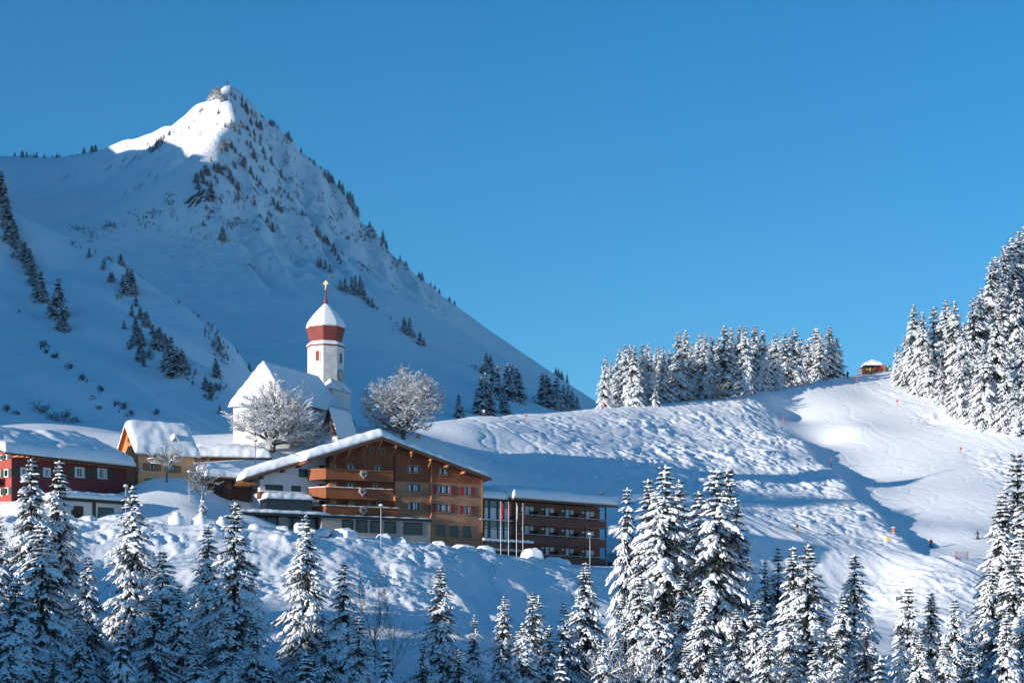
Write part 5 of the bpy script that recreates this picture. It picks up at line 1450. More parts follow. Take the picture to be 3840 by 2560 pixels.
# foreground spruces: (px of the tip, py of the tip, distance, variant, width factor, label)
FG = [
 (-15, 1930, 222, 2, 1.0, 'dark spruce cut off by the lower left corner of the photo'),
 (118, 1715, 236, 0, .95, 'tall snowy spruce in front of the maroon wall, left one of the pair'),
 (222, 1722, 240, 1, 1.05, 'tall snowy spruce in front of the maroon wall, right one of the pair'),
 (160, 1960, 214, 4, 1.1, 'broad snow-heavy spruce standing before the pair by the red house'),
 (60, 2150, 205, 2, 1.15, 'wide shaded spruce low in the left corner below the red house'),
 (300, 2330, 205, 6, 1.0, 'shaded spruce low at the foot of the pair by the red house'),
 (498, 1815, 234, 0, 1.0, 'snowy spruce rising right of the garage up to the lamp post'),
 (455, 2335, 203, 5, .8, 'young snowy spruce at the foot of the tall one by the garage'),
 (610, 2060, 222, 4, 1.15, 'heavily snowed bushy spruce between the garage spruce and the canopy spruce'),
 (672, 2185, 215, 1, 1.15, 'lower snowed spruce leaning against the bushy one before the bank'),
 (780, 1962, 240, 3, 1.1, 'narrow snowy spruce just behind the left side of the canopy spruce'),
 (880, 1878, 226, 2, 1.05, 'tall sunlit spruce with wide tiers in front of the black hotel canopy'),
 (1148, 1925, 236, 0, 1.0, 'spruce with a bare dark stem showing, in front of the dark entrance glazing'),
 (1150, 2440, 200, 5, .8, 'small snowy spruce at the foot of the entrance-glazing spruce'),
 (1290, 2105, 232, 3, 1.15, 'slim snowy spruce below the dining room windows'),
 (1345, 2305, 212, 4, 1.0, 'dense snow-plastered spruce in front of the slim one below the dining room'),
 (1447, 2425, 203, 5, .75, 'little snowy spruce left of the leafless trees on the bank'),
 (1653, 2120, 232, 2, 1.0, 'shaded spruce with thick tiers right of the leafless trees'),
 (1778, 2300, 228, 6, .85, 'small dark spruce right of the thick-tiered shaded one'),
 (1890, 2230, 230, 0, .85, 'snowy spruce at the lower end of the sunny snow slide'),
 (1996, 2218, 226, 2, .9, 'double-topped spruce in the row below the flagpoles'),
 (2020, 2226, 229, 6, .8, 'second dark stem close behind the double-topped spruce'),
 (2115, 2250, 228, 6, .95, 'dark spruce pressed against the left of the spruce below the annex lamp'),
 (2196, 2105, 236, 1, 1.2, 'spruce reaching up to the foot of the lamp post by the annex'),
 (2102, 2460, 203, 5, .8, 'small snow-covered spruce at the bottom edge below the annex'),
 (2262, 2395, 210, 4, .8, 'short thick snowy spruce right below the annex lamp spruce'),
 (2352, 1822, 262, 3, .75, 'thin ragged spruce with a bare lower stem right of the annex'),
 (2330, 2240, 232, 3, .8, 'thin lower spruce with thin stems under the ragged one'),
 (2432, 1790, 250, 1, 1.0, 'tall spruce left in the big clump right of the annex'),
 (2493, 1738, 246, 0, 1.1, 'tallest sunlit spruce of the big clump right of the annex'),
 (2545, 1792, 252, 2, .9, 'shaded spruce right in the big clump beside the annex'),
 (2470, 2250, 222, 4, .95, 'snow-plastered lower spruce in front of the big clump beside the annex'),
 (2570, 2400, 212, 6, .9, 'dark small spruce at the bottom edge under the big clump'),
 (2622, 1835, 256, 3, 1.1, 'slim pale spruce between the big clump and the twin-topped spruce'),
 (2690, 1752, 246, 4, 1.05, 'tall snow-white spruce, taller of the two tops left of the yellow-trousered skier'),
 (2728, 1748, 250, 2, 1.0, 'dark-sided spruce right behind the tall snow-white one'),
 (2760, 1860, 254, 6, 1.0, 'shaded spruce edge right of the two tall tops, below the mogul slope'),
 (2838, 2250, 226, 3, 1.0, 'small frosted spruce below the mogul slope, left of the dark twins'),
 (2868, 2095, 252, 6, .8, 'dark slim spruce below the yellow-trousered skier, left one of the twins'),
 (2918, 2042, 256, 6, .85, 'dark slim spruce below the yellow-trousered skier, right one of the twins'),
 (2975, 2045, 238, 1, 1.0, 'snowy spruce top just left of the big spruce below the slope path'),
 (3030, 2035, 234, 2, 1.1, 'big wide spruce with dark core below the slope path'),
 (3205, 2072, 238, 3, 1.1, 'slim tall spruce under the yellow trail sign'),
 (3160, 2225, 230, 4, .9, 'lower snowy spruce at the left foot of the one under the yellow trail sign'),
 (3250, 2350, 222, 6, 1.1, 'shaded low spruce right of the one under the yellow trail sign'),
 (3300, 2458, 205, 5, .9, 'little snow-covered spruce at the bottom edge left of the three snowy ones'),
 (3405, 2195, 226, 4, 1.0, 'leftmost of the three snowy spruces below the pink net'),
 (3492, 2215, 228, 1, 1.1, 'middle of the three snowy spruces below the pink net'),
 (3580, 2242, 226, 0, 1.0, 'rightmost of the three snowy spruces, in front of the slim white post'),
 (3758, 1845, 262, 1, 1.15, 'tall sunlit spruce right of the dark skier at the edge of the photo'),
 (3815, 1690, 272, 2, 1.1, 'highest spruce at the right edge beside the lower piste'),
 (3850, 1780, 268, 6, 1.1, 'dark spruce cut off by the right edge beside the lower piste'),
 (3800, 2060, 248, 4, 1.1, 'wide snowy spruce low at the right edge below the dark skier'),
 (3775, 2290, 226, 2, .9, 'dark-cored spruce in the lower right corner'),
 (3850, 2200, 236, 0, 1.0, 'spruce half cut off by the right edge in the lower corner'),
 (40, 2420, 196, 6, 1.2, 'dark wide spruce along the bottom edge in the left corner'),
 (200, 2440, 198, 2, 1.2, 'shaded drooping spruce along the bottom edge below the red house'),
 (740, 2400, 206, 0, 1.1, 'sunlit spruce at the bottom edge before the bushy ones'),
 (1000, 2500, 204, 5, .7, 'tiny snowed spruce top at the bottom edge below the hotel canopy'),
 (1880, 2430, 212, 6, 1.0, 'dark lower spruce along the bottom edge below the snow slide'),
 (2680, 2400, 214, 1, 1.1, 'frosted spruce along the bottom edge under the snow-white one'),
 (3060, 2420, 216, 0, 1.0, 'snowy lower spruce before the big one below the slope path'),
 (330, 2080, 226, 0, .95, 'spruce hidden behind the right side of the pair by the red house'),
 (575, 2230, 212, 2, 1.0, 'lower spruce filling the gap right of the garage spruce'),
 (845, 2290, 212, 4, 1.0, 'snowy lower spruce before the canopy spruce'),
 (950, 2300, 214, 6, 1.0, 'dark lower spruce right of the canopy spruce'),
 (1220, 2350, 212, 6, .9, 'dark spruce filling the gap below the slim one under the dining room'),
 (1720, 2430, 206, 2, 1.0, 'low spruce right at the foot of the thick-tiered shaded one'),
 (1585, 2400, 208, 6, .9, 'low dark spruce left at the foot of the thick-tiered shaded one'),
 (1960, 2330, 214, 0, 1.0, 'low snowy spruce in front of the double-topped one'),
 (2060, 2340, 216, 2, 1.0, 'low snowy spruce between the double-topped one and the lamp spruce'),
 (2400, 2150, 232, 2, 1.0, 'spruce low in the left half of the big clump beside the annex'),
 (2560, 2150, 236, 1, 1.0, 'spruce low in the right half of the big clump beside the annex'),
 (2640, 2200, 232, 0, 1.0, 'spruce filling the gap between the big clump and the snow-white top'),
 (2760, 2280, 226, 2, 1.0, 'spruce low on the right flank of the snow-white top'),
 (2880, 2330, 220, 0, 1.0, 'low frosted spruce beneath the dark slim twins'),
 (2960, 2300, 224, 4, 1.0, 'low snow-plastered spruce left of the big spruce below the path'),
 (3130, 2360, 220, 2, 1.0, 'low spruce right of the big spruce below the path'),
 (3450, 2390, 212, 0, 1.0, 'low spruce between the first and second of the three snowy ones'),
 (3540, 2400, 212, 4, 1.0, 'low spruce between the second and third of the three snowy ones'),
 (3640, 2400, 214, 2, .95, 'low dark-sided spruce right of the three snowy ones'),
 (3720, 2110, 252, 0, 1.0, 'snowy spruce on the left flank of the tall one right of the dark skier'),
 (3830, 1980, 258, 4, 1.0, 'bushy spruce between the edge spruces beside the lower piste'),
]
for (px, py, d, v, wf, lab) in FG:
    x = (px - CXP) / F_PX * d
    zt = (HOR - py) / F_PX * d
    zb_ = float(ground.at(x, d)) - .3
    h = max(zt - zb_, 3.5)
    # keep the crown in proportion: slim when tall
    k = h / VARS[v][0]
    wf2 = 1.16 * (wf * min(1.0, 1.0 / k ** .45) if k > 1 else wf)
    put_spruce('spruce_tree', v, (x, d, zt - h), h, wf2, lab=lab, group='snowy spruces below the hotel and piste')

# spruces on the crest of the ski hill
Z4, Z5 = Z(2300, 1160), Z(3000, 1160, 2.8)
CR = []
ords = ['first', 'second', 'third', 'fourth', 'fifth', 'sixth', 'seventh', 'eighth', 'ninth', 'tenth', 'eleventh', 'twelfth', '13th', '14th', '15th', '16th', '17th', '18th', '19th', '20th', '21st', '22nd', '23rd', '24th', '25th', '26th', '27th', '28th', '29th', '30th']
row = [(-75, 425, 0), (-20, 470, 1), (60, 345, 1), (110, 322, 0), (155, 318, 1), (195, 330, 0), (270, 318, 1), (320, 314, 0), (400, 338, 1), (455, 334, 0), (520, 370, 1), (600, 205, 0), (660, 185, 1), (720, 300, 1), (795, 215, 1), (845, 218, 0), (910, 245, 1), (965, 250, 0), (1020, 140, 0), (1085, 163, 1), (1165, 145, 0), (1210, 155, 0), (1300, 143, 1), (1370, 190, 0), (1435, 300, 1), (1490, 225, 1), (1570, 213, 1), (1660, 168, 0), (1715, 260, 1), (1785, 270, 0), (1860, 168, 1), (1905, 210, 0), (1985, 152, 0), (2045, 255, 1)]
bz = lambda zx: np.interp(zx, [-100, 0, 300, 650, 1000, 1400, 1500, 1700, 2000, 2100], [905, 905, 905, 850, 805, 780, 730, 695, 645, 630])
for i, (zx, zy, back) in enumerate(row):
    px, py = Z4(zx, zy); pb = Z4(zx, bz(zx) + 8)[1]
    p = ground.hit(px, pb - 2, 330)
    d = (p[1] if p is not None else 480) + (13 if back else 5) + 26 * sstep(1450, 1750, zx) + random.uniform(-2, 3)
    x = (px - CXP) / F_PX * d; zt = (HOR - py) / F_PX * d
    zb_ = float(ground.at(x, d)) - .4
    put_spruce('spruce_tree', random.choice([0, 1, 2, 4, 0, 4]), (x, d, zb_), zt - zb_, random.uniform(1.0, 1.25), group='snowy spruces along the crest of the ski hill',
               lab='%s spruce from the left in the row along the ski hill crest' % (ords[i] if i < len(ords) else ('%dst' % (i + 1) if (i + 1) % 10 == 1 else '%dnd' % (i + 1) if (i + 1) % 10 == 2 else '%drd' % (i + 1) if (i + 1) % 10 == 3 else '%dth' % (i + 1))))
p = ground.hit(*Z4(385, 885), 330)
put_spruce('spruce_tree', 5, (p[0], p[1], p[2] - .3), (885 - 690) / 2.45 / F_PX * p[1], 1.1, lab='short snow-covered spruce standing before the crest row on the ski hill', group='snowy spruces along the crest of the ski hill')
p = ground.hit(*Z4(1770, 690), 330)

# grove at the upper right
GR = [(2060, 795, 880), (2078, 770, 885), (2098, 698, 885), (2118, 715, 905), (2145, 703, 915), (2172, 688, 940), (2192, 690, 950), (2132, 775, 912), (2212, 740, 965), (2235, 683, 965), (2205, 810, 962), (2252, 660, 975), (2275, 600, 970), (2286, 588, 965), (2306, 562, 965), (2262, 790, 985),
      (2322, 545, 965), (2338, 530, 960), (2352, 518, 955), (2290, 700, 985), (2335, 640, 985), (2312, 830, 995), (2345, 760, 990), (2240, 850, 975), (2330, 880, 1000), (2185, 850, 955), (2100, 820, 900), (2160, 830, 930), (2370, 560, 960), (2380, 700, 985), (2300, 650, 970), (2355, 850, 1000)]
GR.sort(key=lambda q: q[0])
for i, (x0, y0, yb) in enumerate(GR):
    px, py, pb = x0 * 1.6327, y0 * 1.6327, yb * 1.6327
    p = ground.hit(px, pb, 350)
    hgt0 = (pb - py) / F_PX * p[1]
    d = p[1] + (0 if hgt0 < 20 else (hgt0 - 18) * 2.0) + 1
    x = (px - CXP) / F_PX * d; zt = (HOR - py) / F_PX * d
    zb_ = max(float(ground.at(x, d)) - .4, zt - 27)
    put_spruce('spruce_tree', random.choice([0, 1, 4, 4, 2, 1]), (x, d, zb_), zt - zb_, random.uniform(.95, 1.2), group='snowy spruces in the grove above the piste',
               lab='%s tip from the left in the snowy spruce grove above the piste' % (ords[i] if i < 30 else ('%dst' % (i + 1) if i == 30 else '%dnd' % (i + 1))))
# ---------------------------------------------------------------- leafless trees
def batch_tubes(T):
    """T: list of (points (n,3), radii (n,), sides); tubes of one shape are built together"""
    Vs, Fs, n0 = [], [], 0
    keys = {}
    for p, r, k in T: keys.setdefault((len(p), k), []).append((p, r))
    for (n, k), lst in keys.items():
        P = np.array([q[0] for q in lst]); Rr = np.array([q[1] for q in lst])
        t = np.empty_like(P); t[:, 1:-1] = P[:, 2:] - P[:, :-2]; t[:, 0] = P[:, 1] - P[:, 0]; t[:, -1] = P[:, -1] - P[:, -2]
        t /= np.linalg.norm(t, axis=2)[..., None] + 1e-9
        up = np.where(np.abs(t[..., 2:3]) < .9, np.array([0, 0, 1.0]), np.array([1.0, 0, 0]))
        A = np.cross(t, up); A /= np.linalg.norm(A, axis=2)[..., None] + 1e-9
        B = np.cross(t, A)
        th = 2 * math.pi * np.arange(k) / k
        V = P[:, :, None] + Rr[:, :, None, None] * (np.cos(th)[:, None] * A[:, :, None] + np.sin(th)[:, None] * B[:, :, None])
        m = len(lst)
        idx = np.arange(m * n * k).reshape(m, n, k) + n0
        nx = np.roll(idx, -1, axis=2)
        Fs.append(np.stack([idx[:, :-1], nx[:, :-1], nx[:, 1:], idx[:, 1:]], -1).reshape(-1, 4))
        Vs.append(V.reshape(-1, 3)); n0 += m * n * k
    return np.concatenate(Vs), np.concatenate(Fs)

def bare_tree(seed, H, spread, trunk_r, limbs=6, depth=5, snow=1.0, upright=0.35, first=.16, kids=3, minr=.018, dome=None, sr=.042):
    """dome: (radius, centre height, half height) of the crown the twigs may fill"""
    rs = np.random.RandomState(seed)
    wood, sno = [], []
    def unit(v): return v / (np.linalg.norm(v) + 1e-9)
    def grow(p, d, L, r, lev):
        n = 4 if lev < 4 else 3
        if dome:
            e = p + d * L
            q_ = math.hypot(e[0], e[1]) / dome[0]
            if q_ * q_ + ((e[2] - dome[1]) / dome[2]) ** 2 > 1:
                L *= .55
                if lev >= 3: d = unit(d + np.array([0, 0, .3]) - .25 * unit(np.array([e[0], e[1], e[2] - dome[1]])))
        pts, q, dd = [p], p, d
        J = rs.normal(0, .15, (n, 3)); J[:, 2] += .05 * upright
        for i in range(n):
            dd = unit(dd + J[i])
            q = q + dd * (L / n)
            pts.append(q)
        rad = r * (1 - .35 * np.arange(n + 1) / n)
        rr_ = np.maximum(rad, minr)
        wood.append((pts, rr_, 5 if lev < 2 else 3))
        if snow > 0 and lev >= 1:
            flat = max(.25, 1 - abs(dd[2]) ** 2)
            off = np.array(pts); off[:, 2] += rr_ * .8 + .012
            sno.append((off, snow * flat * (rr_ * .7 + sr) * rs.uniform(.6, 1.3, n + 1), 4))
        if lev >= depth: return
        m = kids + (1 if lev < 3 else 0)
        for k in range(m):
            s = rs.uniform(.3, 1.0) if k else 1.0
            j = min(int(s * n), n)
            ax = unit(np.cross(dd, rs.normal(0, 1, 3)))
            an = rs.uniform(.35, .9) if k else rs.uniform(.05, .35)
            nd = unit(dd * math.cos(an) + ax * math.sin(an) + np.array([0, 0, upright * .28]))
            grow(pts[j], nd, L * rs.uniform(.58, .82), rad[j] * (.72 if k == 0 else .52), lev + 1)
    base = H * first
    wood.append((np.array([(0, 0, -1.5), (0, 0, 0), (.05, 0, base * .6), (0, .03, base * 1.1)]), np.array([trunk_r * 1.25, trunk_r * 1.1, trunk_r, trunk_r * .9]), 8))
    for k in range(limbs):
        a = 2 * math.pi * k / limbs + rs.uniform(-.3, .3)
        el = rs.uniform(.1, .75) if k % 2 else rs.uniform(.75, 1.5)
        d = np.array([math.cos(a) * math.cos(el), math.sin(a) * math.cos(el), math.sin(el)])
        grow(np.array([0, 0, base * rs.uniform(.7, 1.05)]), d, spread * (.40 + .12 * math.sin(el)) * rs.uniform(.85, 1.1), trunk_r * .55, 1)
    wv, wf_ = batch_tubes(wood)
    return (wv, wf_), (batch_tubes(sno) if sno else None), H / wv[:, 2].max()

def put_bare(name, seed, base, H, lab, cat, group=None, snow=1.0, wf=1.0, mat='bark_grey', **kw):
    w, s_, k = bare_tree(seed, H, **kw, snow=snow)
    o = empty(name, tuple(base)); tag(o, lab, cat, group)
    o.scale = (k * wf, k * wf, k)
    link('branches', mesh_data('branches', *w, M[mat], True), o)
    if s_ is not None: link('snow_load', mesh_data('snow_load', *s_, M['snow_clump'], True), o)
    return o
def gbase(px, d, dz=-.2):
    x = (px - CXP) / F_PX * d
    return (x, d, float(ground.at(x, d)) + dz)
def hgt(py, base):   # height of a tree whose tip is at row py
    return (HOR - py) / F_PX * base[1] - base[2]
b = gbase(1022, 323); put_bare('deciduous_tree', 21, b, hgt(1375, b), 'big leafless frosted tree in front of the white church wall', 'tree', spread=8.5, trunk_r=.40, limbs=12, depth=6, upright=.22, first=.12, sr=.030, wf=1.1, dome=(7.6, 6.6, 6.6))
b = gbase(1512, 346); put_bare('deciduous_tree', 17, b, hgt(1352, b), 'round leafless frosted tree standing alone right of the church tower', 'tree', spread=11.5, trunk_r=.40, limbs=13, depth=6, upright=.24, first=.12, sr=.027, wf=1.14, dome=(7.8, 7.2, 7.0))
b = gbase(1165, 326); put_bare('deciduous_tree', 33, b, hgt(1545, b), 'smaller frosted tree between the big one and the church porch', 'tree', spread=5, trunk_r=.14, limbs=6, depth=5, upright=.5, first=.12, snow=.8)
b = gbase(625, 299); put_bare('deciduous_tree', 35, b, hgt(1630, b), 'young frosted tree in front of the ochre house', 'tree', spread=4.2, trunk_r=.12, limbs=5, depth=4, upright=.6, first=.3, snow=.7)
b = gbase(763, 291); put_bare('deciduous_tree', 36, b, hgt(1690, b), 'thin sparse tree left of the dark shed', 'tree', spread=5, trunk_r=.09, limbs=6, depth=4, upright=.8, first=.3, snow=.4)
b = gbase(760, 289); put_spruce('spruce_tree', 5, b, hgt(1840, b), .75, lab='small shaded spruce on the mound edge left of the shed', group='snowy spruces below the hotel and piste')
b = gbase(1405, 240); put_bare('deciduous_tree', 41, b, hgt(2080, b), 'tall thin leafless tree on the bank, left one of the pair', 'tree', spread=7, trunk_r=.10, limbs=5, depth=5, upright=1.1, first=.3, snow=.25, mat='twig', wf=.6, kids=2)
b = gbase(1470, 236); put_bare('deciduous_tree', 42, b, hgt(2200, b), 'spreading leafless tree on the bank, right one of the pair', 'tree', spread=8, trunk_r=.10, limbs=7, depth=5, upright=.9, first=.2, snow=.25, mat='twig', wf=.8, kids=2)
b = gbase(30, 258); put_bare('deciduous_tree', 43, b, hgt(1900, b), 'frosted leafless bush behind the corner spruce', 'bush', spread=6, trunk_r=.08, limbs=7, depth=4, upright=.6, first=.1, snow=.6)
b = gbase(2060, 216); put_bare('deciduous_tree', 44, (b[0] + 8, b[1], b[2]), hgt(2380, b), 'thin frosted tree at the foot of the ragged spruce', 'tree', spread=5, trunk_r=.08, limbs=5, depth=4, upright=.8, first=.2, snow=.7)
p = ground.hit(*Z4(1010, 835), 330)
put_bare('deciduous_tree', 45, (p[0], p[1] + 2, p[2]), 5.2, 'bare frosted bush among the crest spruces', 'bush', spread=4.5, trunk_r=.08, limbs=9, depth=4, upright=.2, first=.06, snow=.5, wf=1.3)
for i, (zx, zy, hz_, lab) in enumerate([(60, 110, 95, 'leafless bush left on the shaded hill foot above the red house'), (375, 120, 140, 'largest leafless bush on the hill foot above the red house'), (480, 190, 100, 'reddish leafless bush behind the red house roof, left'), (590, 200, 150, 'tallest thin leafless tree behind the red house roof'), (690, 205, 90, 'leafless bush behind the right end of the red house roof'), (150, 130, 60, 'small leafless bush beside the largest one above the red house'),
                                        (905, 95, 60, 'low leafless bush on the slope above the ochre house'), (1430, 135, 80, 'leafless bush on the slope between ochre house and church'), (1190, 150, 75, 'dark low bush on the slope above the ochre house ridge'), (1130, 90, 60, 'upper dark low bush above the ochre house ridge'), (1660, 300, 80, 'leafless bush beside the dark double spruce by the ochre house')]):
    px, py = Z1(zx, zy)
    p = hill.hit(px, py)
    if p is None or p[1] > 700: continue
    put_bare('leafless_bush', 60 + i, (p[0], p[1], p[2] - .2), hz_ / 2.45 / F_PX * p[1], lab, 'bush', 'leafless bushes at the foot of the hill', spread=3.5, trunk_r=.07, limbs=8, depth=4, upright=.45, first=.08, snow=0, mat='twig', wf=1.2)

# ---------------------------------------------------------------- spruces on hill and peak
FARV = []
for i, kw in enumerate([dict(H=16, Rb=3.5, levels=22), dict(H=16, Rb=2.9, levels=24, droop=1.2), dict(H=16, Rb=3.9, levels=21, gap=.06), dict(H=16, Rb=3.1, levels=22, droop=1.1)]):
    t, n, s_ = spruce(300 + i, fine=.9, bw=2.4, snow=(.3, .42, .25, 1.25)[i], **kw)
    tv = np.concatenate(t.V)
    tf = [f for f in t.Fs if len(f) == 4]
    nb = (len(tv), len(n[0]))
    V = np.concatenate([tv, n[0], s_[0]])
    F = [tuple(f) for f in tf] + [tuple(f) for f in (n[1] + nb[0])] + [tuple(f) for f in (s_[1] + nb[0] + nb[1])]
    me = mesh_data('far_spruce', V, F, [M['bark'], M['needles_far'], M['snow_clump']], False, [0] * len(tf) + [1] * len(n[1]) + [2] * len(s_[1]))
    FARV.append((V, F, me, [0] * len(tf) + [1] * len(n[1]) + [2] * len(s_[1])))
m1, m2, r4, hz1 = Z(0, 280), Z(640, 280), Z(1100, 840, 1.96), Z(0, 900)
GRP = [
 ('on the saddle skyline left of the peak', mount, m1, [(135, 745, 40), (205, 755, 65), (245, 760, 60), (280, 760, 35), (310, 762, 45), (337, 766, 65), (407, 760, 35), (482, 762, 28), (522, 760, 42), (545, 760, 35), (660, 742, 18), (712, 735, 12), (772, 718, 60), (845, 695, 50), (878, 685, 50)]),
 ('in the file across the sunlit shoulder', mount, m1, [(1375, 705, 65), (1400, 718, 60), (1425, 690, 70), (1440, 680, 100), (1460, 650, 80), (1480, 625, 70), (1505, 590, 50), (1558, 560, 60), (1598, 540, 40), (1615, 620, 30)]),
 ('in the white clump on the summit', mount, m2, [(362, 240, 90), (378, 240, 100), (395, 228, 120), (410, 224, 110), (426, 226, 125), (440, 218, 105), (455, 230, 110), (466, 252, 80), (490, 238, 60), (515, 235, 60)]),
 ('on the shaded face right under the summit', mount, m2, [(560, 200, 60), (590, 230, 60), (655, 250, 70), (655, 300, 60), (690, 320, 90), (700, 370, 110), (745, 365, 65), (585, 350, 40), (438, 370, 60), (560, 470, 70), (580, 520, 90), (640, 480, 70), (662, 488, 60), (705, 520, 70), (735, 460, 80), (790, 480, 80), (825, 515, 100), (500, 490, 60), (425, 470, 40)]),
 ('on the middle of the shaded peak face', mount, m2, [(625, 620, 40), (635, 560, 70), (765, 560, 70), (730, 570, 50), (825, 600, 60), (820, 660, 70), (700, 650, 60), (735, 690, 90), (765, 770, 100), (770, 620, 60), (850, 730, 80), (870, 790, 60), (790, 810, 40), (925, 830, 90), (850, 890, 60), (735, 920, 90), (760, 960, 50), (790, 990, 70), (820, 1010, 55), (960, 865, 25), (1015, 950, 90), (1055, 980, 45)]),
 ('along the shadow edge below the sunlit patch', mount, m2, [(480, 690, 100), (500, 690, 120), (515, 715, 80), (540, 670, 90), (560, 680, 80), (460, 720, 70), (595, 720, 60), (640, 760, 50), (665, 850, 110), (682, 830, 90), (590, 860, 110), (370, 800, 55)]),
 ('in the dark cluster above the rock outcrop', mount, m2, [(240, 960, 80), (250, 1060, 110), (225, 1000, 90), (280, 950, 90), (310, 920, 100), (330, 900, 80), (300, 1000, 90), (350, 930, 80), (400, 880, 80), (430, 900, 100), (450, 890, 90), (470, 920, 90), (490, 880, 80), (510, 860, 60), (540, 970, 110), (552, 960, 80), (570, 1010, 90), (410, 960, 60), (430, 1000, 60), (340, 1030, 70), (370, 1150, 190), (350, 1160, 100), (390, 1150, 90), (325, 1240, 60), (620, 1070, 95), (600, 1050, 50)]),
 ('on the lower part of the shaded peak face', mount, m2, [(875, 1080, 50), (885, 1100, 40), (705, 1145, 45), (770, 1210, 70), (945, 1200, 80), (985, 1250, 100), (1015, 1270, 70), (1005, 1055, 35), (1045, 1090, 50), (1080, 1145, 70), (1115, 1165, 45), (885, 1360, 65), (935, 1445, 90), (910, 1400, 40), (300, 1400, 70), (475, 1530, 150), (490, 1530, 120), (460, 1520, 80), (1210, 1290, 65), (1240, 1305, 40), (1300, 1400, 45), (1345, 1490, 110), (1375, 1500, 60), (1410, 1540, 70), (1440, 1560, 80)]),
 ('along the right skyline of the peak', mount, m2, [(915, 425, 25), (935, 435, 30), (950, 445, 25), (985, 480, 25), (1065, 580, 60), (1085, 590, 75), (1105, 620, 50), (1115, 625, 40), (1198, 690, 25), (1280, 790, 40), (1310, 795, 25), (1320, 800, 20), (1383, 850, 20), (1415, 885, 25), (1445, 905, 40), (1465, 925, 30), (1485, 940, 25), (1550, 990, 30), (1580, 1065, 80), (1625, 1150, 90), (1650, 1130, 70), (1640, 1150, 60), (1670, 1150, 60), (1705, 1160, 70), (1720, 1165, 60), (1740, 1190, 50), (1760, 1190, 40), (1715, 1290, 90), (1785, 1240, 40), (1830, 1400, 60), (1860, 1440, 50), (1870, 1510, 60), (1950, 1470, 50), (1985, 1490, 30), (1940, 1580, 60), (1980, 1590, 70)]),
 ('in the two steep files above the onion dome', mount, r4, [(170, 60, 50), (195, 90, 50), (220, 120, 40), (240, 140, 60), (265, 165, 50), (295, 200, 70), (310, 230, 60), (330, 270, 60), (345, 300, 40), (180, 310, 50), (200, 320, 80), (235, 335, 70), (270, 360, 70)]),
 ('in the dark clump right of the golden cross', mount, r4, [(345, 485, 80), (380, 490, 105), (430, 520, 140), (455, 520, 150), (490, 500, 130), (510, 530, 120), (525, 560, 80), (550, 590, 60), (580, 615, 80)]),
 ('in the small group halfway down the mountain slope', mount, r4, [(815, 800, 125), (855, 825, 145), (885, 835, 60), (930, 890, 110), (960, 895, 60)]),
 ('in the big dark clump behind the trail crest', mount, r4, [(1420, 1090, 155), (1450, 1100, 150), (1385, 1100, 70), (1470, 1250, 200), (1350, 1400, 200), (1380, 1405, 290), (1410, 1405, 320), (1440, 1405, 260), (1500, 1290, 260), (1540, 1390, 200), (1555, 1400, 170), (1575, 1290, 270), (1605, 1280, 260), (1640, 1300, 260), (1660, 1310, 230)]),
 ('alone by the round frosted tree', mount, r4, [(1215, 1425, 185), (1240, 1430, 100), (445, 1510, 80)]),
 ('in the dark clump left of the crest row', mount, r4, [(1830, 1330, 240), (1860, 1330, 240), (1880, 1350, 230), (1935, 1360, 240), (1905, 1350, 180), (1985, 1360, 190), (2020, 1360, 180), (2050, 1360, 150), (2085, 1355, 100), (1765, 1285, 30)]),
 ('on the low right skyline of the mountain', mount, r4, [(785, 245, 20), (830, 305, 40), (925, 370, 25), (945, 390, 40), (1010, 450, 30), (1040, 470, 30), (1072, 495, 28), (1147, 550, 25), (1185, 575, 20), (1930, 1065, 15), (1950, 1080, 25), (1972, 1095, 22), (2012, 1120, 25)]),
 ('in the dark file at the left photo edge', hill, hz1, [(10, -320, 330), (35, -200, 300), (60, -110, 300), (100, 20, 300), (130, 50, 250), (150, 60, 150), (120, 70, 80), (230, 200, 200), (270, 260, 200), (290, 330, 200), (300, 400, 160), (330, 430, 140), (375, 560, 290), (345, 520, 160), (415, 570, 120), (450, 640, 80), (540, 720, 390), (520, 700, 200), (575, 830, 200), (600, 850, 150), (555, 830, 130), (175, 670, 45)]),
 ('in the long dark file down the mid hill', hill, hz1, [(820, 165, 105), (955, 270, 110), (1015, 390, 110), (1035, 370, 90), (1110, 230, 115), (1140, 235, 50), (1170, 500, 270), (1210, 480, 230), (1130, 430, 130), (1230, 500, 160), (1250, 610, 120), (1210, 700, 120), (1290, 730, 130), (1345, 800, 160), (1400, 890, 130), (1440, 980, 180), (1465, 1000, 220), (1500, 990, 150), (1245, 820, 130), (1260, 940, 180), (1290, 960, 170), (1300, 1090, 160), (1280, 1110, 150), (1320, 1160, 100), (1520, 990, 150), (1570, 1200, 340), (1550, 1150, 250), (1600, 1260, 220), (1625, 1200, 240), (1670, 1180, 200), (1690, 1180, 150), (1140, 820, 100)]),
 ('near the church end of the hill', hill, hz1, [(1745, 1200, 35), (1795, 1240, 75), (1885, 1370, 145), (1930, 1395, 120), (1980, 1250, 190), (1960, 980, 80), (2010, 1040, 110), (1770, 1330, 45), (2290, 1200, 90), (1945, 1460, 50), (2020, 1590, 90)]),
]
random.seed(5)
rest_V, rest_F, rest_M, rn = [], [], [], 0
def ordn(i):
    if i < 12: return ords[i]
    n = i + 1
    return '%d%s' % (n, 'th' if 10 <= n % 100 <= 20 else {1: 'st', 2: 'nd', 3: 'rd'}.get(n % 10, 'th'))
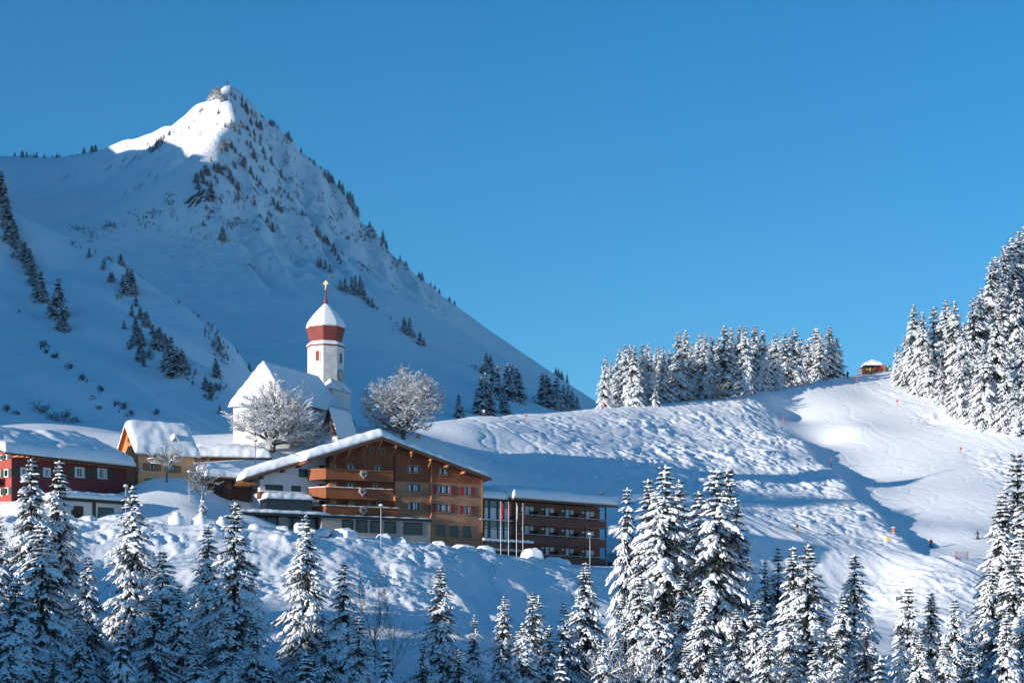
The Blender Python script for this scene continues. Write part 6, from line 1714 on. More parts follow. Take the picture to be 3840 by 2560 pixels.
for (where, sheet, conv, lst) in GRP:
    if sheet is hill:     # the files are dense: more stems beside the tall ones
        lst = lst + [(x + (22, -20)[k % 2], y + (14, -8)[k % 2], h_ * (.72, .86)[k % 2]) for k, (x, y, h_) in enumerate(lst) if h_ >= 140]
    lst = sorted(lst)
    for i, (zx, zy, hh_) in enumerate(lst):
        px, py = conv(zx, zy); pt = conv(zx, zy - hh_)[1]
        p = sheet.hit(px, py)
        for k in range(1, 14):
            if p is not None: break
            p = sheet.hit(px, py + 3 * k)
        if p is None: continue
        h = max((HOR - pt) / F_PX * p[1] - p[2], 1.5)
        v = 3 if 'white clump' in where else random.choice([0, 1, 2])
        wf = random.uniform(1.3, 1.7) * (1.15 if h < 8 else .95)
        k = h / 16.0
        if (HOR - pt) / F_PX * p[1] - p[2] > 0 and (py - pt) >= 27:
            o = link('mountain_spruce', FARV[v][2])
            o.location = (p[0], p[1], p[2] - .3); o.rotation_euler = (0, 0, random.uniform(0, 6.28)); o.scale = (k * wf, k * wf, k)
            tag(o, ('%s spruce from the left %s' % (ordn(i), where)) if len(lst) > 3 else ('%s of the dark spruces %s' % (('left', 'right', 'lone')[i], where)), 'spruce', 'dark spruces on hill and peak')
        else:
            a = random.uniform(0, 6.28); V = FARV[v][0] * np.array([k * wf, k * wf, k])
            V = np.stack([V[:, 0] * math.cos(a) - V[:, 1] * math.sin(a), V[:, 0] * math.sin(a) + V[:, 1] * math.cos(a), V[:, 2]], 1) + np.array([p[0], p[1], p[2] - .3])
            rest_V.append(V); rest_F += [tuple(q + rn for q in f) for f in FARV[v][1]]; rest_M += FARV[v][3]; rn += len(V)
if rest_V:
    tag(link('small_far_spruces', mesh_data('small_far_spruces', np.concatenate(rest_V), rest_F, [M['bark'], M['needles_far'], M['snow_clump']], False, rest_M)), 'scattered tiny spruces on the skyline and faces of the peak', 'spruces', kind='stuff')

# scrub that pokes through the snow on hill and peak
rs = np.random.RandomState(9)
SCR = [  # sheet, converter, x, y, half width, half height, how many
 (hill, hz1, 150, 130, 90, 60, 60), (hill, hz1, 700, 30, 90, 40, 40), (hill, hz1, 920, 70, 90, 45, 50), (hill, hz1, 1010, 180, 60, 40, 30), (hill, hz1, 1340, 340, 50, 30, 25), (hill, hz1, 1520, 470, 50, 30, 25), (hill, hz1, 1680, 570, 60, 50, 30), (hill, hz1, 1850, 690, 60, 40, 40), (hill, hz1, 1930, 800, 70, 70, 60), (hill, hz1, 2050, 850, 60, 60, 50),
 (hill, hz1, 1990, 950, 70, 70, 50), (hill, hz1, 390, 970, 35, 30, 24), (hill, hz1, 440, 1040, 25, 15, 14), (hill, hz1, 510, 1080, 35, 20, 16), (hill, hz1, 630, 1180, 40, 25, 16), (hill, hz1, 760, 1280, 35, 25, 22), (hill, hz1, 930, 1395, 25, 20, 14), (hill, hz1, 1100, 520, 50, 40, 24), (hill, hz1, 2050, 1100, 90, 80, 50), (hill, hz1, 2000, 1380, 70, 60, 40), (hill, hz1, 1380, 1060, 40, 40, 20),
 (hill, hz1, 850, 1450, 40, 20, 10), (hill, hz1, 1130, 1530, 60, 40, 30), (hill, hz1, 1720, 1260, 50, 50, 20), (hill, hz1, 1200, 990, 40, 40, 14), (hill, hz1, 1920, 1450, 50, 60, 30),
 (mount, m1, 700, 1420, 90, 30, 40), (mount, m1, 1000, 1400, 110, 40, 70), (mount, m1, 830, 1480, 60, 60, 40), (mount, m1, 1300, 1380, 90, 60, 50), (mount, m1, 1400, 1280, 80, 60, 50), (mount, m1, 1560, 1150, 60, 60, 40), (mount, m1, 1190, 1270, 20, 10, 8),
 (mount, m2, 1070, 740, 80, 90, 50), (mount, m2, 920, 610, 40, 30, 16), (mount, m2, 1060, 620, 50, 25, 20), (mount, m2, 1200, 1040, 40, 40, 20), (mount, m2, 1340, 1130, 70, 60, 40), (mount, m2, 1560, 1300, 80, 70, 60), (mount, m2, 1640, 1180, 60, 60, 40), (mount, m2, 1700, 1490, 90, 60, 60), (mount, m2, 1840, 1420, 40, 60, 40), (mount, m2, 1500, 1110, 40, 40, 20), (mount, m2, 560, 1390, 70, 60, 50), (mount, m2, 690, 1370, 70, 30, 24), (mount, m2, 790, 1430, 50, 40, 20), (mount, m2, 430, 1250, 80, 60, 24), (mount, m2, 600, 820, 40, 40, 20),
 (mount, r4, 540, 340, 30, 60, 30), (mount, r4, 490, 90, 60, 50, 40), (mount, r4, 715, 320, 20, 40, 16), (mount, r4, 690, 220, 40, 70, 40), (mount, r4, 300, 50, 30, 30, 14), (mount, r4, 715, 690, 20, 15, 8), (mount, r4, 760, 745, 30, 20, 10), (mount, r4, 390, 520, 30, 20, 10), (mount, r4, 610, 620, 12, 12, 8), (mount, r4, 1690, 1330, 30, 30, 12), (mount, r4, 1330, 1060, 40, 25, 14),
]
sv_, sf_ = [], []
for (sh, cv, cx_, cy_, rx, ry, n) in SCR:
    for _ in range(n):
        px, py = cv(cx_ + rx * rs.normal(0, .55), cy_ + ry * rs.normal(0, .55))
        p = sh.hit(px, py)
        if p is None: continue
        hs_ = rs.uniform(.5, 1.6) * (1.0 if sh is hill else 1.5)
        if rs.rand() < .35: continue
        for _b in range(6):
            a = rs.uniform(0, 6.28); le = rs.uniform(.1, .8)
            tip = p + np.array([math.cos(a) * le * hs_, math.sin(a) * le * hs_ - .1, hs_ * rs.uniform(.5, 1.1)])
            b0 = p + np.array([rs.uniform(-.3, .3), rs.uniform(-.3, .3), -.3])
            wv = np.array([-math.sin(a), math.cos(a), 0]) * .045 * hs_
            k = len(sv_)
            sv_ += [b0 - wv * .3, b0 + wv * .3, (b0 + tip) / 2 + wv * 1.2, tip, (b0 + tip) / 2 - wv * 1.2]
            sf_.append((k, k + 1, k + 2, k + 3, k + 4))
M['scrub'] = mat_island('dry_scrub', [(0, (.05, .042, .04)), (.6, (.10, .08, .075)), (1, (.25, .23, .24))])
tag(link('scrub', mesh_data('scrub', sv_, sf_, M['scrub'])), 'dry scrub poking through the snow of hill and peak', 'scrub', kind='stuff')

# rock outcrop on the spur
M['rock'] = mat_plain('dark_rock', (0.095, 0.08, 0.075), 0.9, var=.45, vs=.25, bump=.9, bs=1.2)
ro_ = None
for (x0, y0, x1, y1, w) in [(320, 1065, 250, 1130, 26), (270, 1080, 150, 1190, 32), (300, 1130, 230, 1190, 22), (240, 1150, 170, 1220, 24), (210, 1190, 160, 1230, 18), (290, 1160, 225, 1225, 14), (150, 1180, 125, 1200, 12), (240, 1270, 222, 1285, 8), (340, 1150, 300, 1185, 12)]:
    pts = []
    for t in np.linspace(0, 1, 7):
        p = mount.hit(*m2(x0 + (x1 - x0) * t, y0 + (y1 - y0) * t))
        if p is not None: pts.append(p + np.array([0, -.5, 0.2]))
    if len(pts) > 2:
        n = len(pts); wd = w / 2.45 / F_PX * 1400 * .5
        if ro_ is None:
            org = np.array(pts[0]); ro_ = empty('rock_outcrop', tuple(org)); tag(ro_, 'slanting dark rock outcrop on the spur under the dark spruce cluster', 'rock')
        MB().tube([p - org for p in pts], [wd * (.35 + .65 * math.sin(math.pi * (i + .4) / n)) * rs.uniform(.6, 1.2) for i in range(n)], 6).build('rock_ledge', M['rock'], ro_)
# ---------------------------------------------------------------- cars buried in snow along the bank
M['car_dark'] = mat_plain('dark_car_paint', (0.03, 0.033, 0.04), 0.35, spec=.6)
M['tyre'] = mat_plain('tyre_rubber', (0.02, 0.02, 0.02), 0.9)
random.seed(21)
def make_car(seed, T):
    """body with wheels and windows, and the snow load that follows its outline"""
    rs = np.random.RandomState(seed)
    prof = [(-2.1, .45), (-2.1, .85), (-1.95, .98), (-1.1, 1.05), (-.55, 1.45), (.9, 1.5), (1.75, 1.08), (2.1, .95), (2.1, .45)]
    b = MB()
    n = len(prof); rows_ = [(-.85, .0), (-.78, .06), (.78, .06), (.85, .0)]
    V, Fq = [], []
    for (y, dz_) in ((-.86, 0), (-.74, .05), (.74, .05), (.86, 0)):
        for (x, z) in prof:
            V.append((x * (1 if abs(y) < .8 else .97), y if z < 1.1 else y * .86, z + (dz_ if z > .6 else 0)))
    for r_ in range(3):
        for j in range(n):
            k = (j + 1) % n
            Fq.append((r_ * n + j, r_ * n + k, (r_ + 1) * n + k, (r_ + 1) * n + j))
    Fq += [tuple(range(n - 1, -1, -1)), tuple(range(3 * n, 4 * n))]
    b.add(V, Fq)
    nu, nv = 26, 14
    U, Vv = np.meshgrid(np.linspace(-2.25, 2.25, nu), np.linspace(-.98, .98, nv))
    pz = np.interp(U, [-2.25, -2.1, -1.95, -1.1, -.55, .9, 1.75, 2.1, 2.25], [.75, .95, 1.03, 1.1, 1.5, 1.55, 1.13, 1.0, .75])
    d = np.minimum(2.25 - np.abs(U), (.98 - np.abs(Vv)) * 1.3)
    k = np.sqrt(np.clip(1 - (1 - np.clip(d / .75, 0, 1)) ** 2, 0, 1))
    top = pz * .75 + .3 + T * (.25 + .75 * k) + .10 * perlin(U * .9 + seed, Vv * .9) - .45 * (1 - k) ** 2
    bot = pz * (.35 if seed % 2 == 0 else .8) + (.1 if seed % 2 == 0 else 0) - .1 * np.abs(Vv)
    V = np.concatenate([np.stack([U, Vv, np.maximum(top, bot + .06)], -1).reshape(-1, 3), np.stack([U * .99, Vv * .99, bot], -1).reshape(-1, 3)])
    N0 = nu * nv; ii = np.arange(N0).reshape(nv, nu)
    Ft = np.stack([ii[:-1, :-1], ii[:-1, 1:], ii[1:, 1:], ii[1:, :-1]], -1).reshape(-1, 4)
    bd = np.concatenate([ii[0, :], ii[1:, -1], ii[-1, -2::-1], ii[-2:0:-1, 0]]); b2 = np.roll(bd, -1)
    sn = (V, np.concatenate([Ft, Ft[:, ::-1] + N0, np.stack([b2, bd, bd + N0, b2 + N0], -1)]))
    return b, sn
CARS = []
for i in range(4):
    b, sn = make_car(40 + i, (.75, .55, .9, .65)[i])
    CARS.append((mesh_data('car_body', np.concatenate(b.V), b.Fs, M['car_dark'], False), mesh_data('snow_load', *sn, M['snow_roof'], True)))
wm = MB()
wm.lathe([(.05, -.1), (.31, -.1), (.31, .1), (.05, .1)], 14)
wheel_me = mesh_data('wheel', np.concatenate(wm.V)[:, [0, 2, 1]], wm.Fs, M['tyre'], False)
gm = MB()
for sy in (-1, 1):
    gm.add([(-1.0, sy * .80, 1.08), (.0, sy * .80, 1.08), (.0, sy * .76, 1.42), (-.55, sy * .76, 1.42)], [(0, 1, 2, 3)]).add([(.08, sy * .80, 1.08), (1.45, sy * .80, 1.08), (.85, sy * .76, 1.45), (.08, sy * .76, 1.42)], [(0, 1, 2, 3)])
glass_me = mesh_data('car_windows', np.concatenate(gm.V), gm.Fs, M['glass'], False)
def car(px, py, d, rot, v, lab, k=1.0, sink=.0):
    p = unproj(px, py, d)
    o = empty('parked_car', (p[0], p[1], p[2] - 1.75 * k - sink), rot); o.scale = (k, k, k)
    tag(o, lab, 'car', 'snowed-in cars along the road bank')
    b_ = link('body', CARS[v][0], o)
    link('car_window', glass_me, o)
    for x in (-1.35, 1.35):
        for y in (-.8, .8): link('wheel', wheel_me, o, (x, y, .31))
    link('snow_load', CARS[v][1], o)
CL = [(330, 1922, 278.5, 1.9, 1, 'snowed-in car before the brown garage door'), (423, 1924, 279.5, 1.75, 0, 'snowed-in car before the dark garage window'),
      (583, 1938, 281.5, 1.6, 1, 'fully buried car on the road right of the garage'),
      (1058, 1966, 288, 1.9, 3, 'buried car in front of the grey pier of the entrance glazing'), (1127, 1955, 287.5, 1.7, 2, 'buried car half hidden behind a spruce tip before the entrance glazing'),
      (1213, 1975, 290, 1.8, 1, 'car with a dark gap under its snow, left of the first dining window'), (1287, 1972, 290.5, 1.75, 0, 'car with thick snow hat in front of the first dining window'),
      (1437, 1998, 294, 1.7, 0, 'round snow-domed car beside the street lamp on the bank'), (1500, 2008, 295, 1.7, 2, 'long snow-domed car right of the street lamp, below the wide window'),
      (1578, 2022, 298, 1.75, 3, 'flat buried car below the right end of the beige wall'), (1645, 2020, 299, 2.0, 1, 'buried car below the left of the three plank-wall windows'),
      (1736, 2032, 303, 2.3, 1, 'snow-covered car with a dark side below the right plank-wall window'), (1818, 2040, 305, 2.35, 2, 'big snow-covered car left of the annex terrace'),
      (1994, 2055, 312, 2.2, 0, 'snow-hatted car below the end of the annex terrace'), (2080, 2080, 315, 2.45, 3, 'dark-edged snowy car right of the snow-hatted one under the annex balconies')]
for i_, (px, py, d, r_, v, lab) in enumerate(CL): car(px, py, d, r_ + random.uniform(-.5, .5), v, lab, random.uniform(.92, 1.12), random.uniform(.35, .8))

# snow-capped rubble posts and the arch left of the hotel
def heap(px, py, d, r, h, lab, name='snow_heap', cap=True):
    p = unproj(px, py, d)
    m = MB(); n = 20; prof = [(r * 1.25, -h - 1.2), (r * 1.12, -h), (r, -h * .62), (r * .86, -h * .38), (r * .5, -h * .30), (r * .52, -h * .2), (r * .48, -h * .06), (r * .3, 0), (.03, .06)] if cap else [(r * 1.3, -h - 1.2), (r * 1.15, -h), (r, -h * .5), (r * .72, -h * .18), (r * .3, -.02), (.03, .05)]
    m.lathe(prof, n)
    V = np.concatenate(m.V); a = np.arctan2(V[:, 1], V[:, 0])
    V[:, :2] *= (1 + .10 * perlin(a * 1.6 + px, V[:, 2] * 1.5))[:, None]
    o = link(name, mesh_data(name, V, m.Fs, M['snow_roof'], True), None, tuple(p)); tag(o, lab, 'snow heap')
heap(*Z1(1622, 1028), 281, 1.1, 1.5, 'cone-shaped snow heap with a round cap left of the snow arch')
heap(*Z1(1848, 1048), 281.5, .95, 1.5, 'capped snow heap joined to the curved snow arch')
heap(*Z1(2040, 1068), 282, .85, 1.5, 'capped snow heap right of the snow arch, before the shed')
heap(*Z2(85, 1070), 283, 1.0, 1.6, 'tall snow heap just left of the hotel canopy', cap=False)
heap(*Z2(385, 1135), 284, 1.3, 1.2, 'rounded snow heap under the left part of the hotel canopy', cap=False)
pa_ = [unproj(*Z1(x, y), 281.3) for x, y in ((1762, 1135), (1768, 1105), (1788, 1082), (1815, 1074), (1840, 1076))]
o = MB().tube(pa_, [.16, .17, .17, .2, .22], 7).build('snow_arch', M['snow_roof'], None, True); tag(o, 'thin curved arch of snow beside the capped heap left of the hotel', 'snow arch')

# ---------------------------------------------------------------- street lamps, flagpoles, flag
M['lamp_grey'] = mat_plain('lamp_grey_paint', (0.45, 0.46, 0.47), 0.5)
def lamp(px, ytop, ybot, d, lab, two=False, arm=0.0, sp=None):
    b0 = unproj(px, ybot, d); h = (ybot - ytop) / F_PX * d
    o = empty('street_lamp', tuple(b0)); tag(o, lab, 'street lamp', 'street lamps of the village')
    MB().tube([(0, 0, -1), (0, 0, h * .5), (arm * .2, 0, h - .35)], [.065, .055, .04], 8).build('pole', M['lamp_grey'], o)
    hd_ = MB().tube([(arm * .2 - .1, 0, h - .3), (arm * .2 + .2 - .9 * arm, 0, h - .2)], [.12, .17], 8).box(arm * .2 - .3, arm * .2 + .3, -.2, .2, h - .26, h - .1)
    hd_.build('lamp_head', M['metal'], o)
    MB().ball((arm * .2, 0, h - .02), .27, 12, 8, sc=(1.15, .8, .62)).build('snow_hat', M['snow_roof'], o, True)
    return o
lo = lamp(*[Z2(1540, 0)[0], Z2(0, 962)[1], Z2(0, 1285)[1]], 286.5, 'white street lamp with snow hat in front of the hotel balconies')
lb = MB().ball((.12, -.1, 1.95 + .3), .2, 8, 6).ball((.02, -.12, 1.95), .16, 8, 6)
lamp(Z3(1745, 0)[0], Z3(0, 1225)[1], Z3(0, 1530)[1], 311, 'white street lamp before the right end of the annex balconies')
lamp(Z1(1155, 0)[0], Z1(0, 783)[1], Z1(0, 960)[1], 278.5, 'small street lamp with snow hat at the right end of the garage')
lamp(Z2(388, 0)[0], Z2(0, 360)[1], Z2(0, 540)[1], 317, 'thin lamp on a pole below the white church wall')
o = lamp(Z1(1738, 0)[0], Z1(0, 652)[1], Z1(0, 872)[1], 294, 'lamp post with a small red sign on the snow mound')
hN = (872 - 652) / 2.45 / F_PX * 294
MB().box(-.22, .22, -.12, -.06, hN * .60, hN * .69).build('red_sign', M['red'], o)
MB().box(-.08, .08, -.135, -.12, hN * .63, hN * .66).build('white_mark', M['white_paint'], o)
lamp(3570, 2208, 2330, 318, 'slim white post rising behind the rightmost of the three snowy spruces', arm=.6)
# a low sign post in the gully
pg_ = unproj(3372, 2262, 305)
so = empty('trail_sign', tuple(pg_)); tag(so, 'snow-capped sign board left of the three snowy spruces', 'sign')
MB().tube([(0, 0, -2), (0, 0, 1.2)], .06, 6).build('pole', M['metal'], so)
MB().box(-.5, .5, -.06, .06, .3, 1.1).build('board', M['metal'], so)
MB().ball((0, 0, 1.2), .5, 10, 6, sc=(1.1, .5, .5)).build('snow_hat', M['snow_roof'], so, True)

M['flag_red'] = mat_plain('red_flag_cloth', (0.40, 0.02, 0.03), 0.8)
M['flag_dark'] = mat_plain('dark_flag_cloth', (0.06, 0.02, 0.05), 0.8)
fl = [(925, 936, 1268, 'leftmost flagpole, with a hanging red flag, before the glass link'), (997, 936, 1272, 'second flagpole from the left, with a furled dark red flag, before the glass link'), (1070, 950, 1275, 'third flagpole from the left, with a furled white flag, before the annex'), (1129, 952, 1278, 'rightmost flagpole, with a dark hanging flag, before the annex')]
for i, (x, y0, y1, lab) in enumerate(fl):
    px, pt = Z3(x, y0); pb = Z3(x, y1)[1]; d = 311 + i * 1.1
    b0 = unproj(px, pb, d); h = (pb - pt) / F_PX * d
    o = empty('flagpole', tuple(b0)); tag(o, lab, 'flagpole', 'flagpoles in front of the annex')
    MB().tube([(0, 0, -3), (0, 0, h)], [.045, .03], 7).ball((0, 0, h + .04), .08, 8, 6).build('pole', M['white_paint'], o)
    w = (.42, .2, .16, .34)[i]; hh = (2.9, 2.6, 2.4, 2.4)[i]
    nz_, nx_ = 12, 5
    V = [((.05 + w * b / (nx_ - 1)) * (1 - .35 * a / (nz_ - 1) * (b > 2)), .10 * math.sin(b * 2.2 + a * .4), h - .2 - hh * a / (nz_ - 1) * (1 - .1 * b / nx_)) for a in range(nz_) for b in range(nx_)]
    Fq = [(a * nx_ + b, a * nx_ + b + 1, (a + 1) * nx_ + b + 1, (a + 1) * nx_ + b) for a in range(nz_ - 1) for b in range(nx_ - 1)]
    fo = link('flag', mesh_data('flag', V, Fq, M[('flag_red', 'flag_red', 'white_paint', 'flag_dark')[i]], True), o)
    md = fo.modifiers.new('thickness', 'SOLIDIFY'); md.thickness = .02
# the yellow and red banner on the terrace behind the hotel roof
M['banner'] = mat_plain('orange_banner', (0.75, 0.32, 0.10), 0.7)
p = unproj(*Z2(1868, 372), 349)
o = empty('banner', tuple(p)); tag(o, 'small yellow and red banner standing behind the hotel roof ridge', 'banner')
MB().tube([(0, 0, -2), (0, 0, 1.2)], .05, 6).build('pole', M['metal'], o)
MB().prism([(.05, -.1), (.5, .0), (.6, 1.0), (.08, 1.15)], 'w', -.02, .02).build('cloth', M['banner'], o)
MB().prism([(.05, -.1), (.3, -.03), (.2, .55), (.06, .5)], 'w', -.035, -.021).build('red_stripe', M['red'], o)

# summit cross
p = mount.hit(852, 332)
if p is None: p = unproj(852, 325, 1600)
o = empty('summit_cross', (p[0], p[1], p[2])); tag(o, 'thin dark cross on the snowy summit', 'cross')
MB().box(-.18, .18, -.18, .18, -2, 6.5).build('post', M['barn'], o)
MB().box(-1.7, 1.7, -.16, .16, 4.2, 4.55).build('crossbar', M['barn'], o)

# ---------------------------------------------------------------- piste markers, nets, hut
M['marker_red'] = mat_plain('signal_red', (0.60, 0.07, 0.05), 0.7)
M['marker_orange'] = mat_plain('signal_orange', (0.75, 0.20, 0.06), 0.7)
M['sign_yellow'] = mat_plain('sign_yellow', (0.75, 0.42, 0.02), 0.6)
def spot(px, py, dmin=320):
    p = ground.hit(px, py, dmin)
    k = 0
    while p is None and k < 12:
        k += 1; p = ground.hit(px, py + 2.5 * k, dmin)
    return p
def marker(conv, x, yt, yb, kind, lab, sc=2.45):
    px, pb = conv(x, yb); p = spot(px, pb)
    h = (yb - yt) / sc / F_PX * p[1]
    o = empty('piste_marker', tuple(p)); tag(o, lab, 'piste marker', 'piste markers on the ski hill')
    pm_ = {'disc': 'marker_red', 'orange': 'marker_orange', 'white': 'marker_red', 'pole': 'marker_red', 'yellow': 'metal_dark', 'board': 'white_paint'}[kind]
    MB().tube([(0, 0, -.6), (0, 0, h)], .055 if kind != 'pole' else .075, 6).build('pole', M[pm_], o)
    if kind in ('disc', 'orange', 'white'):
        r = .27
        dm_ = MB().lathe([(.02, -.03), (r, -.03), (r, .03), (.02, .03)], 18)
        V = np.concatenate(dm_.V)[:, [0, 2, 1]] + np.array([0, -.09, h - r * .8])
        link('disc', mesh_data('disc', V, dm_.Fs, M['white_paint' if kind == 'white' else pm_]), o)
        if kind == 'white':
            V2 = np.concatenate(dm_.V)[:, [0, 2, 1]] * np.array([.35, 1, .35]) + np.array([0, -.13, h - r * .8])
            link('dot', mesh_data('dot', V2, dm_.Fs, M['marker_red']), o)
    if kind == 'board':
        MB().box(-.2, .2, -.1, -.04, h * .45, h * .98).build('board', M['marker_orange'], o)
        MB().box(-.32, .32, -.11, -.03, h * .98, h * 1.06).build('snow_hat', M['snow_roof'], o)
    if kind == 'yellow':
        r = .42; MB().prism([(0, h - 2 * r), (r, h - r), (0, h), (-r, h - r)], 'w', -.1, -.05).build('board', M['sign_yellow'], o)
Z6 = Z(2880, 1700)
for a in [(Z3, 770, 90, 148, 'white', 'white and red disc marker at the left end of the trail crest'), (Z3, 1160, 133, 192, 'disc', 'red disc marker on the edge of the sunny trail'), (Z3, 1872, 10, 60, 'disc', 'red marker at the left foot of the crest spruce row'),
          (Z4, 660, 788, 848, 'orange', 'orange disc marker before the crest spruces, left one of the pair'), (Z4, 722, 803, 852, 'orange', 'orange disc marker before the crest spruces, right one of the pair'), (Z4, 1180, 765, 836, 'white', 'white disc marker on the crest above the moguls'),
          (Z4, 1580, 675, 722, 'disc', 'red disc marker by the slanting pole on the crest'), (Z4, 1565, 982, 1052, 'pole', 'thin red pole on the mogul edge, upper one of the two'), (Z4, 2005, 1360, 1445, 'pole', 'thin red pole on the mogul edge, lower one of the two')]:
    marker(*a)
for a in [(Z5, 598, 716, 800, 'disc', 'red disc marker at the top of the piste'), (Z5, 1020, 950, 1012, 'disc', 'red disc marker on the upper right border of the piste'), (Z5, 1688, 1448, 1510, 'disc', 'red disc marker on the lower right border of the piste')]:
    marker(*a, sc=2.8)
marker(Z6, 1149, 678, 760, 'board', 'orange sign board with white post at the lower tip of the moguls')
marker(Z6, 1103, 762, 835, 'yellow', 'yellow diamond trail sign beside the path')

def net(pts, h, lab, mat, name='safety_net', posts=True, sag=.12):
    """a net of crossing cords between posts"""
    o = empty(name, tuple(pts[0])); tag(o, lab, 'net')
    L = [np.asarray(p) - np.asarray(pts[0]) for p in pts]
    m = MB()
    for a, b in zip(L[:-1], L[1:]):
        n = max(4, int(np.linalg.norm(b - a) / .28))
        for r_ in range(7):
            z = .1 + (h - .15) * r_ / 6
            m.tube([a + (b - a) * t + np.array([0, 0, z - sag * math.sin(math.pi * t) * r_ / 6]) for t in np.linspace(0, 1, 6)], .018, 3)
        for i in range(1, n):
            t = i / n; p = a + (b - a) * t
            m.tube([p + np.array([0, 0, .1]), p + np.array([0, 0, h - .05 - sag * math.sin(math.pi * t)])], .016, 3)
    m.build('mesh', M[mat], o)
    if posts:
        for q in L: MB().tube([q + np.array([0, 0, -.5]), q + np.array([0, 0, h + .1])], .06, 6).build('post', M['marker_red'], o)
    return o
a, b = spot(*Z6(1722, 978)), spot(*Z6(1836, 970))
net([a, b], 75 / 2.45 / F_PX * a[1], 'pink safety net between two red posts below the path', 'marker_red')
q = [spot(*Z4(x, y)) for x, y in ((1630, 712), (1690, 704), (1745, 700), (1810, 692))]
net(q, .9, 'low orange net in front of the crest spruces, by the slanting pole', 'marker_orange', sag=.25)
q = [spot(*Z4(x, y)) for x, y in ((1930, 660), (1955, 657), (1978, 653))]
net(q, .9, 'short orange net right at the end of the crest spruces', 'marker_orange', sag=.2)
hb = [spot(*Z5(x, y)) for x, y in ((655, 672), (700, 668), (750, 666), (800, 662), (850, 658), (888, 652))]
net(hb, 1.5, 'orange and yellow net in front of the hut at the top of the piste', 'marker_orange')
M['net_panel'] = mat_plain('orange_net_cloth', (0.80, 0.30, 0.06), 0.8, var=.4, vs=3)
for i_, (a, b) in enumerate(zip(hb[:-1], hb[1:])):
    if i_ % 2 == 0:
        p0 = np.asarray(a)
        m = MB().add([(0, .05, .35), tuple(b - a + np.array([0, .05, .35])), tuple(b - a + np.array([0, .05, 1.2])), (0, .05, 1.15), (0, .08, .35), tuple(b - a + np.array([0, .08, .35])), tuple(b - a + np.array([0, .08, 1.2])), (0, .08, 1.15)], [(0, 1, 2, 3), (7, 6, 5, 4), (0, 4, 5, 1), (1, 5, 6, 2), (2, 6, 7, 3), (3, 7, 4, 0)])
        o = m.build('banner_cloth', M['net_panel'], None, loc=tuple(p0)); tag(o, '%s orange cloth banner on the net before the hut' % ('left', 'x', 'middle', 'x', 'right')[i_], 'banner')

# slanting white pole at the crest
p = spot(*Z4(1778, 692)); t_ = unproj(*Z4(1712, 372), p[1])
o = MB().tube([p + np.array([0, 0, -.5]) - p, t_ - p], [.11, .06], 7).build('slanting_pole', M['white_paint'], None, loc=tuple(p)); tag(o, 'long slanting white pole leaning before the crest spruces', 'pole')

# hut with a snow hood
p = spot(*Z5(770, 662)); pd = p[1] + 4
p = np.array([(Z5(770, 0)[0] - CXP) / F_PX * pd, pd, float(ground.at((Z5(770, 0)[0] - CXP) / F_PX * pd, pd))])
z_at = lambda y: (HOR - Z5(0, y)[1]) / F_PX * pd - p[2]
x_at = lambda x: (Z5(x, 0)[0] - CXP) / F_PX * pd - p[0]
o = empty('hut', tuple(p)); tag(o, 'small dark hut with a pointed snow hood at the top of the piste', 'hut')
MB().box(x_at(672), x_at(862), 0, 3, -1, z_at(600)).build('wall', M['boards_dark'], o)
MB().box(x_at(700), x_at(735), -.06, 0, z_at(650), z_at(612)).box(x_at(790), x_at(830), -.06, 0, z_at(650), z_at(612)).build('window', M['glass'], o)
ho_ = MB().box(x_at(660), x_at(872), -.8, 3.5, z_at(603), z_at(590)).build('roof', M['metal_dark'], o)
xc = x_at(768)
hood = lambda U, W: z_at(592) + (z_at(520) - z_at(592) - .4) * np.clip(1 - np.maximum(np.abs(U - xc) / (x_at(872) - xc) * .95, np.abs(W - 1.35) / 2.1), 0, 1)
snow_slab('snow_hood', hood, x_at(662), x_at(870), -.75, 3.45, .55, ho_, .2, .6, .4, .05, 3.3)

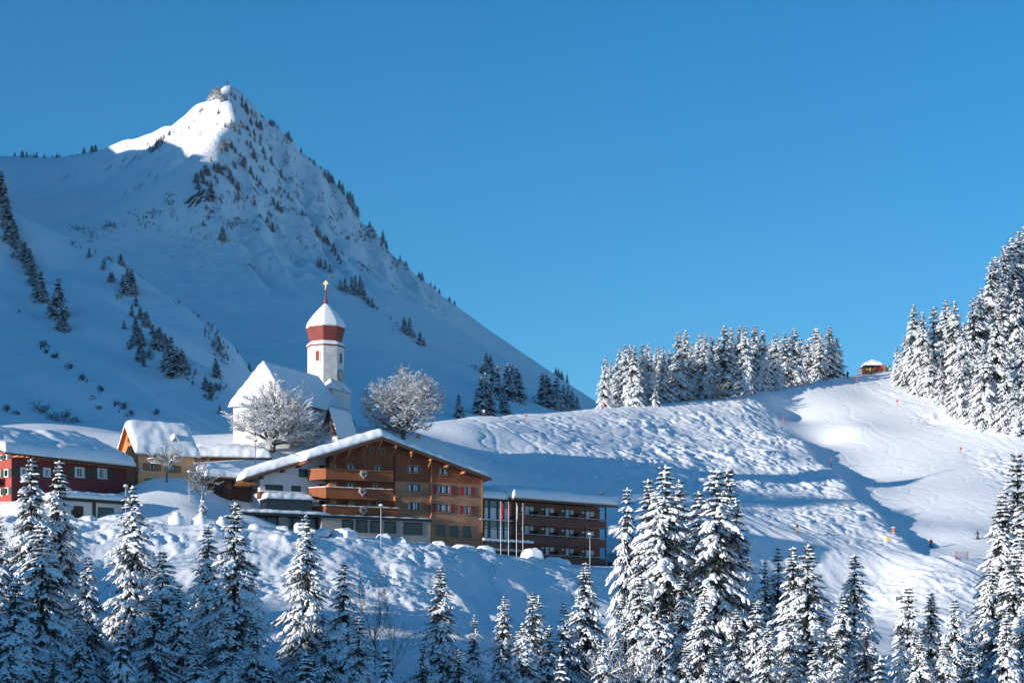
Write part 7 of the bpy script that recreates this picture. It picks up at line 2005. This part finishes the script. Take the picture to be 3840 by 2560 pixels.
# ---------------------------------------------------------------- people
def cloth(name, col): 
    if name not in M: M[name] = mat_plain(name, col, .8, var=.15, vs=6)
    return M[name]
SKIN = mat_plain('skin', (0.55, 0.33, 0.24), .6)
def capsule_body(segs, vox, name, mats, zones, parent):
    """one continuous surface fused from tapered limbs (voxel remesh); colour zones are cut by height"""
    m = MB()
    for (a, b, r0, r1) in segs:
        a, b = np.array(a, float), np.array(b, float)
        n = 5; pts = [a + (b - a) * i / n for i in range(n + 1)]
        m.tube(pts, [r0 + (r1 - r0) * i / n for i in range(n + 1)], 10)
        m.ball(a, r0, 10, 7); m.ball(b, r1, 10, 7)
    o = m.build(name, mats, parent, True)
    md = o.modifiers.new('fuse', 'REMESH'); md.mode = 'VOXEL'; md.voxel_size = vox; md.use_smooth_shade = True
    return o
def skier(px, py, d, H, face, pose, jacket, trousers, hat, lab, skis=True, pack=None, poles=True, onto=None, name='person'):
    p = unproj(px, py, d) if onto is None else onto
    o = empty(name, tuple(p), face); o.scale = (H / 1.75,) * 3
    tag(o, lab, 'person')
    # local: faces +x, left is +y
    bend, stride = pose
    hip = np.array([-.05 * bend, 0, .90 - .06 * bend]); sh = hip + np.array([.22 * bend, 0, .50 - .05 * bend])
    legs, arms = [], []
    fx = (stride, -stride)
    for i, sd in enumerate((.11, -.11)):
        foot = np.array([fx[i], sd * 1.2, .09]); knee = (hip + foot) / 2 + np.array([.10 + .10 * bend, sd * .4, .02])
        legs += [(hip + np.array([0, sd, 0]), knee, .10, .072), (knee, foot + np.array([-.02, 0, .05]), .072, .06)]
    body = [(hip, sh - np.array([0, 0, .12]), .145, .165), (sh + np.array([0, 0, -.02]), sh + np.array([.03, 0, .12]), .075, .06)]
    hands = []
    for i, sd in enumerate((.2, -.2)):
        s0 = sh + np.array([0, sd, -.03]); el = s0 + np.array([.06 + .08 * bend, sd * .45, -.27]); hnd = el + np.array([.22, -sd * .05, -.06 - .1 * (1 - bend)])
        arms += [(s0, el, .068, .052), (el, hnd, .052, .04)]; hands.append(hnd)
    head = sh + np.array([.05, 0, .25])
    face_ = [(head, head + np.array([.01, 0, .05]), .098, .10), (head + np.array([.09, 0, .0]), head + np.array([.115, 0, -.01]), .022, .018)]
    hd_ = []
    for h in hands:
        hd_ += [(h, h + np.array([.07, 0, -.02]), .042, .046), (h + np.array([.03, .02, .02]), h + np.array([.075, .035, .03]), .018, .014)]
        for k in range(4):
            hd_ += [(h + np.array([.07, -.03 + .02 * k, -.02]), h + np.array([.10, -.03 + .02 * k, -.05]), .014, .012), (h + np.array([.10, -.03 + .02 * k, -.05]), h + np.array([.07, -.03 + .02 * k, -.075]), .012, .010)]
    bo = capsule_body(legs + body + arms + face_ + [(f[0], f[1] , f[2], f[3]) for f in hd_[:0]], .022, 'body', [SKIN], None, o)
    tr = capsule_body([(a, b, r0 + .022, r1 + .028) for a, b, r0, r1 in legs] + [(hip + np.array([0, -.05, 0]), hip + np.array([0, .05, .05]), .165, .16)], .024, 'trousers', [trousers], None, o)
    jk = capsule_body([(hip + np.array([0, 0, .04]), sh - np.array([0, 0, .10]), .168, .192), (sh + np.array([0, .13, -.05]), sh + np.array([0, -.13, -.05]), .085, .085), (sh + np.array([0, 0, 0]), sh + np.array([.02, 0, .10]), .09, .08)] + [(a, b, r0 + .02, r1 + .022) for a, b, r0, r1 in arms], .024, 'jacket', [jacket], None, o)
    capsule_body(hd_, .010, 'gloves', [M['tyre']], None, o)
    ht = MB().ball(head + np.array([-.012, 0, .055]), .122, 14, 9, sc=(1, .95, .95)); ht.build('helmet', [hat], o, True)
    MB().tube([head + np.array([.095, -.085, .035]), head + np.array([.118, 0, .035]), head + np.array([.095, .085, .035])], .03, 6).build('goggles', M['glass'], o, True)
    bt = MB()
    for i, sd in enumerate((.11, -.11)):
        bt.box(fx[i] - .12, fx[i] + .18, sd * 1.2 - .055, sd * 1.2 + .055, .03, .24)
    bt.build('boots', M['tyre'], o)
    if skis:
        for i, sd in enumerate((.11, -.11)):
            y = sd * 1.2
            MB().prism([(fx[i] - .75, .0), (fx[i] + .75, .0), (fx[i] + .92, .10), (fx[i] + .90, .115), (fx[i] + .74, .03), (fx[i] - .75, .03)], 'w', y - .045, y + .045).build('ski', M['metal_dark'], o)
    if poles:
        for i, h in enumerate(hands):
            MB().tube([h + np.array([.06, 0, .08]), h + np.array([-.28, (.1, -.1)[i], -h[2] + .03])], .014, 5).build('ski_pole', M['metal'], o)
    if pack:
        MB().ball(sh + np.array([-.23, 0, -.17]), .2, 12, 8, sc=(.7, .85, 1.25)).box(sh[0] - .36, sh[0] - .3, -.1, .1, sh[2] - .35, sh[2] - .15).build('backpack', pack, o, True)
    return o
black = cloth('black_ski_wear', (.02, .02, .024)); yel = cloth('yellow_trousers', (.70, .36, .02)); redc = cloth('red_jacket', (.50, .02, .02)); grey = cloth('grey_jacket', (.07, .07, .09)); whi = cloth('white_helmet', (.7, .7, .7))
lime = cloth('lime_jacket', (.45, .65, .05)); blue = cloth('blue_jacket', (.02, .16, .42)); pink = cloth('pink_suit', (.65, .05, .12)); orange = cloth('orange_jacket', (.8, .18, .04))
sp_ = lambda x, y: spot(*Z6(x, y))
skier(0, 0, 0, 1.78, R(190), (.4, .10), black, yel, whi, 'skier in black jacket and yellow trousers on the shaded path', onto=sp_(272, 728))
skier(0, 0, 0, 1.78, R(160), (.9, .22), redc, black, whi, 'skier in red jacket with red backpack crossing the foot of the piste', pack=redc, onto=sp_(1502, 864))
skier(0, 0, 0, 1.78, R(185), (.7, .2), grey, grey, black, 'skier all in dark grey on the foot of the piste by the right spruces', onto=sp_(1930, 786))
p5 = lambda x, y: spot(*Z5(x, y))
skier(0, 0, 0, 1.78, R(250), (.1, .12), black, black, black, 'person in black standing with legs apart left of the hut', skis=False, onto=p5(500, 722))
skier(0, 0, 0, 1.15, R(260), (.2, .05), grey, pink, grey, 'child in grey top and pink trousers beside the person in black', skis=False, poles=False, onto=p5(460, 724))
skier(0, 0, 0, 1.7, R(260), (.1, .05), orange, orange, black, 'person in orange at the left end of the net by the hut', skis=False, poles=False, onto=p5(627, 678))
for i_, (x, j, t_, hh, lab) in enumerate([(705, lime, black, black, 'person in lime jacket behind the left part of the net'), (738, lime, grey, lime, 'person in lime with lime hat behind the net middle'), (785, blue, black, black, 'person in blue jacket behind the net under the hut roof'), (862, pink, redc, pink, 'person in pink and red at the right end of the net'), (905, grey, black, black, 'person in dark grey beside the net, right of the hut'), (922, lime, grey, black, 'person in lime top with grey trousers right of the hut'), (942, blue, lime, blue, 'person in blue jacket and lime trousers by the grove edge')]):
    q = p5(x, 655)
    yy = q[1] + (2.0 if x < 860 else .5); xx = (Z5(x, 0)[0] - CXP) / F_PX * yy
    skier(0, 0, 0, 1.72, R(250 + 20 * (i_ % 3)), (.15, .05), j, t_, hh, lab, skis=False, poles=False, onto=np.array([xx, yy, float(ground.at(xx, yy))]))
# chimney cluster and railing at the right end of the annex
pr_ = B3(1850, 862, 6.0)
pw_ = AF.world(pr_[0], 6.0, pr_[1])
MB().tube([(pr_[0] - .5, 6, pr_[1] - 2), (pr_[0] - .5, 6, pr_[1] + .1)], .22, 8).tube([(pr_[0] + .2, 6, pr_[1] - 2), (pr_[0] + .2, 6, pr_[1] + .25)], .22, 8).build('roof_vent', M['metal_dark'], an)
a, b = unproj(*Z3(1905, 1495), 331), unproj(*Z3(2060, 1500), 331)
o = empty('railing', tuple(a)); tag(o, 'dark railing on a wall right of the annex', 'railing')
m = MB(); L = b - a
for i in range(24): m.tube([L * i / 23, L * i / 23 + np.array([0, 0, 1.5])], .03, 4)
m.tube([np.array([0, 0, 1.5]), L + np.array([0, 0, 1.5])], .05, 5).tube([np.array([0, 0, .1]), L + np.array([0, 0, .1])], .04, 5)
m.build('bars', M['frame_dark'], o)
MB().add([(0, -.1, -3), (L[0], L[1] - .1, -3), (L[0], L[1] - .1, .1), (0, -.1, .1), (0, .2, -3), (L[0], L[1] + .2, -3), (L[0], L[1] + .2, .1), (0, .2, .1)], [(0, 1, 2, 3), (7, 6, 5, 4), (0, 4, 5, 1), (1, 5, 6, 2), (2, 6, 7, 3), (3, 7, 4, 0)]).build('wall', M['void'], o)

# ---------------------------------------------------------------- air
hz_m, hnt, hb_ = new_mat('haze')
hnt.nodes.remove(hb_)
pv = hnt.nodes.new('ShaderNodeVolumePrincipled')
pv.inputs['Color'].default_value = (0.62, 0.78, 1.0, 1)
pv.inputs['Density'].default_value = HAZE
pv.inputs['Anisotropy'].default_value = 0.3
hnt.links.new(pv.outputs[0], [n for n in hnt.nodes if n.type == 'OUTPUT_MATERIAL'][0].inputs['Volume'])
if HAZE > 0:
    o = MB().box(-1500, 1500, -600, 2600, -47, 700).build('haze', hz_m); tag(o, kind='stuff')
